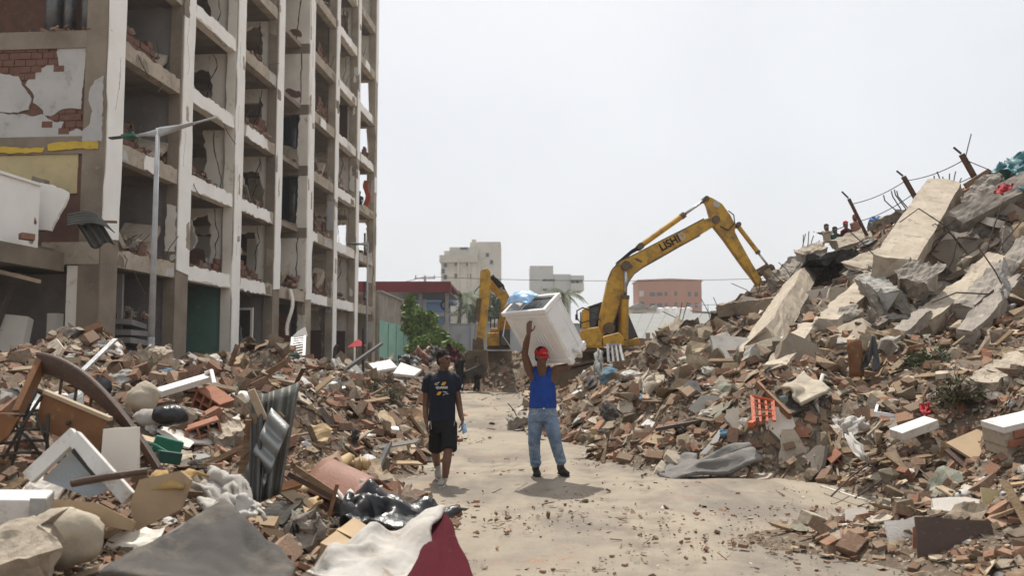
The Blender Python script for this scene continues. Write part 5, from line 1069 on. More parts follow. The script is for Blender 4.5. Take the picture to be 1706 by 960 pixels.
def face_bits(t_, c, f, up=V(0, 0, 1), s=1.0):
    f, r, u = frame(f, up); c = Vector(c)
    for k in (-1, 1): MB().ball(c + r * .03 * k * s + f * .083 * s + u * .01 * s, .0095 * s, 8).build('eye', 'eye', t_, smooth=True); MB().tube([c + r * .014 * k * s + f * .097 * s + u * .03 * s, c + r * .034 * k * s + f * .094 * s + u * .036 * s, c + r * .052 * k * s + f * .08 * s + u * .03 * s], .0055 * s, 6).build('eyebrow', 'hair', t_)
def hair_vol(mb, c, f, s=1.0, top=.03):
    f, r, u = frame(f); c = Vector(c); M = Matrix((r, f, u)).transposed(); rr = random.Random(3)
    mb.ball(c + u * (.038 + top * .3) * s - f * .026 * s, (.079 * s, .092 * s, (.086 + top * .4) * s), 16, M=M); mb.ball(c - f * .05 * s - u * .012 * s, (.068 * s, .055 * s, .07 * s), 12, M=M)
    for _ in range(46):
        a, b = rr.uniform(-PI, PI), rr.uniform(.0, 1.15); d = (r * math.cos(a) + f * math.sin(a)) * math.sin(b) + u * math.cos(b); mb.ball(c + u * .045 * s - f * .02 * s + d * .085 * s, .018 * s * rr.uniform(.7, 1.3), 6)
def hand_vol(mb, w, d, n, th, curl=.4, s=1.0):
    """palm from wrist w along d, palm facing n, thumb on the th side; five fingers bent by curl"""
    w, d, n, th = Vector(w), Vector(d).normalized(), Vector(n).normalized(), Vector(th).normalized()
    mb.rings([(w - d * .01, th * .026 * s, n * .019 * s), (w + d * .03 * s, th * .037 * s, n * .016 * s), (w + d * .085 * s, th * .041 * s, n * .014 * s), (w + d * .1 * s, th * .037 * s, n * .011 * s)], 12)
    for i, (o, L) in enumerate(((.030, .074), (.011, .084), (-.009, .078), (-.028, .06))):
        p = w + d * .092 * s + th * o * s; path = [p]; a = curl * .5; sp = th * o * 1.2
        for q in range(3): dd = (d * math.cos(a) + n * math.sin(a) + sp * (1 - curl)).normalized(); path.append(path[-1] + dd * L * s * (.42, .32, .26)[q]); a += curl * .75
        mb.tube(path, [.0098 * s, .0095 * s, .0088 * s, .0072 * s], 8)
    p = w + d * .03 * s + th * .03 * s; a = (d * .55 + th * .75 + n * .25 * (1 + curl)).normalized(); b = (d * .85 + th * .3 + n * .45 * curl).normalized(); mb.tube([p, p + a * .04 * s, p + a * .04 * s + b * .032 * s, p + a * .04 * s + b * .056 * s], [.014 * s, .0118 * s, .0105 * s, .008 * s], 8)
def shoe(t_, heel, toe, m, sole, up=V(0, 0, 1), w=.046):
    h, e = Vector(heel), Vector(toe); d = (e - h).normalized(); r = d.cross(up).normalized(); L = (e - h).length; u = r.cross(d).normalized()
    s_ = MB().rings([(h - d * .02 + u * .045, r * w * .55, u * .035), (h + d * .02 + u * .055, r * w * .85, u * .055), (h + d * .08 + u * .055, r * w * .85, u * .055), (h + d * L * .55 + u * .042, r * w, u * .036), (h + d * L * .85 + u * .035, r * w * .98, u * .028), (h + d * L + u * .03, r * w * .55, u * .017)], 14).build('shoe', m, t_, smooth=True)
    MB().rings([(h - d * .03 + u * .002, r * w * .6, u * .012), (h + d * .02 + u * .002, r * w * .95, u * .012), (h + d * L * .6 + u * .002, r * w * 1.08, u * .012), (h + d * L * .9 + u * .002, r * w * 1.0, u * .012), (h + d * L * 1.02 + u * .002, r * w * .5, u * .01)], 14).build('sole', sole, s_)
    for i in range(4): p = h + d * (L * (.38 + .1 * i)) + u * (.088 - .012 * i); MB().bar(p - r * w * .5, p + r * w * .5, .008).build('lace', 'shoe_sole', s_)
    return s_
# ---- the young man in the navy shirt
YB = 11.25
def J(px, py, dy=0.0): return P(px, py, YB + dy)
t = thing('person', (J(739, 700).x, 11.2, 0), 'person in navy printed t-shirt and black shorts walking while looking aside, blue mask in hand', 'person')
hc = J(739.5, 600, -.02); hf = V(.80, -.60, -.03)
b = MB(); head_vol(b, hc, hf, s=1.0)
b.tube([J(740, 632, .03), J(740, 620, .02), hc - V(0, 0, .05)], [.07, .056, .056], 14)
b.rings([(J(738, 700), V(.135, 0, 0), V(0, .08, 0)), (J(738, 665), V(.145, 0, 0), V(0, .095, 0)), (J(738, 640), V(.15, 0, 0), V(0, .09, 0)), (J(738, 630), V(.13, 0, 0), V(0, .065, 0)), (J(739, 622), V(.06, 0, 0), V(0, .05, 0))], 16)
aL = [J(714, 631, .02), J(710.5, 655, .04), J(709, 678, .05), J(709.5, 694, -.02), J(711, 705, -.05)]; b.tube(aL, [.052, .047, .041, .035, .027], 12)
aR = [J(757, 628, .02), J(761, 652, .06), J(765, 676, .06), J(768, 692, -.01), J(770.5, 701, -.05)]; b.tube(aR, [.052, .047, .041, .035, .027], 12)
hand_vol(b, aL[-1], V(.1, -.15, -1), V(.9, .1, 0), V(.1, -1, 0), .55); hand_vol(b, aR[-1], V(0, -.12, -1), V(-.9, -.1, 0), V(-.1, -1, 0), .75)
lL = [J(728, 705, .0), J(726, 735, .06), J(725.5, 752, .16), J(726.5, 763, .3), J(728, 777, .42)]; b.tube(lL, [.075, .066, .057, .057, .038], 12)
lR = [J(750, 705, -.02), J(748, 735, -.12), J(746.5, 752, -.18), J(744, 770, -.2), J(741.5, 797, -.22)]; b.tube(lR, [.075, .066, .057, .058, .038], 12)
fuse(b, 'body', 'skin', t, .0085, 2); face_bits(t, hc, hf)
hb = MB(); hair_vol(hb, hc - V(0, 0, .004), hf, 1.0, .04); fuse(hb, 'hair', 'hair', t, .009, 1)
s_ = MB(); s_.rings([(J(735.5, 702), V(.178, 0, 0), V(0, .118, 0)), (J(736.5, 690), V(.172, 0, 0), V(0, .115, 0)), (J(737, 668), V(.17, 0, 0), V(0, .115, 0)), (J(737.5, 645), V(.18, 0, 0), V(0, .125, 0)), (J(737, 633), V(.178, 0, 0), V(0, .108, 0)), (J(738, 626.5, .01), V(.15, 0, 0), V(0, .09, 0)), (J(739.5, 621, .015), V(.095, 0, 0), V(0, .075, 0)), (J(740, 617.5, .02), V(.07, 0, 0), V(0, .064, 0))], 20)
s_.tube([J(722, 628, .02), J(714, 634, .03), J(710.3, 654, .04)], [.07, .078, .074], 14); s_.tube([J(750, 627, .02), J(757, 632, .04), J(761.5, 651, .06)], [.07, .078, .074], 14)
sh = fuse(s_, 'shirt', 'shirt_navy', t, .011, 2)
def bend(v, f, px, py, w, cap, m, name='lettering', rx=.186, ry=.126):     # print that follows the chest
    c = J(738, py); o = J(px, py); k = w / v[:, 0].max(); out = []
    for x, y, z in v:
        X = o.x + (x - v[:, 0].max() / 2) * k; q = min(.97, abs((X - c.x) / rx)); out.append(V(X, c.y - ry * math.sqrt(1 - q * q) - .005 - (.002 if z > 0 else 0), o.z + y * k))
    MB().add(out, f).build(name, m, sh)
v, f = text_mesh('QUAKER', .05, .03); bend(v, f, 737.5, 648, .155, .05, 'print_white')
def leafv(a, L, w): 
    n = 10; pts = [(-L / 2 + L * i / n, w * math.sin(PI * i / n)) for i in range(n + 1)] + [(L / 2 - L * i / n, -w * math.sin(PI * i / n)) for i in range(1, n)]
    v = np.array([(x * math.cos(a) - y * math.sin(a), x * math.sin(a) + y * math.cos(a), .01) for x, y in pts]); v[:, 0] -= v[:, 0].min(); return v, [tuple(range(len(pts)))]
for px, py, a, L, w, m in ((740.5, 639, .6, .075, .02, 'print_gold'), (733, 655, .6, .075, .02, 'print_gold'), (729, 638.5, .2, .07, .007, 'print_grey'), (728, 641, -.1, .05, .005, 'print_grey'), (732, 637, .9, .04, .005, 'print_grey'), (743, 653, -.2, .07, .007, 'print_grey'), (746, 656, .1, .05, .005, 'print_grey'), (741, 657, .8, .04, .005, 'print_grey')):
    v, f = leafv(a, L, w); bend(v, f, px, py, v[:, 0].max(), 0, m, 'shirt_print')
MB().tube([J(770.8, 641, .0), J(769.5, 646, -.035)], .006, 6).build('sleeve_stripe', 'print_grey', sh)
s_ = MB(); s_.rings([(J(737, 697), V(.166, 0, 0), V(0, .108, 0)), (J(738, 710), V(.172, 0, 0), V(0, .118, 0)), (J(738, 720), V(.168, 0, 0), V(0, .11, 0))], 18)
s_.tube([J(728, 705), J(727, 728, .05), J(726.5, 750, .14)], [.1, .1, .102], 14); s_.tube([J(749, 705), J(749, 728, -.08), J(748.5, 750.5, -.17)], [.1, .1, .1], 14)
so = fuse(s_, 'shorts', 'shorts_black', t, .012, 2)
for a, e in (((717.5, 702), (718.5, 716)), ((757.5, 702), (755.5, 716))): MB().tube([J(*a, -.09), J(*e, -.1)], .004, 6).build('piping', 'print_grey', so)
zf = .0; shoe(t, J(728.5, 779, .44) + V(0, .02, -.04), V(J(730, 790).x, 11.38, .03), 'shoe_grey', 'shoe_sole', up=V(0, .6, .8)); shoe(t, V(J(741, 800).x, 11.12, .012), V(J(737, 800).x, 10.87, .012), 'shoe_grey', 'shoe_sole')
MB().tube([J(728, 770, .37), J(728.5, 778, .43)], .043, 10).build('sock', 'cloth_dark', t, smooth=True); MB().tube([J(742, 786, -.21), V(J(741.3, 800).x, 11.08, .07)], .043, 10).build('sock', 'white_dirty', t, smooth=True)
mk = MB().sheet(lambda u, v: J(769 + 7 * v + 2 * u, 709 + 15 * u - 4 * v, -.1 - .025 * math.sin(PI * v) + .02 * math.sin(9 * u)), 6, 5, .004).build('face_mask', 'plastic_clear_blue', None, smooth=True); tag(mk, 'pale blue face mask dangling from the hand of the man in navy', 'mask')
# ---- the man in the blue tank top under the washing machine
YB = 11.8
t = thing('person', (J(905, 700).x, 11.9, 0), 'person in bright blue tank top, jeans and red cap carrying a washing machine overhead', 'person')
hc = J(902, 594, -.23); hf = V(.55, -.80, -.22)
b = MB(); head_vol(b, hc, hf)
b.tube([J(903, 624, -.06), J(902.5, 612, -.14), hc - V(0, -.02, .05)], [.08, .062, .06], 14)
b.rings([(J(904, 676), V(.16, 0, 0), V(0, .115, 0)), (J(905, 650), V(.165, 0, 0), V(0, .12, 0)), (J(904, 630, -.02), V(.18, 0, 0), V(0, .115, 0)), (J(903, 619, -.03), V(.16, 0, 0), V(0, .09, 0)), (J(902.5, 613, -.04), V(.09, 0, 0), V(0, .07, 0))], 18)
RA = [J(886, 623, -.02), J(880, 612, -.08), J(874, 590, -.16), J(877, 571, -.28), J(881, 556, -.40)]; b.tube(RA, [.072, .062, .046, .044, .029], 12)
hand_vol(b, RA[-1], V(.03, -.12, 1), V(.35, .75, .25), V(.95, -.2, 0), .18)
LA = [J(922, 620, -.03), J(930, 615, -.06), J(944, 612, -.08), J(948, 610, -.02), J(950, 606.5, .06)]; b.tube(LA, [.07, .06, .048, .042, .03], 12)
hand_vol(b, LA[-1], V(.2, .8, .3), V(-.1, -.2, 1), V(-.9, .2, .1), .5)
fuse(b, 'body', 'skin', t, .0085, 2); face_bits(t, hc, hf)
hb = MB(); hair_vol(hb, hc - V(0, 0, .012), hf, .98, .0); fuse(hb, 'hair', 'hair', t, .01, 1)
f_, r_, u_ = frame(hf); M = Matrix((r_, f_, u_)).transposed(); cp = MB()
cp.rings([(hc + u_ * .028 - f_ * .01, r_ * .087, f_ * .106), (hc + u_ * .06 - f_ * .012, r_ * .085, f_ * .104), (hc + u_ * .095 - f_ * .014, r_ * .07, f_ * .088), (hc + u_ * .118 - f_ * .014, r_ * .04, f_ * .05), (hc + u_ * .126 - f_ * .014, r_ * .01, f_ * .012)], 18)
co = cp.build('cap', 'cap_red', t, smooth=True); cb_ = -f_ - r_ * .2 
MB().sheet(lambda u, v: hc + u_ * (.034 - .02 * u - .05 * (v - .5) ** 2 * 2) + f_ * (.075 + .065 * u * math.sin(PI * (.15 + .7 * v))) + r_ * (.13 * (v - .5)), 4, 8, .008).build('brim', 'cap_red', co, smooth=True); MB().ball(hc + u_ * .125 - f_ * .014, .009, 8).build('button', 'cap_red', co)
for k in range(3): MB().tube([hc + u_ * (.062 + .01 * math.cos(a)) + f_ * (.093 - .002 * k) + r_ * (.03 * (k - 1) + .01 * math.sin(a)) for a in (0, 1.5, 3)], .003, 5).build('cap_badge', 'print_grey', co)
s_ = MB(); s_.rings([(J(904, 680), V(.192, 0, 0), V(0, .14, 0)), (J(904.5, 668), V(.186, 0, 0), V(0, .145, 0)), (J(904.5, 652), V(.176, 0, 0), V(0, .138, 0)), (J(904, 637, -.01), V(.172, 0, 0), V(0, .13, 0)), (J(903.5, 628, -.02), V(.155, 0, 0), V(0, .122, 0)), (J(903, 621, -.03), V(.115, 0, 0), V(0, .105, 0))], 20)
for k in (-1, 1): s_.tube([J(904 + k * 10, 632, -.10), J(903.5 + k * 11.5, 620, -.12), J(903 + k * 11, 614, -.06), J(903 + k * 11, 618, .03), J(904 + k * 11, 630, .09)], .036, 8)
fuse(s_, 'tank_top', 'tank_blue', t, .011, 2)
s_ = MB(); s_.rings([(J(904.5, 675, .01), V(.168, 0, 0), V(0, .125, 0)), (J(904.5, 690, .01), V(.2, 0, 0), V(0, .145, 0)), (J(904.5, 702, .02), V(.2, 0, 0), V(0, .14, 0))], 18)
s_.tube([J(892, 700, .02), J(891.5, 716, .02), J(890, 735, .03), J(890.5, 752, .06), J(892, 770, .1), J(892.5, 777, .11)], [.108, .098, .084, .078, .072, .07], 14)
s_.tube([J(918, 700, .0), J(921, 716, -.05), J(924.5, 733, -.06), J(929, 751, .02), J(934, 766, .08), J(935, 772, .1)], [.108, .098, .084, .078, .072, .071], 14)
for px, py, r in ((892, 762, .078), (892.5, 771, .08), (931, 760, .079), (934, 768, .08), (890, 738, .088)): s_.rings([(J(px, py - 1.5, .07), V(r, 0, 0), V(0, r, 0)), (J(px, py + 1.5, .07), V(r, 0, 0), V(0, r, 0))], 12)
jn = fuse(s_, 'jeans', 'denim', t, .011, 2)
MB().rings([(J(904.5, 677.5, .0), V(.176, 0, 0), V(0, .134, 0)), (J(904.5, 681.5, .0), V(.178, 0, 0), V(0, .136, 0))], 20).build('waistband', 'denim', jn); MB().box(J(906, 681, -.137), (.022, .012, .022)).build('button', 'steel', jn)
for k in (-1, 1): MB().tube([J(905 + k * 9, 683, -.125), J(905 + k * 13, 690, -.125), J(905 + k * 21, 692, -.085)], .004, 5).build('pocket_seam', 'print_grey', jn)
shoe(t, V(J(893, 780).x, 12.0, .02), V(J(896, 786).x, 11.74, .015), 'shoe_dark', 'rubber', w=.05); shoe(t, V(J(934, 780).x, 12.0, .03), V(J(946, 783).x, 11.8, .02), 'shoe_dark', 'rubber', w=.05)
for a, bq in ((J(892.5, 770, .1), V(J(893, 780).x, 11.97, .09)), (J(934, 764, .08), V(J(935, 780).x, 11.97, .1))): MB().tube([a, bq], .05, 10).build('sock', 'cloth_dark', t, smooth=True)
# ---- the washing machine on his shoulder
Rm_ = Matrix(((.7108, .5468, -.4424), (-.7028, .5766, -.4166), (.0272, .6071, .7942))); WMc = V(.429, 11.7503, 1.9844)
wm = thing('washing_machine', WMc, 'white plastic washing machine tilted on the shoulder of the man in the blue tank top', 'washing machine'); wm.matrix_basis = Matrix.Translation(WMc) @ Rm_.to_4x4()
a, c, h = .786, .40, .875
def L_(name, m, cx, cy, cz, sx, sy, sz, bev=.0, par=None, rot=None): return MB().box((cx, cy, cz), (sx, sy, sz), rot).build(name, m, par or wm, world=False, bevel=bev, smooth=False)
L_('cabinet', 'white_plastic', 0, 0, -.03, a - .02, c - .02, h - .06, .03)
for sy in (-1, 1): L_('rim', 'white_plastic', 0, sy * (c / 2 - .025), h / 2 - .035, a + .02, .05, .07, .016)
for sx in (-1, 1): L_('rim', 'white_plastic', sx * (a / 2 - .025), 0, h / 2 - .036, .05, c - .06, .068, .01)
L_('lid', 'lid_glass', .12, 0, h / 2 - .045, a - .32, c - .09, .02, .006); L_('control_panel', 'white_dirty', -.27, 0, h / 2 - .04, .18, c - .1, .03, .006)
for z, ww in ((.15, .5), (-.05, .5)): pass
def ridge(pts, face):
    if face == 'f': p = [(x, -c / 2 + .011, z) for x, z in pts]
    else: p = [(a / 2 - .0115, y, z) for y, z in pts]
    MB().tube(p, .0075, 6).build('moulded_ridge', 'white_plastic', wm, world=False, smooth=True)
ridge([(-.30, .33), (.31, .33), (.31, -.36), (-.30, -.36), (-.30, .33)], 'f')
for k in range(4): ridge([(.02 + .05 * k, .06), (.02 + .05 * k, -.26), (.05 + .05 * k, -.29)], 'f')
ridge([(-.16, .36), (.16, .36), (.16, -.38), (-.16, -.38), (-.16, .36)], 's'); ridge([(.07, .36), (.07, -.38)], 's'); ridge([(-.16, -.27), (.16, -.27)], 's')
for sx in (-1, 1):
    for sy in (-1, 1): L_('foot', 'white_plastic', sx * (a / 2 - .05), sy * (c / 2 - .05), -h / 2 - .01, .08, .08, .05, .012)
L_('base_skirt', 'white_plastic', 0, 0, -h / 2 + .045, a + .012, c + .012, .07, .014)
MB().tube([V(a / 2 + .0, -.06, -h / 2 + .12), V(a / 2 + .055, -.06, -h / 2 + .11), V(a / 2 + .08, -.05, -h / 2 + .05), V(a / 2 + .05, -.04, -h / 2 + .0), V(a / 2 - .02, -.04, -h / 2 + .01)], .024, 10).build('drain_hose', 'white_dirty', wm, world=False, smooth=True)
ctr = WMc + Rm_ @ V(-.15, .02, h / 2 + .03)
bg_ = MB().sheet(lambda u, v: ctr + Rm_ @ V(.44 * (u - .5), .26 * (v - .5), .06 + .075 * math.sin(PI * u) * math.sin(PI * v) + .03 * noise.noise(V(u * 6, v * 5, 1)) - .05 * (abs(2 * u - 1) ** 3)), 16, 12, .006).build('plastic_bag', 'plastic_clear_blue', None, smooth=True); tag(bg_, 'crumpled transparent blue plastic bag lying in the open top of the washing machine', 'bag')
wr = MB().tube([WMc + Rm_ @ V(-a / 2, -.1, h / 2 - .06), P(838, 560, 11.6), P(858, 590, 11.9), P(862, 600, 12.0)], .007, 6).build('power_cord', 'white_dirty', wm)
# ---- simple small figures far off
def figure(name_label, joints, Y, cols, seg=.02, cat='person', extra=None):
    """joints: dict in photo pixels; cols: shirt, trousers, hair/cap material"""
    global YB; YB = Y; j = {k: (J(*v) if len(v) == 2 else J(v[0], v[1], v[2])) for k, v in joints.items()}; b0 = j.get('foot_l', j['hip']); g = thing('person', (b0.x, Y, min(p.z for p in j.values())), name_label, cat)
    b = MB(); hd = j['head']; f = V(*extra.get('face', (0, -1, 0))) if extra else V(0, -1, 0); head_vol(b, hd, f); b.tube([j['neck'], hd - V(0, 0, .04)], [.065, .055], 8)
    ax = (j['sh_r'] - j['sh_l']).normalized()
    b.rings([(j['hip'], ax * .15, V(0, .1, 0)), (j['hip'].lerp(j['neck'], .5), ax * .14, V(0, .1, 0)), (j['sh_l'].lerp(j['sh_r'], .5), ax * .17, V(0, .09, 0)), (j['neck'], ax * .06, V(0, .05, 0))], 12)
    for s in ('l', 'r'):
        b.tube([j['sh_' + s], j['el_' + s], j['ha_' + s]], [.055, .045, .03], 8)
        d = j['ha_' + s] - j['el_' + s]; n = V(1 if s == 'l' else -1, 0, .05); hand_vol(b, j['ha_' + s], d, n, V(0, -1, 0.1), .5, 1.0)
        if 'foot_' + s in j: b.tube([j['hip'], j['kn_' + s], j['foot_' + s] + V(0, 0, .05)], [.09, .06, .04], 8)
    fuse(b, 'body', 'skin', g, seg, 1)
    if cols[0]: s_ = MB(); s_.rings([(j['hip'] - V(0, 0, .03), ax * .175, V(0, .125, 0)), (j['hip'].lerp(j['neck'], .5), ax * .17, V(0, .125, 0)), (j['sh_l'].lerp(j['sh_r'], .5), ax * .195, V(0, .11, 0)), (j['neck'], ax * .09, V(0, .075, 0))], 12); [s_.tube([j['sh_' + s], j['sh_' + s].lerp(j['el_' + s], .7)], .075, 8) for s in 'lr']; fuse(s_, 'shirt', cols[0], g, seg, 1)
    if cols[1] and 'foot_l' in j:
        s_ = MB(); s_.rings([(j['hip'] + V(0, 0, .08), ax * .16, V(0, .11, 0)), (j['hip'] - V(0, 0, .1), ax * .18, V(0, .125, 0))], 12); [s_.tube([j['hip'] - V(0, 0, .05), j['kn_' + s], j['foot_' + s] + V(0, 0, .08)], [.11, .08, .065], 8) for s in 'lr']; fuse(s_, 'trousers', cols[1], g, seg, 1)
        for s in 'lr': fo = j['foot_' + s]; MB().rings([(fo + V(0, .08, .05), V(.045, 0, 0), V(0, 0, .05)), (fo + V(0, -.05, .045), V(.05, 0, 0), V(0, 0, .045)), (fo + V(0, -.18, .03), V(.03, 0, 0), V(0, 0, .02))], 10).build('shoe', 'shoe_dark', g)
    s_ = MB(); hair_vol(s_, hd, f, 1.0, .01); fuse(s_, 'cap' if 'cap' in cols[2] else 'hair', cols[2], g, .016, 1)
    return g
figure('person in black standing with back turned near the bucket of the small excavator', dict(head=(766, 594), neck=(766, 601), sh_l=(761, 605), sh_r=(772, 605), el_l=(760, 616), el_r=(773, 597, -.1), ha_l=(761, 627), ha_r=(769, 591, -.15), hip=(766, 625), kn_l=(764, 639), kn_r=(769, 639), foot_l=(763, 653), foot_r=(770, 653)), 37.5, ('shorts_black', 'shirt_navy', 'hair'), extra={'face': (.3, .9, 0)})
figure('person with bare chest and dark cap standing and holding a dark panel near the bucket', dict(head=(794, 599), neck=(795, 605), sh_l=(791, 608), sh_r=(800, 609), el_l=(789, 618, -.1), el_r=(802, 618, -.1), ha_l=(786, 623, -.3), ha_r=(799, 624, -.3), hip=(795, 627), kn_l=(793, 640), kn_r=(797, 640), foot_l=(790, 653), foot_r=(797, 652)), 37.8, (None, 'shorts_black', 'hair'), extra={'face': (.4, -.8, 0)})
pn = MB().bar(P(776, 625, 37.4), P(808, 611, 37.4), .08, .36, up=V(.2, -.5, 1)).build('carried_panel', 'cloth_dark', None); tag(pn, 'dark flat panel carried under the arm of the bare chested man', 'panel')
YP = 28.3
figure('small person in olive top on the mound crest stretching an arm out to the left', dict(head=(1377, 380), neck=(1378, 385), sh_l=(1373, 388), sh_r=(1384, 388), el_l=(1367, 389), el_r=(1386, 396), ha_l=(1362, 388), ha_r=(1384, 402), hip=(1381, 403)), YP, ('cloth_beige', None, 'hair'), seg=.02)
figure('small person crouching low on the mound crest beside the pointing figure', dict(head=(1391, 384.5), neck=(1392, 389), sh_l=(1388, 392), sh_r=(1397, 392), el_l=(1386, 398), el_r=(1400, 399), ha_l=(1390, 402), ha_r=(1397, 403), hip=(1393, 403)), YP - .1, ('plastic_dark_green', None, 'hair'), seg=.02)
figure('small person in red cap and patterned brown shirt on the mound crest', dict(head=(1409, 375), neck=(1410, 381), sh_l=(1404, 385), sh_r=(1416, 385), el_l=(1403, 395), el_r=(1420, 393), ha_l=(1408, 399), ha_r=(1416, 397), hip=(1411, 398)), YP - .2, ('cloth_maroon', None, 'cap_red'), seg=.02)
figure('small person in dull pink top and red cap behind the leftmost rusty post', dict(head=(1424.5, 364), neck=(1425, 369), sh_l=(1421, 373), sh_r=(1429, 373), el_l=(1420, 381), el_r=(1431, 382), ha_l=(1422, 386), ha_r=(1429, 387), hip=(1426, 388)), YP + .4, ('sheet_brown', None, 'cap_red'), seg=.02)
figure('small person in dark clothes leaning in an upper opening of the ruined block', dict(head=(599, 322), neck=(598.5, 326), sh_l=(594, 328), sh_r=(603, 328), el_l=(593, 334), el_r=(605, 334), ha_l=(594, 339, -.1), ha_r=(603, 339, -.1), hip=(598, 340)), 51.5, ('shirt_navy', None, 'hair'), seg=.025)
# ================================================================ LARGE BROKEN PIECES AND THINGS ON THE RIGHT MOUND
def P(px, py, Y):                                # like P0, but never buried: things lie on the rubble, not in it
    return P0(px, py, min(Y, ray(px, py).y - .05))
def S(px, py, out=.0, up=.0):                     # the spot on the rubble seen at px, py, brought a little out of it
    p = ray(px, py); d = (V(0, 0, CAMZ) - p).normalized(); return p + d * out + V(0, 0, up)
def rough(a, b, w, h, up, seed, n=9, amp=.035, taper=1.0):
    """a broken concrete member from a to b: uneven edges, ragged ends"""
    a, b = Vector(a), Vector(b); d = (b - a).normalized(); x, y = basis(d, Vector(up)); rr = random.Random(seed); mb = MB(); vs, fs = [], []
    sec = [(-1, -1), (-.3, -1.0), (.4, -1.0), (1, -1), (1.0, 0), (1, 1), (.35, 1.0), (-.4, 1.0), (-1, 1), (-1.0, 0)]; k = len(sec)
    for i in range(n + 1):
        u = i / n; c = a.lerp(b, u); tw = 1 + (taper - 1) * u
        for q, (s, t) in enumerate(sec):
            cn = abs(s) == 1 and abs(t) == 1; e = rr.uniform(-.12, .12) if i in (0, n) else 0; j = amp * (2.2 if cn and rr.random() < .3 else .6)
            vs.append(c + x * (s * w / 2 * tw + rr.uniform(-j, j * .4) * s) + y * (t * h / 2 + rr.uniform(-j, j * .4) * t) + d * e)
    for i in range(n):
        for q in range(k): q2 = (q + 1) % k; fs.append((i * k + q, i * k + q2, (i + 1) * k + q2, (i + 1) * k + q))
    fs += [tuple(range(k - 1, -1, -1)), tuple(range(n * k, n * k + k))]
    bm = bmesh.new(); bv = [bm.verts.new(v) for v in vs]; [bm.faces.new([bv[i] for i in f]) for f in fs]; bmesh.ops.recalc_face_normals(bm, faces=bm.faces)
    bmesh.ops.subdivide_edges(bm, edges=bm.edges, cuts=2, use_grid_fill=True); bm.normal_update(); o_ = V(seed * 3.7, seed, 0)
    for v in bm.verts: v.co += v.normal * amp * (.45 * noise.noise(v.co * 3.1 + o_) + .5 * noise.noise(v.co * 8 + o_) + .35 * noise.noise(v.co * 19 + o_) - .25)
    bm.verts.index_update(); mb.add([v.co.copy() for v in bm.verts], [[v.index for v in f.verts] for f in bm.faces]); bm.free(); return mb
def nogo(*pts, r=.5): NOGO.extend((p.x, p.y, r) for p in pts)
def member(name, A, B, w, h, up, m, label, cat, seed, rebar=None, taper=1.0, amp=.035):
    a, b = (p if isinstance(p, Vector) else P(*p) for p in (A, B)); o = rough(a, b, w, h, up, seed, taper=taper, amp=amp).build(name, m, None); tag(o, label, cat)
    for i in range(5): p = a.lerp(b, i / 4); NOGO.append((p.x, p.y, w * .8))
    if rebar:
        end, n, L, bend_ = rebar; rr = random.Random(seed + 1); d = (a - b).normalized() if end == 0 else (b - a).normalized(); e = a if end == 0 else b; x, y = basis(d, Vector(up))
        for i in range(n):
            p = e + x * w * (.8 * (i + .5) / n - .4) + y * h * rr.uniform(-.3, .3) - d * .2; l = L * rr.uniform(.7, 1.2); pts = [p, p + d * (l * .5 + .2), p + d * (l * .8 + .2) + V(0, 0, 1) * bend_ * l * .3, p + d * (l + .2) + V(rr.uniform(-.1, .1), 0, bend_ * l * .8)]
            MB().tube(pts, .016, 6).build('rebar', 'rebar', o)
    return o
UPS = V(-.35, -.62, .7)      # roughly square to the slope
member('concrete_slab', S(1337, 462, .45), S(1262, 586, .55), .85, .5, (-.75, -.4, .5), 'concrete_tan', 'long broken slab leaning down the slope below the excavator bucket with a pale worn face', 'slab', 1, amp=.03)
member('concrete_slab', S(1318, 470, .55), S(1238, 588, .6), .2, .14, (-.7, -.3, .6), 'concrete_tan', 'narrow pale strip of concrete split off along the left edge of the leaning slab', 'slab', 41, amp=.04)
member('concrete_pillar', (1573, 314, 23.0), (1488, 448, 18.3), .88, .50, (-.38, -.80, .46), 'concrete_tan', 'broad beige pillar lying tilted high on the mound with six bent bars at its top', 'pillar', 2, rebar=(0, 6, .55, .6), amp=.03)
member('concrete_slab', S(1474, 460, .45), S(1372, 548, .45), .55, .35, (-.5, -.7, .5), 'concrete_tan', 'short beige beam sliding down below the broad tilted pillar', 'beam', 3)
member('concrete_beam', (1588, 374, 19.8), (1724, 302, 19.8), .5, .42, (-.2, -.75, .6), 'concrete', 'brown concrete beam lying near the top right edge under the teal tarpaulin', 'beam', 4, taper=1.1, rebar=(0, 3, .7, -.3))
member('concrete_beam', S(1664, 436, .5), S(1536, 545, .55), .46, .36, (-.4, -.55, .7), 'concrete_tan', 'pale topped beam slanting down over a dark hollow at the right', 'beam', 5, rebar=(0, 3, .6, .3))
member('concrete_beam', S(1722, 408, .6), S(1606, 520, .6), .5, .42, (-.4, -.55, .7), 'concrete', 'rough grey beam with torn cover beside the dark hollow at the right edge', 'beam', 6, rebar=(1, 4, .7, -.4), amp=.08)
member('concrete_post', (1672, 440, 14.4), (1676, 492, 14.2), .14, .14, (0, -1, 0), 'concrete_grey', 'short upright post with a crosspiece hanging over the dark hollow', 'post', 7)
member('concrete_beam', (1206, 517, 26.8), (1296, 508, 27.0), .42, .40, (0, -.4, 1), 'concrete_brown', 'thick brown beam jutting out level towards the excavator with a bare cage of bars', 'beam', 8, rebar=(0, 6, .55, 0))
member('concrete_post', (1088, 580, 23.6), (1129, 539, 24.2), .30, .28, (0, -1, .4), 'concrete_brown', 'stub of a broken post leaning right with a long bent bar from its tip', 'post', 9, rebar=(1, 2, .9, .6), taper=.75)
member('concrete_slab', (1392, 414, 27.4), (1446, 396, 27.4), .6, .4, (0, -.55, .8), 'concrete_tan', 'short ledge of concrete at the crest just below the small figures', 'slab', 10)
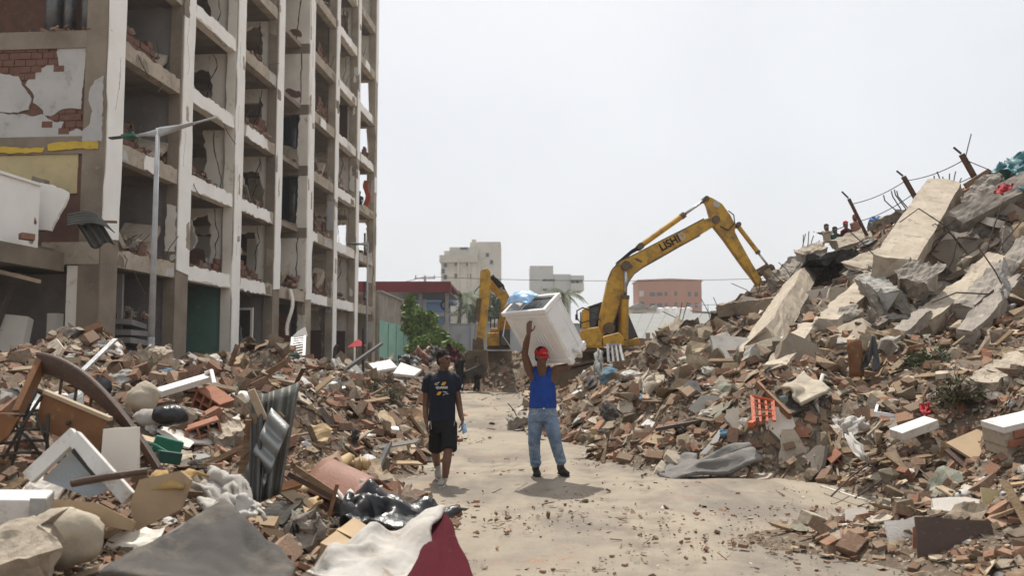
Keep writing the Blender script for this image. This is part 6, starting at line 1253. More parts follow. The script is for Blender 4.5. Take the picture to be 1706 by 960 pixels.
member('concrete_slab', P0(1344, 436, 26.2), P0(1430, 424, 25.6), 2.6, .42, (.05, -.12, .98), 'burnt', 'dark sooty slab jutting out like a roof over a hollow in the mound', 'slab', 11, amp=.08)
member('concrete_slab', (1424, 446, 22.6), (1480, 424, 23.2), .75, .14, UPS, 'concrete_tan', 'thin flat beige slab lying to the left of the broad tilted pillar', 'slab', 12)
member('concrete_slab', (1296, 478, 27.2), (1334, 436, 28), .8, .4, UPS, 'concrete', 'crumbling wall stub standing on the crest right of the excavator bucket', 'slab', 13, rebar=(1, 6, .8, .8), amp=.1)
member('concrete_slab', (1330, 428, 28), (1376, 415, 27.8), .6, .4, (0, -.5, .8), 'concrete_tan', 'low broken coping along the crest left of the small figures', 'slab', 14, amp=.07)
member('concrete_slab', (1455, 376, 26.5), (1510, 356, 25.4), .6, .3, (0, -.5, .8), 'concrete', 'flat slab on the crest between the small figures and the broad tilted pillar', 'slab', 15, amp=.06)
member('concrete_slab', (1612, 345, 21.2), (1660, 300, 21.2), .5, .4, (0, -.5, .8), 'concrete', 'stubby slab propped below the tallest rusty post', 'slab', 16, amp=.06)
member('concrete_slab', (1500, 460, 17.6), (1560, 470, 17.2), .7, .5, UPS, 'concrete', 'rough boulder like lump of concrete just below the broad tilted pillar', 'concrete lump', 17, amp=.07)
member('concrete_slab', (1445, 470, 19), (1490, 500, 17.4), .5, .42, UPS, 'concrete_grey', 'grey knobbly lump of concrete between the beige beam and the pillar', 'concrete lump', 18, amp=.07)
# rusty posts and wires on the crest
tp = []
for i, (a, b, Y_, w, lab) in enumerate((((1414, 331), (1442, 388), 27.2, .085, 'leftmost of three rusty posts leaning left on the crest beside the small figures'), ((1505, 294), (1530, 338), 25.5, .115, 'middle rusty post leaning left on the crest before the broad tilted pillar'), ((1602, 257), (1633, 312), 22.5, .12, 'rightmost and tallest rusty post leaning left beside the teal tarpaulin'))):
    A, B = P(*a, Y_), P(*b, Y_); o = MB().bar(A, B + (B - A) * .25, w, w).build('rusty_post', 'rust', None, bevel=.008); tag(o, lab, 'post', 'rusty posts on the crest'); tp.append((A, B))
    MB().tube([A + (A - B) * .02, A + (A - B) * .18 + V(-.12, 0, .03)], .03, 5).build('bent_bar', 'rebar', o)
for q, lab in ((.16, 'upper thin wire strung between the three leaning rusty posts'), (.66, 'lower thin wire strung between the three leaning rusty posts')):
    pts = []
    for (A, B), (C_, D_) in zip(tp, tp[1:]): pts += sag(A.lerp(B, q), C_.lerp(D_, q), .1, 10)
    wire('strung_wire', pts + [P(1650, 282 + 10 * q, 21.5)], .013, lab)
for i, (x0, y0, x1, y1) in enumerate(((1472, 325, 1492, 350), (1485, 318, 1500, 347), (1490, 316, 1508, 346), (1494, 318, 1512, 346))):
    o = MB().tube([P(x0, y0, 25.4), P(x0 + 2, y0 + 9, 25.4), P((x0 + x1) / 2 + 1, (y0 + y1) / 2 + 5, 25.4), P(x1, y1, 25.4), P(x1 + 6, y1 + 18, 25.5)], .017, 6).build('bent_rod', 'rebar', None); tag(o, 'thin curved steel rod standing out of the crest left of the middle rusty post', 'rod', 'curved rods on the crest')
o = MB().tube([P(1609, 260, 22.4), P(1613, 243, 22.4), P(1618, 223, 22.4)], .014, 5).build('steel_rod', 'rebar', None); tag(o, 'thin straight rod rising above the tallest rusty post', 'rod')
o = MB().bar(P(1608, 310, 21.8), P(1648, 285, 21.8), .1, .14).build('wood_batten', 'wood', None); tag(o, 'dark batten lying slanted against the tallest rusty post', 'batten')
# teal tarpaulin, bundles
def drape(name, m, c4, label, cat, nu=14, nv=10, amp=.08, fs=3.0, seed=1, th=.012, sm=True, group=None):
    a, b, c, d = [Vector(p) if len(p) == 3 and isinstance(p, Vector) else P(*p) for p in c4]; off = V(seed * 7.3, seed * 3.1, 0); n = ((b - a).cross(d - a)).normalized()
    if n.z < 0: n = -n
    o = MB().sheet(lambda u, v: a.lerp(b, u).lerp(d.lerp(c, u), v) + n * (amp * 1.6 * noise.noise(V(u * fs, v * fs, 0) + off) + amp * .3 * (abs(noise.noise(V(u * fs * 2.6, v * fs * 2.6, 5) + off)) - .2) + amp * .12 * noise.noise(V(u * fs * 7, v * fs * 7, 15) + off)) + V(noise.noise(V(u * 4, v * 4, 9) + off), noise.noise(V(u * 4, v * 4, 19) + off), 0) * amp * .9, nu, nv, th).build(name, m, None, smooth=sm)
    g = sum((p for p in (a, b, c, d)), V(0, 0, 0)) / 4; NOGO.append((g.x, g.y, max((a - c).length, (b - d).length) * .42)); return tag(o, label, cat, group)
drape('tarpaulin', 'tarp_teal', ((1652, 285, 20.6), (1690, 255, 21.2), (1745, 262, 20.6), (1715, 312, 19.8)), 'crumpled teal tarpaulin hanging over the crest at the top right corner', 'tarpaulin', 24, 18, .26, 3.5, 2)
drape('tarpaulin', 'tarp_teal', ((1676, 300, 20.2), (1712, 268, 20.2), (1760, 300, 20.2), (1712, 325, 19.4)), 'lower fold of teal sheeting bunched beneath the crest tarpaulin', 'tarpaulin', 18, 12, .22, 3.5, 5)
drape('red_cloth', 'cloth_red', ((1655, 320, 19.4), (1672, 306, 19.5), (1690, 306, 19.4), (1672, 324, 19.2)), 'small red cloth tucked under the teal tarpaulin', 'cloth', 10, 8, .1, 3, 3)
drape('blue_sack', 'plastic_blue', ((1444, 375, 27), (1452, 364, 27.3), (1466, 360, 27.2), (1458, 374, 26.8)), 'small blue sack on the crest between the figures and the slab', 'sack', 10, 8, .14, 3, 4)
# things scattered on the lower slope
def bx(name, m, c, dims, rot, label, cat, bev=.0, group=None, ng=True):
    p = c if isinstance(c, Vector) else (S(*c) if len(c) in (2, 4) else P(*c)); o = MB().box(p, dims, rot).build(name, m, None, bevel=bev)
    if ng: NOGO.append((p.x, p.y, max(dims) * .5))
    return tag(o, label, cat, group)
def flat(name, m, c, pts, n, th, label, cat, seed=1, amp=.02, out=.1):
    """an irregular flat piece: outline in its own plane (metres) about the spot seen at c, facing n"""
    p = S(c[0], c[1], out); n = Vector(n).normalized(); x = n.cross(V(0, 0, 1)); x = (x if x.length > .1 else V(1, 0, 0)).normalized(); x = -x if x.x < 0 else x; y = n.cross(x); y = y if y.z > 0 else -y
    o = MB().prism([p + x * q.x + y * q.y for q in ragged(pts, amp, .12, seed)], -n * th).build(name, m, None); NOGO.append((p.x, p.y, .35)); return tag(o, label, cat)
def roll(name, m, pts, w, h, label, cat, seed=1):
    rr = random.Random(seed); pts = [Vector(p) for p in pts]; rg = []; N = 16
    for i in range(N + 1):
        u = i / N * (len(pts) - 1); k = min(int(u), len(pts) - 2); p = pts[k].lerp(pts[k + 1], u - k); d = (pts[k + 1] - pts[k]).normalized(); a, b = basis(d); t_ = min(1, .35 + 3 * min(i, N - i) / N) * rr.uniform(.85, 1.12); rg.append((p + V(0, 0, rr.uniform(-.02, .02)), a * w / 2 * t_, b * h / 2 * t_ * rr.uniform(.8, 1.2)))
    o = MB().rings(rg, 14).build(name, m, None, smooth=True); [NOGO.append((p.x, p.y, w)) for p in pts]; return tag(o, label, cat)
drape('padded_mat', 'cloth_mat', (S(1096, 792, .03), S(1248, 738, .2), S(1272, 768, .3), S(1118, 800, .05)), 'long grey padded mat lying folded along the toe of the big mound', 'mat', 40, 12, .09, 2.2, 3, .05)
drape('padded_mat', 'cloth_mat', (S(1100, 772, .06), S(1160, 756, .12), S(1165, 774, .16), S(1110, 790, .08)), 'dark folded flap of padding at the left end of the grey mat', 'mat', 14, 10, .04, 3, 6, .03)
drape('sofa_cover', 'cloth_dark', (S(1262, 640, .15), S(1330, 610, .1), S(1405, 650, .2), S(1312, 692, .3)), 'dark upholstery torn from a sofa lying open on the slope', 'sofa cover', 24, 18, .14, 2.0, 7, .03)
drape('sofa_cushion', 'cloth_beige', (S(1303, 644, .36), S(1338, 624, .3), S(1385, 650, .36), S(1336, 672, .4)), 'lumpy grey brown cushion stuffing on the torn sofa upholstery', 'cushion', 18, 14, .05, 2.2, 8, .05)
o = MB().bar(S(1262, 640, .25), S(1316, 694, .38), .05, .09).bar(S(1262, 640, .25), S(1332, 610, .2), .05, .07).build('sofa_rails', 'wood_orange', None); tag(o, 'wooden edge rails of the torn sofa', 'frame')
t = thing('plastic_chair', S(1268, 690, .1), 'broken bright orange plastic chair frame wedged below the torn sofa', 'chair'); mb = MB()
pl = [P(1253, 660, 12.4), P(1287, 668, 12.3), P(1290, 702, 12.0), P(1256, 704, 12.0)]
for a, b in ((0, 1), (1, 2), (3, 0)): MB().bar(pl[a], pl[b], .05, .03).build('rail', 'plastic_orange', t)
for u in (.25, .5, .75): MB().bar(pl[0].lerp(pl[3], u), pl[1].lerp(pl[2], u), .035, .02).build('slat', 'plastic_orange', t)
for u in (.33, .66): MB().bar(pl[0].lerp(pl[1], u), pl[3].lerp(pl[2], u), .03, .02).build('slat', 'plastic_orange', t)
MB().bar(pl[3], P(1250, 708, 11.9), .07, .06).build('leg', 'plastic_orange', t)
o = MB().tube([P(1371, 624, 12.7), P(1364, 650, 12.6), P(1358, 672, 12.4), P(1369, 692, 12.2)], .028, 8).build('bent_pipe', 'white_dirty', None, smooth=True); tag(o, 'bent white pipe leaning right of the torn sofa', 'pipe')
o = MB().prism([P(1434, 616, 13.4), P(1453, 560, 13.6), P(1458, 562, 13.6), P(1466, 612, 13.4), P(1452, 620, 13.3), P(1455, 590, 13.5), P(1446, 612, 13.3)], (.06, .12, .02)).build('plastic_board', 'black_plastic', None); tag(o, 'black plastic panel standing on edge in a pointed shape on the slope', 'panel')
o = MB().sheet(lambda u, v: P(1412 + 22 * u + 4 * v, 566 + 62 * v, 13.6) + V(0, -.15 * math.sin(PI * u), 0), 6, 6, .03).build('brown_board', 'wood_orange', None, smooth=True); tag(o, 'curved rusty brown board standing beside the black pointed panel', 'board')
t = thing('drawer', S(1485, 680, .1), 'white framed drawer with dark inside lying tilted on the slope', 'drawer'); q = [P(1459, 690, 11.9), P(1466, 664, 12.3), P(1512, 670, 12.2), P(1507, 697, 11.8)]
for i in range(4): MB().bar(q[i], q[(i + 1) % 4], .035, .07).build('side', 'white_plastic', t)
MB().prism([p - V(0, -.01, .05) for p in q], V(0, .02, -.02)).build('bottom', 'black_metal', t); MB().tube([q[0].lerp(q[2], .35), q[0].lerp(q[2], .5) + V(0, 0, .06), q[0].lerp(q[2], .85)], [.03, .07, .05], 8).build('rubble_lump', 'concrete_tan', t)
drape('red_rag', 'cloth_red', ((1530, 676, 11.9), (1550, 672, 12), (1553, 690, 11.8), (1538, 695, 11.7)), 'bright red rag right of the white framed drawer', 'rag', 8, 8, .05, 3, 9)
bx('white_slab', 'white_worn', P(1523, 717, 11.0) + V(0, 0, .02), (.55, .24, .11), (.15, -.28, .25), 'thick white topped slab lying flat below the white framed drawer', 'slab', .008)
t = thing('brick_wall_chunk', S(1690, 720, .2), 'large chunk of brick wall with thick white plaster face at the right edge', 'wall chunk'); c = P(1705, 716, 9.3); E_ = Euler((.15, -.18, .2)).to_matrix()
MB().box(c + E_ @ V(0, 0, .1), (.72, .3, .06), E_).build('plaster_face', 'white_worn', t); MB().box(c, (.7, .3, .14), E_).build('core', 'concrete_tan', t)
for i in range(3):
    for j in range(2): MB().box(c + E_ @ V(-.22 + .235 * i + .06 * j, -.155, -.035 + .085 * j - .01), (.2, .04, .07), E_).build('brick', 'clay_brick', t)
MB().box(c + E_ @ V(-.06, 0, -.13), (.55, .28, .1), E_).build('core', 'concrete_tan', t); NOGO.append((c.x, c.y, .6))
bx('broken_board', 'cardboard', P(1627, 745, 9.9) + V(0, 0, .03), (.5, .35, .03), (.45, -.3, .3), 'pale torn board lying on dark rubble left of the brick wall chunk', 'board')
bx('broken_board', 'wood_dark', P(1622, 757, 9.85), (.52, .3, .03), (.6, -.2, .25), 'dark board sticking out beneath the pale torn board', 'board', ng=False)
flat('plaster_chunk', 'plaster_inner', (1300, 706), [(-.18, -.22), (-.22, .05), (-.08, .24), (.12, .2), (.2, -.02), (.1, -.24)], (-.4, -.8, .35), .07, 'big upright cream plaster chunk with a red brick edge beside the orange chair', 'plaster chunk', 4)
flat('brick_slab', 'clay_brick', (1318, 712), [(-.1, -.14), (-.06, .16), (.2, .0), (.24, -.14)], (-.3, -.8, .5), .06, 'red brick slab showing behind the upright cream plaster chunk', 'brick slab', 5, out=.06)
flat('plaster_slab', 'concrete_tan', (1322, 748), [(-.2, -.22), (-.14, .26), (.02, .27), (.24, -.2)], (-.2, -.9, .3), .05, 'tall tapering beige panel standing upright below the cream plaster chunk', 'panel', 6)
drape('white_cloth', 'cloth_white', ((1395, 700, 11.0), (1436, 692, 11.2), (1446, 715, 10.9), (1410, 726, 10.7)), 'rumpled white cloth spread on the slope below the torn sofa', 'cloth', 14, 12, .09, 3, 10)
drape('white_cloth', 'cloth_white', ((1405, 722, 10.8), (1418, 720, 10.8), (1446, 762, 10.3), (1434, 768, 10.2)), 'trailing end of white cloth hanging down from the rumpled one', 'cloth', 14, 5, .06, 3, 11)
flat('white_wedge', 'plaster_white', (1185, 738), [(-.16, -.17), (.1, .2), (.14, .17), (.04, -.17)], (-.3, -.85, .4), .02, 'pointed white splinter of board standing above the grey mat', 'board', 7)
o = MB().bar(P(1092, 716, 13.4), P(1178, 700, 13.8), .16, .05).build('dark_board', 'wood_dark', None); tag(o, 'long dark board lying across the lower slope above the grey mat', 'board')
flat('white_wedge', 'plaster_white', (1085, 710), [(-.25, -.1), (-.05, .16), (.28, -.02), (.1, -.12)], (0, -.7, .7), .02, 'white triangular sheet at the left end of the long dark board', 'sheet', 8)
flat('round_plate', 'concrete_grey', (1153, 650), [(-.12, -.16), (-.14, .08), (-.04, .18), (.1, .16), (.15, 0), (.08, -.15)], (-.1, -.9, .4), .04, 'pale rounded grey plate standing up in the middle of the slope', 'plate', 9)
drape('curtain_sheet', 'roof_grey', ((988, 620, 21), (994, 578, 21.6), (1004, 590, 21.6), (1004, 628, 20.8)), 'stiff pale green grey sheet standing near the excavator tracks', 'sheet', 8, 6, .1, 3, 12)
drape('curtain_sheet', 'cloth_beige', ((1050, 640, 17), (1080, 618, 18), (1112, 628, 18), (1072, 662, 16.6)), 'crumpled greenish fabric heap in the middle of the mound', 'fabric', 14, 12, .2, 3, 13)
t = thing('metal_shelf', S(1025, 590, .2), 'broken pale metal shelf frame standing before the big excavator', 'shelf'); q = [P(1014, 604, 21.5), P(1012, 574, 21.8), P(1032, 574, 22), P(1038, 602, 21.6)]
for a, b in ((0, 1), (1, 2), (2, 3)): MB().bar(q[a], q[b], .06, .05).build('upright', 'grey_metal', t)
for u in (.33, .66): MB().bar(q[1].lerp(q[2], u), q[0].lerp(q[3], u), .05, .04).build('bar', 'grey_metal', t)
t = thing('broken_chair', S(1515, 590, .1), 'dark red wooden chair remains with legs in the air on the slope', 'chair')
for a, b in (((1496, 606), (1514, 580)), ((1514, 580), (1540, 575)), ((1516, 582), (1518, 604)), ((1500, 598), (1518, 592))): MB().bar(P(*a, 13.6), P(*b, 13.6), .06, .05).build('leg', 'wood_orange', t)
# dead branches and a green sprig
def brush(name, c, r, n, m, label, cat, seed, up=1.0, lf=None):
    rr = random.Random(seed); mb = MB(); tips = []
    for i in range(n):
        d = V(rr.gauss(0, 1), rr.gauss(0, .8), abs(rr.gauss(.5, .7)) * up).normalized(); p = c + V(rr.uniform(-.3, .3), rr.uniform(-.3, .3), 0) * r; L = r * rr.uniform(.5, 1.2); pts = [p]
        for k in range(4): d = (d + V(rr.gauss(0, .35), rr.gauss(0, .35), rr.gauss(-.08, .3))).normalized(); pts.append(pts[-1] + d * L / 4); tips.append(pts[-1])
        mb.tube(pts, [.011, .009, .007, .005, .003], 4)
    t = thing(name, c, label, cat); mb.build('branch', 'twig', t)
    if lf: q, f = leaves([(*p, .07) for p in tips[::2]], lf, .035, seed); foliage('foliage', q, f, m, t)
    return t
brush('dead_bush', S(1600, 665, .1), .42, 130, 'leaf_dry', 'tangle of dark dead branches and roots on the right slope', 'bush', 5, .6, 500)
brush('green_sprig', S(1545, 605, .1), .4, 50, 'leaf', 'uprooted green twigs left of the dark dead branches', 'plant', 6, .5, 420)
brush('dead_bush', S(632, 668, .15), .62, 190, 'leaf_dry', 'round brown tumbleweed like bush at the toe of the left mound', 'bush', 7, .8, 900)
# near right corner
flat('dark_board', 'wood_dark', (1592, 900), [(-.3, -.2), (-.28, .17), (.28, .15), (.3, -.22)], (-.1, -.95, .3), .025, 'dark brown board standing on edge in the near right rubble spur', 'board', 10, .008)
flat('terracotta_shard', 'clay_brick', (1545, 893), [(-.12, -.12), (-.1, .06), (.06, .14), (.12, .02), (.05, -.13)], (-.2, -.9, .35), .025, 'reddish rounded shard leaning against the dark brown board', 'shard', 11)
flat('white_crust', 'white_dirty', (1616, 846), [(-.3, -.04), (-.28, .1), (.0, .13), (.3, .08), (.26, -.06), (.05, -.09)], (-.1, -.55, .85), .09, 'white crusty slab on top of the near right rubble spur', 'slab', 12)
roll('white_bundle', 'cloth_white', [S(1595, 830, .1), S(1622, 818, .12), S(1648, 808, .1)], .13, .09, 'twisted white cloth bundle above the white crusty slab', 'cloth', 5)
flat('yellow_tile', 'plaster_yellow', (1652, 832), [(-.08, -.1), (-.07, .1), (.08, .08), (.09, -.08)], (-.2, -.9, .4), .02, 'small yellow cream tile standing near the right edge', 'tile', 13)
flat('grey_plate', 'plaster_inner', (1434, 868), [(-.14, -.09), (-.12, .1), (.06, .12), (.14, -.04)], (-.1, -.8, .5), .02, 'greyish translucent looking plate standing at the left end of the near right spur', 'plate', 14)
flat('grey_plate', 'white_dirty', (1510, 888), [(-.16, -.12), (-.15, .1), (.1, .14), (.17, .0), (.12, -.13)], (0, -.8, .5), .03, 'flat whitish plaster lump in the middle of the near right spur', 'plaster lump', 15)
bx('sharp_block', 'concrete_tan', S(1352, 873, .05) + V(0, 0, .03), (.2, .16, .14), (.2, .3, .5), 'square beige block lying alone on the dirt before the near right spur', 'block', .01)
for k, (pts, lab) in enumerate((([(1385, 835), (1420, 800), (1470, 765), (1500, 760), (1560, 815), (1600, 830)], 'long looping dark cable across the rubble toe'), ([(1425, 838), (1480, 800), (1530, 772), (1560, 765)], 'thin bent rod rising from the dirt through the rubble toe'), ([(1370, 818), (1430, 838), (1445, 842)], 'short pale rod lying on the dirt at the rubble toe'), ([(1430, 770), (1460, 790), (1490, 812), (1478, 835)], 'second dark cable curling down the rubble toe'))):
    o = MB().tube([S(a, b, .12, .05) for a, b in pts], .011, 6).build('cable' if k != 2 else 'rod', 'rebar' if k != 2 else 'white_dirty', None, smooth=True); tag(o, lab, 'cable' if k != 2 else 'rod')
# tangled bars in the upper right
for k in range(26):
    rr = random.Random(k + 90); px, py = rr.choice([(1570, 400), (1620, 440), (1500, 470), (1660, 500), (1640, 400), (1400, 460), (1560, 450)]); p = S(px + rr.uniform(-45, 45), py + rr.uniform(-35, 35), .15); d = V(rr.uniform(-1, 1), rr.uniform(-.3, .3), rr.uniform(-.6, .9)).normalized(); L = rr.uniform(.8, 2.0)
    o = MB().tube([p, p + d * L * .35 + V(0, -.1, .12), p + d * L * .7 + V(rr.uniform(-.2, .2), -.15, .1), p + d * L + V(rr.uniform(-.3, .3), 0, -rr.uniform(.1, .6))], .015, 5).build('twisted_rebar', 'rebar', None); tag(o, 'twisted steel bar sticking out of the upper right slope', 'rebar', 'twisted bars on the upper slope')
for k in range(16):
    rr = random.Random(k + 300); px = rr.uniform(1150, 1420); py = 545 - (px - 1150) * .52; p = S(px, min(py + 15, 560), .1); d = V(rr.uniform(-.8, .5), 0, rr.uniform(.3, 1)).normalized(); L = rr.uniform(.5, 1.3)
    o = MB().tube([p, p + d * L * .5, p + d * L + V(rr.uniform(-.2, .2), 0, rr.uniform(-.2, .1))], .013, 5).build('twisted_rebar', 'rebar', None); tag(o, 'thin steel bar poking up from the crest near the excavator bucket', 'rebar', 'thin bars along the crest')
# footing lump on the road
t = tag(rough(P(848, 708, 19.2) + V(0, 0, .0), P(880, 706, 19.2), .42, .42, (0, -.2, 1), 71, amp=.06).build('concrete_footing', 'concrete', None), 'round greyish concrete footing with a thin bar lying on the dirt road behind the carrier', 'footing')
MB().tube([P(862, 696, 19.2), P(856, 684, 19.2), P(846, 672, 19.2)], .012, 5).build('rebar', 'rebar', t)
# hollow clay blocks
def hollow(c, rot, s, label):
    E_ = Euler(rot).to_matrix(); t = thing('hollow_clay_block', c, label, 'clay block', 'hollow clay blocks in the rubble'); w, h, d = .30 * s, .2 * s, .22 * s; th = .02 * s
    for i in range(4): MB().box(c + E_ @ V(-w / 2 + th / 2 + i * (w - th) / 3, 0, 0), (th, d, h), E_).build('web', 'clay_brick', t)
    for i in range(3): MB().box(c + E_ @ V(0, .003, -h / 2 + th / 2 + i * (h - th) / 2), (w - .004, d - .006, th - .002), E_).build('shell', 'clay_brick', t)
for px, py, rot, s, lab in ((1578, 373, (.2, .3, .3), 1.5, 'hollow clay block tucked against the broad tilted pillar'), (1650, 600, (.3, .5, .5), 1.0, 'hollow clay block right of the dead branches'), (355, 672, (.2, .5, -.3), 1.2, 'hollow clay block on the left mound above the pale stone'), (1400, 770, (.4, .7, .3), .9, 'hollow clay block below the white cloth'), (340, 722, (.1, -.3, .4), 1.1, 'hollow clay block half behind the pale stone')): hollow(S(px, py, .1), rot, s, lab)
# many more large broken slabs and wall pieces on the upper half of the mound, each one a piece of its own
def slab_piece(p, n, up_hint, r, th, seed, m, name, label, cat, group):
    rr = random.Random(seed); k = rr.randint(5, 7); a0 = rr.random() * 6; pts = []
    asp = rr.uniform(.45, .9)
    for i in range(k): a = a0 + 2 * PI * (i + rr.uniform(-.3, .3)) / k; pts.append((math.cos(a) * r * rr.uniform(.75, 1.1), math.sin(a) * r * asp * rr.uniform(.75, 1.1)))
    n = Vector(n).normalized(); x, y = basis(n, V(0, 0, 1)); t_ = rr.uniform(-.8, .8); x, y = x * math.cos(t_) + y * math.sin(t_), y * math.cos(t_) - x * math.sin(t_)
    o = MB().prism([p + x * q.x + y * q.y for q in ragged(pts, r * .045, r * .2, seed)], -n * th).build(name, m, None); return tag(o, label, cat, group)
rr = random.Random(77)
for i in range(58):
    if i < 40: px = rr.uniform(1240, 1700); py = 600 - (px - 1240) * .42 - rr.uniform(-70, 120) * .8; zn_ = 'upper slope'
    else: px = rr.uniform(1000, 1700); py = rr.uniform(610, 800); zn_ = 'lower slope'
    p = S(px, max(py, 640 - .72 * (px - 1000) if px < 1300 else 330), .1)
    if p.y > 31: continue
    nr = normals(np.array([p.x]), np.array([p.y]))[0]; n = V(*nr) + V(rr.gauss(0, .45), rr.gauss(-.2, .45), rr.gauss(0, .3)); r = rr.uniform(.28, .85) * (1 if i < 40 else .5) * min(1.1, p.y / 16)
    m = rr.choice(['concrete', 'concrete_tan', 'concrete_tan', 'concrete_grey', 'concrete_brown', 'plaster_inner']); w = {'concrete': 'brownish', 'concrete_tan': 'beige', 'concrete_grey': 'grey', 'concrete_brown': 'dark brown', 'plaster_inner': 'whitish'}[m]
    slab_piece(p, n, None, r, rr.uniform(.09, .22) * min(1, r * 1.6), i + 500, m, 'broken_slab', f'{w} jagged broken slab tilted among rubble on the {zn_} of the big mound', 'slab', f'{w} broken slabs on the {zn_}')
for i in range(26):
    px = rr.uniform(1300, 1700); p = S(px, rr.uniform(360, 560), .12)
    if p.y > 30: continue
    d = V(rr.uniform(-1, .4), rr.uniform(-.6, .3), rr.uniform(-.9, .1)).normalized(); L = rr.uniform(.7, 1.7)
    o = rough(p - d * L / 2, p + d * L / 2, rr.uniform(.16, .3), rr.uniform(.14, .26), V(0, -.6, .8), i + 900, amp=.05).build('broken_beam', rr.choice(['concrete', 'concrete_tan', 'concrete']), None); tag(o, 'short snapped length of concrete beam lying on the upper slope of the big mound', 'beam', 'snapped beam lengths on the upper slope')
for k, (a, b, w, h, m, lab) in enumerate((((1690, 470), (1612, 562), .34, .3, 'concrete', 'slender broken beam running down beside the dark hollow at the right edge'), ((1604, 392), (1548, 458), .4, .3, 'concrete_tan', 'beige beam length lying close along the right side of the broad tilted pillar'), ((1452, 515), (1402, 580), .46, .2, 'concrete_grey', 'flat grey slab pointing down the slope under the short beige beam'), ((1345, 545), (1292, 618), .4, .2, 'concrete_tan', 'flat beige slab lying right of the long leaning slab'), ((1215, 560), (1150, 600), .36, .2, 'concrete', 'low brown slab on the shoulder of the mound beyond the orange chair'), ((1700, 600), (1630, 650), .36, .24, 'concrete_tan', 'chunky beam end lying right of the dark dead branches'), ((1545, 520), (1478, 580), .3, .26, 'concrete', 'brown snapped beam half buried above the curved rusty board'))):
    member('concrete_slab', S(*a, .22), S(*b, .25), w, h, (-.4, -.55, .7), m, lab, 'slab', 200 + k, rebar=(k % 2, 3, .5, .4), amp=.045)
# ================================================================ THE JUNK ON THE LEFT
def pb(name, m, pts, n, label, cat, Y=None, bev=0, group=None, parent=None):    # a flat board given by corners in photo pixels and distance, n is its thickness vector
    q = [P(*p) if len(p) == 3 else P(*p, Y) for p in pts]; o = MB().prism(q, n).build(name, m, parent, bevel=bev)
    if parent is None: c = sum(q, V(0, 0, 0)) / len(q); NOGO.append((c.x, c.y, max((a - c).length for a in q) * .7)); tag(o, label, cat, group)
    return o
# curved wooden headboard with spindles, drawer, frame
t = thing('wooden_headboard', P(160, 740, 6.6), 'dark curved wooden headboard with spindles lying tipped over on the junk heap', 'headboard')
def hb_(u): return P(68 + 205 * u, 605 + 25 * u + 165 * u ** 1.9, 6.9 - .5 * u)
MB().rings([(hb_(i / 16), V(0, .04, 0), V(-.03, 0, .1 - .03 * abs(i / 16 - .4))) for i in range(17)], 10, sq=.4).build('top_rail', 'wood_dark', t)
MB().bar(P(70, 602, 6.9), P(30, 690, 6.6), .05, .1).build('side_rail', 'wood_orange', t)
for u, v in ((.18, .0), (.3, .02), (.42, .02)): MB().tube([hb_(u), hb_(u) + V(-.02, 0, -.22)], .012, 6).build('spindle', 'wood_dark', t)
NOGO.extend([(hb_(u).x, hb_(u).y, .35) for u in (.2, .5, .8)])
t = thing('drawer_box', P(120, 700, 6.5), 'open brown wooden drawer standing on end under the curved headboard', 'drawer')
pb('front', 'wood_orange', [(70, 655), (180, 700), (165, 755), (58, 712)], V(.0, .05, .0), '', '', 6.4, .004, parent=t); pb('side', 'wood_dark', [(180, 700, 6.4), (188, 702, 6.7), (172, 758, 6.7), (165, 755, 6.4)], V(.02, 0, 0), '', '', 6.4, parent=t); pb('edge', 'wood_pale', [(72, 650), (182, 696), (181, 702), (71, 656)], V(0, .06, 0), '', '', 6.37, parent=t)
MB().ball(P(114, 706, 6.38), .018, 8).build('knob', 'black_metal', t)
t = thing('bed_frame', P(35, 740, 6.4), 'tangle of thin black metal bars of a broken bed frame at the left edge', 'bed frame')
for a, b in (((0, 700), (60, 690)), ((5, 765), (70, 660)), ((60, 690), (85, 760)), ((0, 740), (80, 735)), ((20, 700), (75, 770)), ((0, 760), (70, 755)), ((45, 690), (20, 775)), ((62, 650), (40, 700)), ((80, 690), (78, 760)), ((0, 722), (80, 716))): MB().tube([P(*a, 6.35), P((a[0] + b[0]) / 2, (a[1] + b[1]) / 2 - 3, 6.3), P(*b, 6.4)], .012, 6).build('bar', 'black_metal', t)
pb('wood_board', 'wood_orange', [(-30, 688), (34, 690), (15, 725), (-30, 760)], V(0, .04, 0), 'brown wooden panel cut by the left edge of the photo', 'panel', 6.3)
pb('grey_backing_board', 'plaster_inner', [(172, 715), (228, 712), (228, 790), (165, 800)], V(.01, .03, 0), 'grey blank backing board standing behind the white window frame', 'board', 6.35)
t = thing('window_frame', P(130, 780, 6.1), 'white corner of a window frame with grey pane standing on its tip', 'window frame')
fr = [(50, 795), (126, 722), (222, 830)]
MB().bar(P(48, 797, 6.0), P(128, 722, 6.05), .1, .06, up=V(0, -1, .2)).build('frame_bar', 'white_worn', t, bevel=.006); MB().bar(P(122, 728, 6.05), P(216, 832, 5.9), .1, .06, up=V(0, -1, .2)).build('frame_bar', 'white_worn', t, bevel=.006)
MB().prism([P(70, 800, 6.06), P(126, 745, 6.1), P(190, 815, 6.02), P(150, 830, 6.0)], (0, .012, 0)).build('pane', 'wall_grey', t); MB().bar(P(122, 750, 6.0), P(160, 795, 5.95), .02, .03).build('seal', 'black_metal', t); NOGO.append((-3.1, 6, .6))
o = MB().tube([P(120, 806, 5.8), P(180, 795, 5.8), P(246, 786, 5.85)], .026, 8).build('wood_pole', 'wood_dark', None); tag(o, 'rounded brown wooden pole lying in front of the white window frame', 'pole')
bx('appliance_box', 'white_worn', P(30, 850, 5.7), (.36, .26, .2), (.1, .05, .25), 'white boxy appliance at the lower left edge', 'appliance', .012); o_ = [o for o in bpy.data.objects if o.name == 'appliance_box'][0]
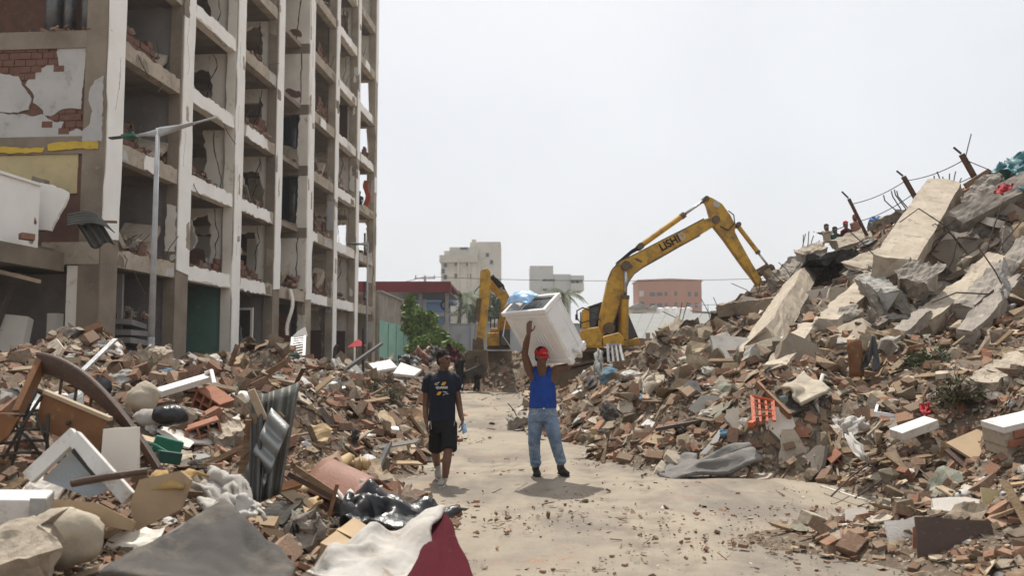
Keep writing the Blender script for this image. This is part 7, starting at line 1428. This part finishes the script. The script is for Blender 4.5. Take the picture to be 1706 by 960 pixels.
MB().box(P(62, 848, 5.56), (.09, .01, .13), (.1, .05, .25)).build('grille', 'grey_metal', o_)
def sack(name, m, c, r, label, cat, seed, rot=(0, 0, 0)):
    bm_ = MB(); bm_.ball(c, r, 34, M=Euler(rot).to_matrix()); off = V(seed * 5, seed, 2)
    bm_.v = [c + (v - c) * (1 + .3 * noise.noise((v - c) * 5 + off) + .16 * abs(noise.noise((v - c) * 13 + off)) + .1 * abs(noise.noise((v - c) * 27 + off))) for v in bm_.v]; o = bm_.build(name, m, None, smooth=True); NOGO.append((c.x, c.y, max(r))); return tag(o, label, cat)
sack('cloth_sack', 'cloth_beige', P(112, 895, 5.5), (.2, .15, .17), 'bulging dirty beige sack below the white window frame', 'sack', 3, (0, .3, .2))
sack('round_sack', 'cloth_beige', P(236, 662, 9.2), (.16, .14, .16), 'round sand coloured sack on the left mound behind the headboard', 'sack', 4); sack('white_bag', 'cloth_white', P(246, 700, 8.6), (.14, .1, .09), 'small white plastic bag below the round sand coloured sack', 'bag', 5); sack('stuffed_bag', 'black_plastic', P(285, 692, 8.5), (.16, .12, .1), 'black plastic bag beside the small white plastic bag', 'bag', 6)
pb('cardboard_flap', 'cardboard', [(90, 832), (160, 838), (225, 870), (220, 886), (130, 868), (85, 846)], V(.0, .03, -.01), 'long flat cardboard flap behind the dirty beige sack', 'cardboard', 5.65)
pb('cardboard_sheet', 'cardboard', [(216, 840), (232, 800), (300, 785), (318, 800), (300, 850), (226, 885)], V(.01, .015, 0), 'bent brown cardboard sheet in the middle of the junk heap', 'cardboard', 5.8)
drape('foam_sheet', 'foam_yellow', ((214, 838, 5.9), (262, 792, 6.1), (338, 786, 6.1), (300, 812, 5.75)), 'torn mustard yellow foam sheet on top of the bent cardboard', 'foam', 14, 10, .06, 3, 21, .02)
drape('white_blanket', 'cloth_white', ((318, 815, 6.3), (352, 786, 6.6), (410, 800, 6.5), (440, 878, 6.0)), 'rumpled dirty white blanket beside the big dark grey panel', 'blanket', 30, 24, .08, 2.5, 22, .03); drape('white_blanket', 'cloth_white', ((330, 850, 6.0), (385, 800, 6.2), (430, 850, 6.0), (400, 890, 5.8)), 'lower white blanket fold behind the apex of the dark grey panel', 'blanket', 26, 22, .08, 3, 23, .03)
t = thing('mattress_base', P(330, 930, 5.0), 'large dark grey fabric covered panel slanting up in the near left foreground', 'panel')
q = [P(165, 962, 4.7), P(374, 836, 5.5), P(405, 848, 5.5), P(492, 945, 4.9), P(470, 1010, 4.4), P(150, 1010, 4.4)]
MB().sheet(lambda u, v: (q[0].lerp(q[1], u)).lerp(q[4].lerp(q[3], u), v) + V(0, -.02 * math.sin(PI * v), .05 * noise.noise(V(u * 2.4, v * 2.4, 3)) + .02 * noise.noise(V(u * 8, v * 6, 3)) - .05 * math.sin(PI * u) * math.sin(PI * v)), 34, 26, .04).build('cover', 'cloth_grey', t, smooth=True); MB().tube([q[0], q[0].lerp(q[1], .5), q[1]], .016, 8).build('piping', 'cloth_mat', t, smooth=True); NOGO.extend([(-1.7, 5.1, .8), (-2.2, 4.9, .6)])
member('stone_slab', P0(-40, 945, 5.0), P0(92, 915, 5.1), .34, .3, (0, -.6, .8), 'concrete_tan', 'pinkish beige weathered slab filling the lower left corner', 'slab', 61, amp=.03)
o = MB().sheet(lambda u, v: P0(418 + 80 * u * (1 - .35 * v) - 4 * v + 5 * math.sin(u * 9), 655 + 185 * v - 16 * u + 6 * math.sin(u * 4), 7.2 - .5 * v + .035 * math.sin(u * 26) + .15 * (u - .5)), 40, 10, .006).build('corrugated_sheet', 'rust_tin', None, smooth=True); tag(o, 'crumpled rusty corrugated sheet standing upright on the left heap', 'metal sheet'); NOGO.append((-1.9, 7, .5))
o = MB().sheet(lambda u, v: P(402 + 50 * u + 30 * v, 800 - 120 * u + 30 * v, 6.9 + .04 * math.sin(u * 26) - .1 * v), 30, 6, .006).build('corrugated_sheet', 'galvanised', None, smooth=True); tag(o, 'narrow blue grey corrugated strip leaning in front of the rusty one', 'metal sheet')
for i, (a, b, w, m, lab) in enumerate((((404, 790), (424, 690), .07, 'wood', 'left wooden batten of a pale broken crate beside the corrugated sheets'), ((418, 650), (440, 700), .06, 'wood_pale', 'short pale batten on top of the upright corrugated sheet'), ((414, 700), (418, 770), .05, 'wood_orange', 'reddish batten between the corrugated sheets'), ((490, 780), (560, 826), .05, 'wood', 'thin wooden strip lying between corrugated sheet and brown roll'), ((480, 790), (570, 838), .04, 'wood_dark', 'dark batten under the thin wooden strip'), ((548, 862), (562, 808), .03, 'wood_orange', 'upright orange brown stick before the black plastic'), ((400, 760), (470, 690), .06, 'wood', 'grey weathered batten nailed across the corrugated sheet'))):
    p_, q_ = P(*a, 7.0), P(*b, 7.05); o = MB().bar(p_, q_, w, w * .5, up=V(0, -1, 0)).build('wood_batten', m, None); tag(o, lab, 'batten')
ps = [P(500, 806, 8.4), P(580, 770, 8.9)]; pe = [P(585, 838, 7.6), P(655, 808, 8.2)]
o = MB().sheet(lambda u, v: ps[0].lerp(pe[0], u).lerp(ps[1].lerp(pe[1], u), v) + V(0, 0, .17 * math.sin(PI * min(1, v * 1.05)) - .05), 8, 16, .015).build('curved_sheet', 'sheet_brown', None, smooth=True); tag(o, 'half rolled reddish brown sheet arching over the rubble left of the road', 'sheet'); NOGO.append((-2.1, 8.2, .6))
roll('sheet_roll', 'sheet_tan', [P(498, 818, 8.5), P(540, 790, 8.8), P(588, 758, 9.2)], .16, .16, 'tan rolled sheet lying behind the reddish brown arch', 'roll', 9); roll('sheet_roll', 'sheet_tan', [P(586, 775, 9.0), P(618, 770, 9.0)], .13, .13, 'short tan roll end to the right of the longer tan roll', 'roll', 10)
drape('black_sheeting', 'black_plastic', ((545, 845, 7.3), (600, 812, 7.8), (768, 852, 7.6), (610, 890, 6.9)), 'shiny black plastic sheeting bunched at the edge of the road', 'plastic sheeting', 34, 22, .13, 4, 24); drape('clear_sheeting', 'white_dirty', ((560, 828, 7.7), (600, 812, 7.9), (640, 826, 7.8), (590, 842, 7.5)), 'greyish transparent film along the back of the black sheeting', 'plastic film', 16, 10, .07, 4, 25)
t = thing('cardboard_box', P(585, 900, 6.6), 'closed brown cardboard box with tape lying in front of the black sheeting', 'box'); a, b, c, d = P(533, 905, 6.35), P(590, 862, 6.9), P(637, 892, 6.7), P(590, 928, 6.15)
MB().prism([a, b, c, d], V(0, .02, -.16)).build('body', 'cardboard', t, bevel=.004); MB().prism([a.lerp(b, .46) + V(0, 0, .004), a.lerp(b, .54) + V(0, 0, .004), d.lerp(c, .54) + V(0, 0, .004), d.lerp(c, .46) + V(0, 0, .004)], V(0, 0, .002)).build('tape', 'sheet_tan', t); NOGO.append((-1.3, 6.5, .45))
member('concrete_boulder', (504, 872, 6.7), (512, 908, 6.55), .26, .24, (0, -.7, .6), 'concrete', 'rough pinkish grey boulder between the dark panel and the cardboard box', 'boulder', 44, amp=.08)
flat('cardboard_scrap', 'cardboard', (435, 868), [(-.12, -.05), (-.1, .06), (.13, .05), (.12, -.06)], (0, -.5, .85), .06, 'small thick piece of tan board beside the dark grey panel', 'board', 31, .01); flat('cardboard_scrap', 'cardboard', (450, 895), [(-.1, -.09), (-.06, .08), (.12, .03), (.1, -.1)], (.2, -.8, .4), .03, 'crumpled tan cardboard scrap below the thick tan board', 'cardboard', 32)
drape('white_tarpaulin', 'cloth_white', ((500, 960, 5.6), (560, 905, 6.2), (735, 852, 6.9), (690, 990, 5.4)), 'dirty white tarpaulin stretched in folds at the bottom beside the maroon cover', 'tarpaulin', 44, 30, .07, 3.2, 26, .012)
drape('maroon_cover', 'cloth_maroon', ((672, 985, 5.4), (728, 856, 6.85), (742, 858, 6.8), (800, 985, 5.5)), 'dark maroon cover sloping down to the road at the bottom', 'cover', 20, 20, .03, 2, 27, .03); o = MB().tube([P(728, 853, 6.88), P(705, 870, 6.7), P(692, 880, 6.5)], .02, 6).build('blue_edge', 'plastic_blue', None); tag(o, 'faded blue hem strip where white tarpaulin meets the maroon cover', 'strip')
# middle distance of the left mound
o = MB().bar(P(263, 655, 9.6), P(346, 630, 10.2), .12, .07, up=V(0, -.6, 1)).build('white_plank', 'white_worn', None); tag(o, 'clean white plank lying on the left mound', 'plank')
o = MB().tube([P(342, 622, 10.2), P(352, 618, 10.2), P(357, 640, 10)], .025, 6).build('white_bracket', 'white_plastic', None); tag(o, 'bent white plastic bracket at the right end of the white plank', 'bracket')
o = MB().bar(P(128, 628, 10.0), P(192, 566, 11.2), .06, .03).build('metal_strip', 'grey_metal', None); tag(o, 'long grey metal strip leaning up the left mound', 'metal strip')
bx('rusty_box', 'rust', S(122, 595, .1), (.34, .2, .16), (.1, .2, .3), 'dark rusty box on the crest of the left mound', 'box')
o = MB().bar(P(50, 603, 10.5), P(132, 600, 10.5), .07, .07).build('wood_plank', 'wood_pale', None); tag(o, 'pale pinkish plank on the crest left of the dark rusty box', 'plank')
o = MB().rings([(P(165, 648, 8.6), V(.13, 0, .03), V(-.02, 0, .11)), (P(163, 650, 8.8), V(.11, 0, .03), V(-.02, 0, .09)), (P(165, 650, 8.62), V(.11, 0, .03), V(-.02, 0, .09))], 18).build('black_tub', 'black_plastic', None, smooth=True); tag(o, 'black plastic tub tipped on its side behind the headboard', 'tub')
member('pale_stone', (340, 738, 8.9), (398, 722, 9.0), .36, .26, (0, -.5, .9), 'concrete_tan', 'big pale yellowish stone block on the left mound above the cardboard', 'stone', 51, amp=.05)
member('pale_stone', (242, 592, 13.2), (286, 590, 13.2), .32, .24, (0, -.4, .9), 'concrete_tan', 'flat rounded beige stone on the crest before the street lamp', 'stone', 52, amp=.06)
o = MB().tube([S(346, 655, .1), S(372, 672, .12), S(392, 690, .1), S(408, 706, .1)], .03, 8).build('pink_hose', 'cloth_red', None, smooth=True); tag(o, 'faded pink red hose lying down the left mound', 'hose')
t = thing('washing_up_basin', S(400, 665, .1), 'white and yellow plastic basin lying on the left mound', 'basin'); c_ = S(400, 668, .12)
MB().rings([(c_ + V(0, -.1, .02), V(.15, 0, 0), V(0, .02, .09)), (c_ + V(0, .08, .05), V(.11, 0, 0), V(0, .02, .07)), (c_ + V(0, .07, .05), V(.1, 0, 0), V(0, .02, .06)), (c_ + V(0, -.1, .02), V(.14, 0, 0), V(0, .02, .08))], 18).build('bowl', 'white_plastic', t, smooth=True); MB().rings([(c_ + V(0, -.11, -.04), V(.13, 0, 0), V(0, .02, .03)), (c_ + V(0, .05, -.02), V(.1, 0, 0), V(0, .02, .03))], 14).build('base', 'foam_yellow', t, smooth=True)
t = thing('green_tool_case', P(275, 745, 7.6), 'green plastic case with a handle lying behind the white window frame', 'case'); MB().bar(P(256, 738, 7.5), P(302, 750, 7.6), .1, .14).build('lid', 'plastic_green', t, bevel=.015); MB().bar(P(262, 760, 7.3), P(300, 765, 7.4), .12, .1).build('tray', 'plastic_dark_green', t, bevel=.01); MB().tube([P(230, 735, 7.45), P(258, 742, 7.4), P(282, 756, 7.35)], .012, 6).build('handle', 'plastic_green', t)
bx('wood_box', 'wood_pale', P(247, 745, 7.8), (.2, .2, .14), (.1, .3, .3), 'pale wooden crate end behind the green case', 'crate')
flat('oval_plate', 'concrete_grey', (322, 762), [(-.15, -.03), (-.05, .06), (.1, .06), (.16, .01), (.05, -.05)], (0, -.4, .9), .02, 'grey oval lid lying right of the green case', 'lid', 41, .005)
o = MB().tube([S(232, 702, .15), S(262, 690, .25), S(290, 705, .2), S(278, 735, .15)], .011, 6).build('black_cable', 'rubber', None, smooth=True); tag(o, 'thin black cable looping over the small white plastic bag', 'cable')
# foot of the block: tub, shutter, bars, boards
c_ = P(482, 597, 21); o = MB().rings([(c_ + V(0, -.22, 0), V(.28, 0, .03), V(-.02, .05, .19)), (c_ + V(.02, .2, -.02), V(.2, 0, .02), V(-.02, .05, .13)), (c_ + V(0, -.18, 0), V(.25, 0, .03), V(-.02, .05, .17))], 20).build('green_tub', 'plastic_dark_green', None, smooth=True); tag(o, 'dark green round tub tipped towards the road on the left mound', 'tub')
t = thing('louvred_shutter', P(497, 580, 27), 'white louvred shutter leaning before the ground floor of the ruined block', 'shutter'); fx = [(484, 603), (487, 563), (508, 560), (506, 598)]; q = [P(*p, 27) for p in fx]
for i in range(4): MB().bar(q[i], q[(i + 1) % 4], .07, .05).build('frame', 'white_plastic', t)
for i in range(9): u = (i + .5) / 9; MB().bar(q[0].lerp(q[1], u), q[3].lerp(q[2], u), .05, .02, up=V(0, -.6, 1)).build('slat', 'white_plastic', t)
pb('torn_wall_board', 'plaster_white', [(486, 562), (496, 552), (508, 545), (512, 560)], V(.0, .05, 0), 'torn white board above the louvred shutter', 'board', 27.2)
o = MB().tube([P(556, 605, 26), P(558, 580, 26), P(562, 575, 26)], .05, 6).build('bent_bar', 'black_metal', None); tag(o, 'short black bent bar standing among the rubble before the block', 'bar')
o = MB().bar(P(572, 618, 25.5), P(636, 573, 27), .08, .08).build('long_bar', 'black_metal', None); tag(o, 'long black bar slanting up to the right before the block', 'bar')
o = MB().bar(P(605, 632, 25.6), P(605, 548, 25.6), .07, .07).build('upright_bar', 'black_metal', None); tag(o, 'upright dark bar beside the slender street lamp', 'bar')
t = thing('red_parasol_top', P(594, 575, 30), 'small faded red cone shaped cover on a stick before the block', 'cover'); c_ = P(594, 573, 30); MB().rings([(c_ - V(0, 0, .1), V(.34, 0, .03), V(0, .3, 0)), (c_ + V(.05, 0, .14), V(.04, 0, 0), V(0, .04, 0))], 14).build('cone', 'cloth_red', t); MB().bar(c_ - V(0, 0, 1.0), c_, .05).build('stick', 'wood', t)
for pts, lab in (([(614, 606), (650, 599), (662, 612), (626, 618)], 'left pale board lying flat on rubble at the foot of the garage wall'), ([(655, 622), (668, 604), (702, 616), (690, 626)], 'right pale board lying flat beyond the slender street lamp')): pb('pale_board', 'white_worn', [(a, b, 29 + (618 - b) * .12) for a, b in pts], V(0, .0, -.08), lab, 'board')
pb('grey_sheet', 'galvanised', [(560, 628, 22), (590, 604, 24), (606, 622, 23.4), (585, 636, 22)], V(0, 0, -.04), 'bent grey metal sheet lying left of the slender street lamp', 'metal sheet')
o = MB().bar(P(575, 612, 22.5), P(622, 640, 21), .1, .05).build('pale_plank', 'wood_pale', None); tag(o, 'pale plank sloping down to the right under the bent grey sheet', 'plank')
bx('white_foam_box', 'white_plastic', S(646, 717, .08), (.34, .26, .08), (.1, .05, .2), 'white foam tray near the toe of the left mound', 'tray', .01); flat('white_board', 'plaster_white', (602, 722), [(-.25, -.06), (-.1, .1), (.24, .06), (.2, -.08)], (.1, -.35, .9), .03, 'white curled board left of the white foam tray', 'board', 51); flat('pale_board', 'cardboard', (655, 770), [(-.36, -.05), (-.2, .06), (.34, .03), (.42, -.07)], (0, -.3, .95), .025, 'long flat beige board at the road edge above the black sheeting', 'board', 52); flat('white_board', 'concrete_grey', (560, 766), [(-.2, -.14), (-.22, .1), (.1, .12), (.24, -.1)], (.1, -.5, .8), .04, 'grey flat board behind the tan rolled sheet', 'board', 53)
for k, (px, py, Y_) in enumerate(((700, 592, 44), (728, 588, 46), (752, 594, 43), (680, 600, 42))): drape('crushed_car_panel', ('sheet_brown', 'cloth_dark', 'cloth_maroon', 'black_metal')[k], ((px - 14, py + 10, Y_), (px - 10, py - 12, Y_ + 1), (px + 16, py - 8, Y_ + 1), (px + 14, py + 12, Y_ - .5)), ('crumpled brown metal panel under the green shrub', 'crumpled dark metal panel right of the brown one under the shrub', 'crumpled dark red metal panel beside the person in black', 'crumpled black metal panel at the foot of the garage wall')[k], 'metal panel', 14, 12, .35, 3, 60 + k)
# corrugated sheet hanging from the first floor of the block
t = thing('hanging_metal_sheet', P(150, 380, 22.6), 'bent dark corrugated metal sheet hanging from the first floor corner of the ruined block', 'metal sheet')
MB().sheet(lambda u, v: P(112 + 60 * v + 8 * math.sin(v * 3) + 18 * u * v, 356 + 12 * v + 20 * u - 10 * math.sin(PI * v), 22.4 - .6 * u + .03 * math.sin(u * 30)), 24, 12, .02).build('upper_fold', 'rust_tin', t, smooth=True); MB().sheet(lambda u, v: P(128 + 40 * u + 24 * v, 372 + 40 * v - 6 * u + 4 * math.sin(u * 7), 22.1 + .04 * math.sin(u * 24)), 24, 8, .02).build('lower_fold', 'rust_tin', t, smooth=True)
o = MB().tube([P(168, 369, 22.2), P(195, 370, 22.3)], .04, 6).build('wood_pole', 'wood', None); tag(o, 'short pole end sticking out beside the hanging metal sheet', 'pole')
# more loose junk in the near left heap: splintered boards, sheets, sticks, each its own thing
rr = random.Random(404)
SPOTS = [(20, 780), (60, 830), (190, 880), (215, 900), (150, 950), (290, 760), (300, 720), (380, 700), (360, 770), (400, 740), (480, 740), (520, 720), (560, 700), (450, 820), (470, 850), (500, 840), (530, 850), (620, 800), (640, 740), (590, 740), (30, 660), (90, 680), (200, 640), (320, 640), (420, 620), (250, 610), (520, 660), (560, 650), (140, 640), (30, 625), (350, 610), (480, 660)]
mats_ = ['wood', 'wood_pale', 'wood_dark', 'wood_orange', 'cardboard', 'sheet_tan', 'plaster_inner', 'galvanised', 'concrete_grey', 'cloth_dark', 'cloth_beige']
word_ = dict(zip(mats_, ['brown wooden', 'pale wooden', 'dark wooden', 'orange brown wooden', 'tan cardboard', 'sand coloured', 'whitish plaster', 'grey metal', 'grey cement', 'dark cloth', 'beige cloth']))
for i, (px, py) in enumerate(SPOTS):
    px += rr.uniform(-14, 14); py += rr.uniform(-10, 10); p = S(px, py, .12); m = rr.choice(mats_); sc_ = .75 + .05 * p.y; az = rr.uniform(0, PI); zn_ = 'near left heap' if p.y < 9 else 'left rubble mound'
    if m in ('wood', 'wood_pale', 'wood_dark', 'wood_orange') or rr.random() < .25:
        d = V(math.cos(az), rr.uniform(-.3, .3), rr.uniform(-.15, .6)).normalized(); L = rr.uniform(.35, .8) * sc_; w = rr.uniform(.04, .1); a, b = p - d * L / 2, p + d * L / 2; x, y = basis(d)
        mb = MB().bar(a, b, w, w * rr.uniform(.3, .8), up=V(rr.uniform(-1, 1), -1, 1)); mb.v = [v + x * rr.uniform(-.008, .008) + d * rr.uniform(-.06, .06) for v in mb.v]; o = mb.build('broken_batten', m, None); tag(o, f'{word_[m]} splintered batten lying loose on the {zn_}', 'batten', f'{word_[m]} loose battens on the {zn_}')
    else:
        n = V(rr.gauss(0, .5), rr.gauss(-.6, .4), 1).normalized(); x, y = basis(n); r = rr.uniform(.14, .3) * sc_; off = V(i * 3.1, 0, 0); bend_ = rr.uniform(-.5, .5)
        o = MB().sheet(lambda u, v: p + x * r * (u - .5) * 1.7 + y * r * (v - .5) * (1.1 + .25 * math.sin(u * 11 + i)) + n * (bend_ * r * (u - .5) ** 2 * 2 + .12 * r * noise.noise(V(u * 3, v * 3, 0) + off)) + y * .08 * r * noise.noise(V(u * 9, v * 2, 4) + off), 10, 7, .02).build('torn_sheet', m, None); tag(o, f'{word_[m]} torn bent sheet lying loose on the {zn_}', 'sheet', f'{word_[m]} torn sheets on the {zn_}')
# ================================================================ HAZE: the dusty air between the camera and the far buildings
P = P0
hm = bpy.data.materials.new('haze'); hm.use_nodes = True; hn = hm.node_tree; hn.nodes.clear(); vo = hn.nodes.new('ShaderNodeVolumePrincipled'); vo.inputs['Color'].default_value = (.93, .95, 1, 1); vo.inputs['Density'].default_value = .00055; vo.inputs['Anisotropy'].default_value = .3
ho = hn.nodes.new('ShaderNodeOutputMaterial'); hn.links.new(vo.outputs[0], ho.inputs['Volume']); MATS['haze'] = hm
tag(wbox('haze', 'haze', -3050, 3050, -3050, 4550, -1.2, 40), kind='stuff')
scatter()
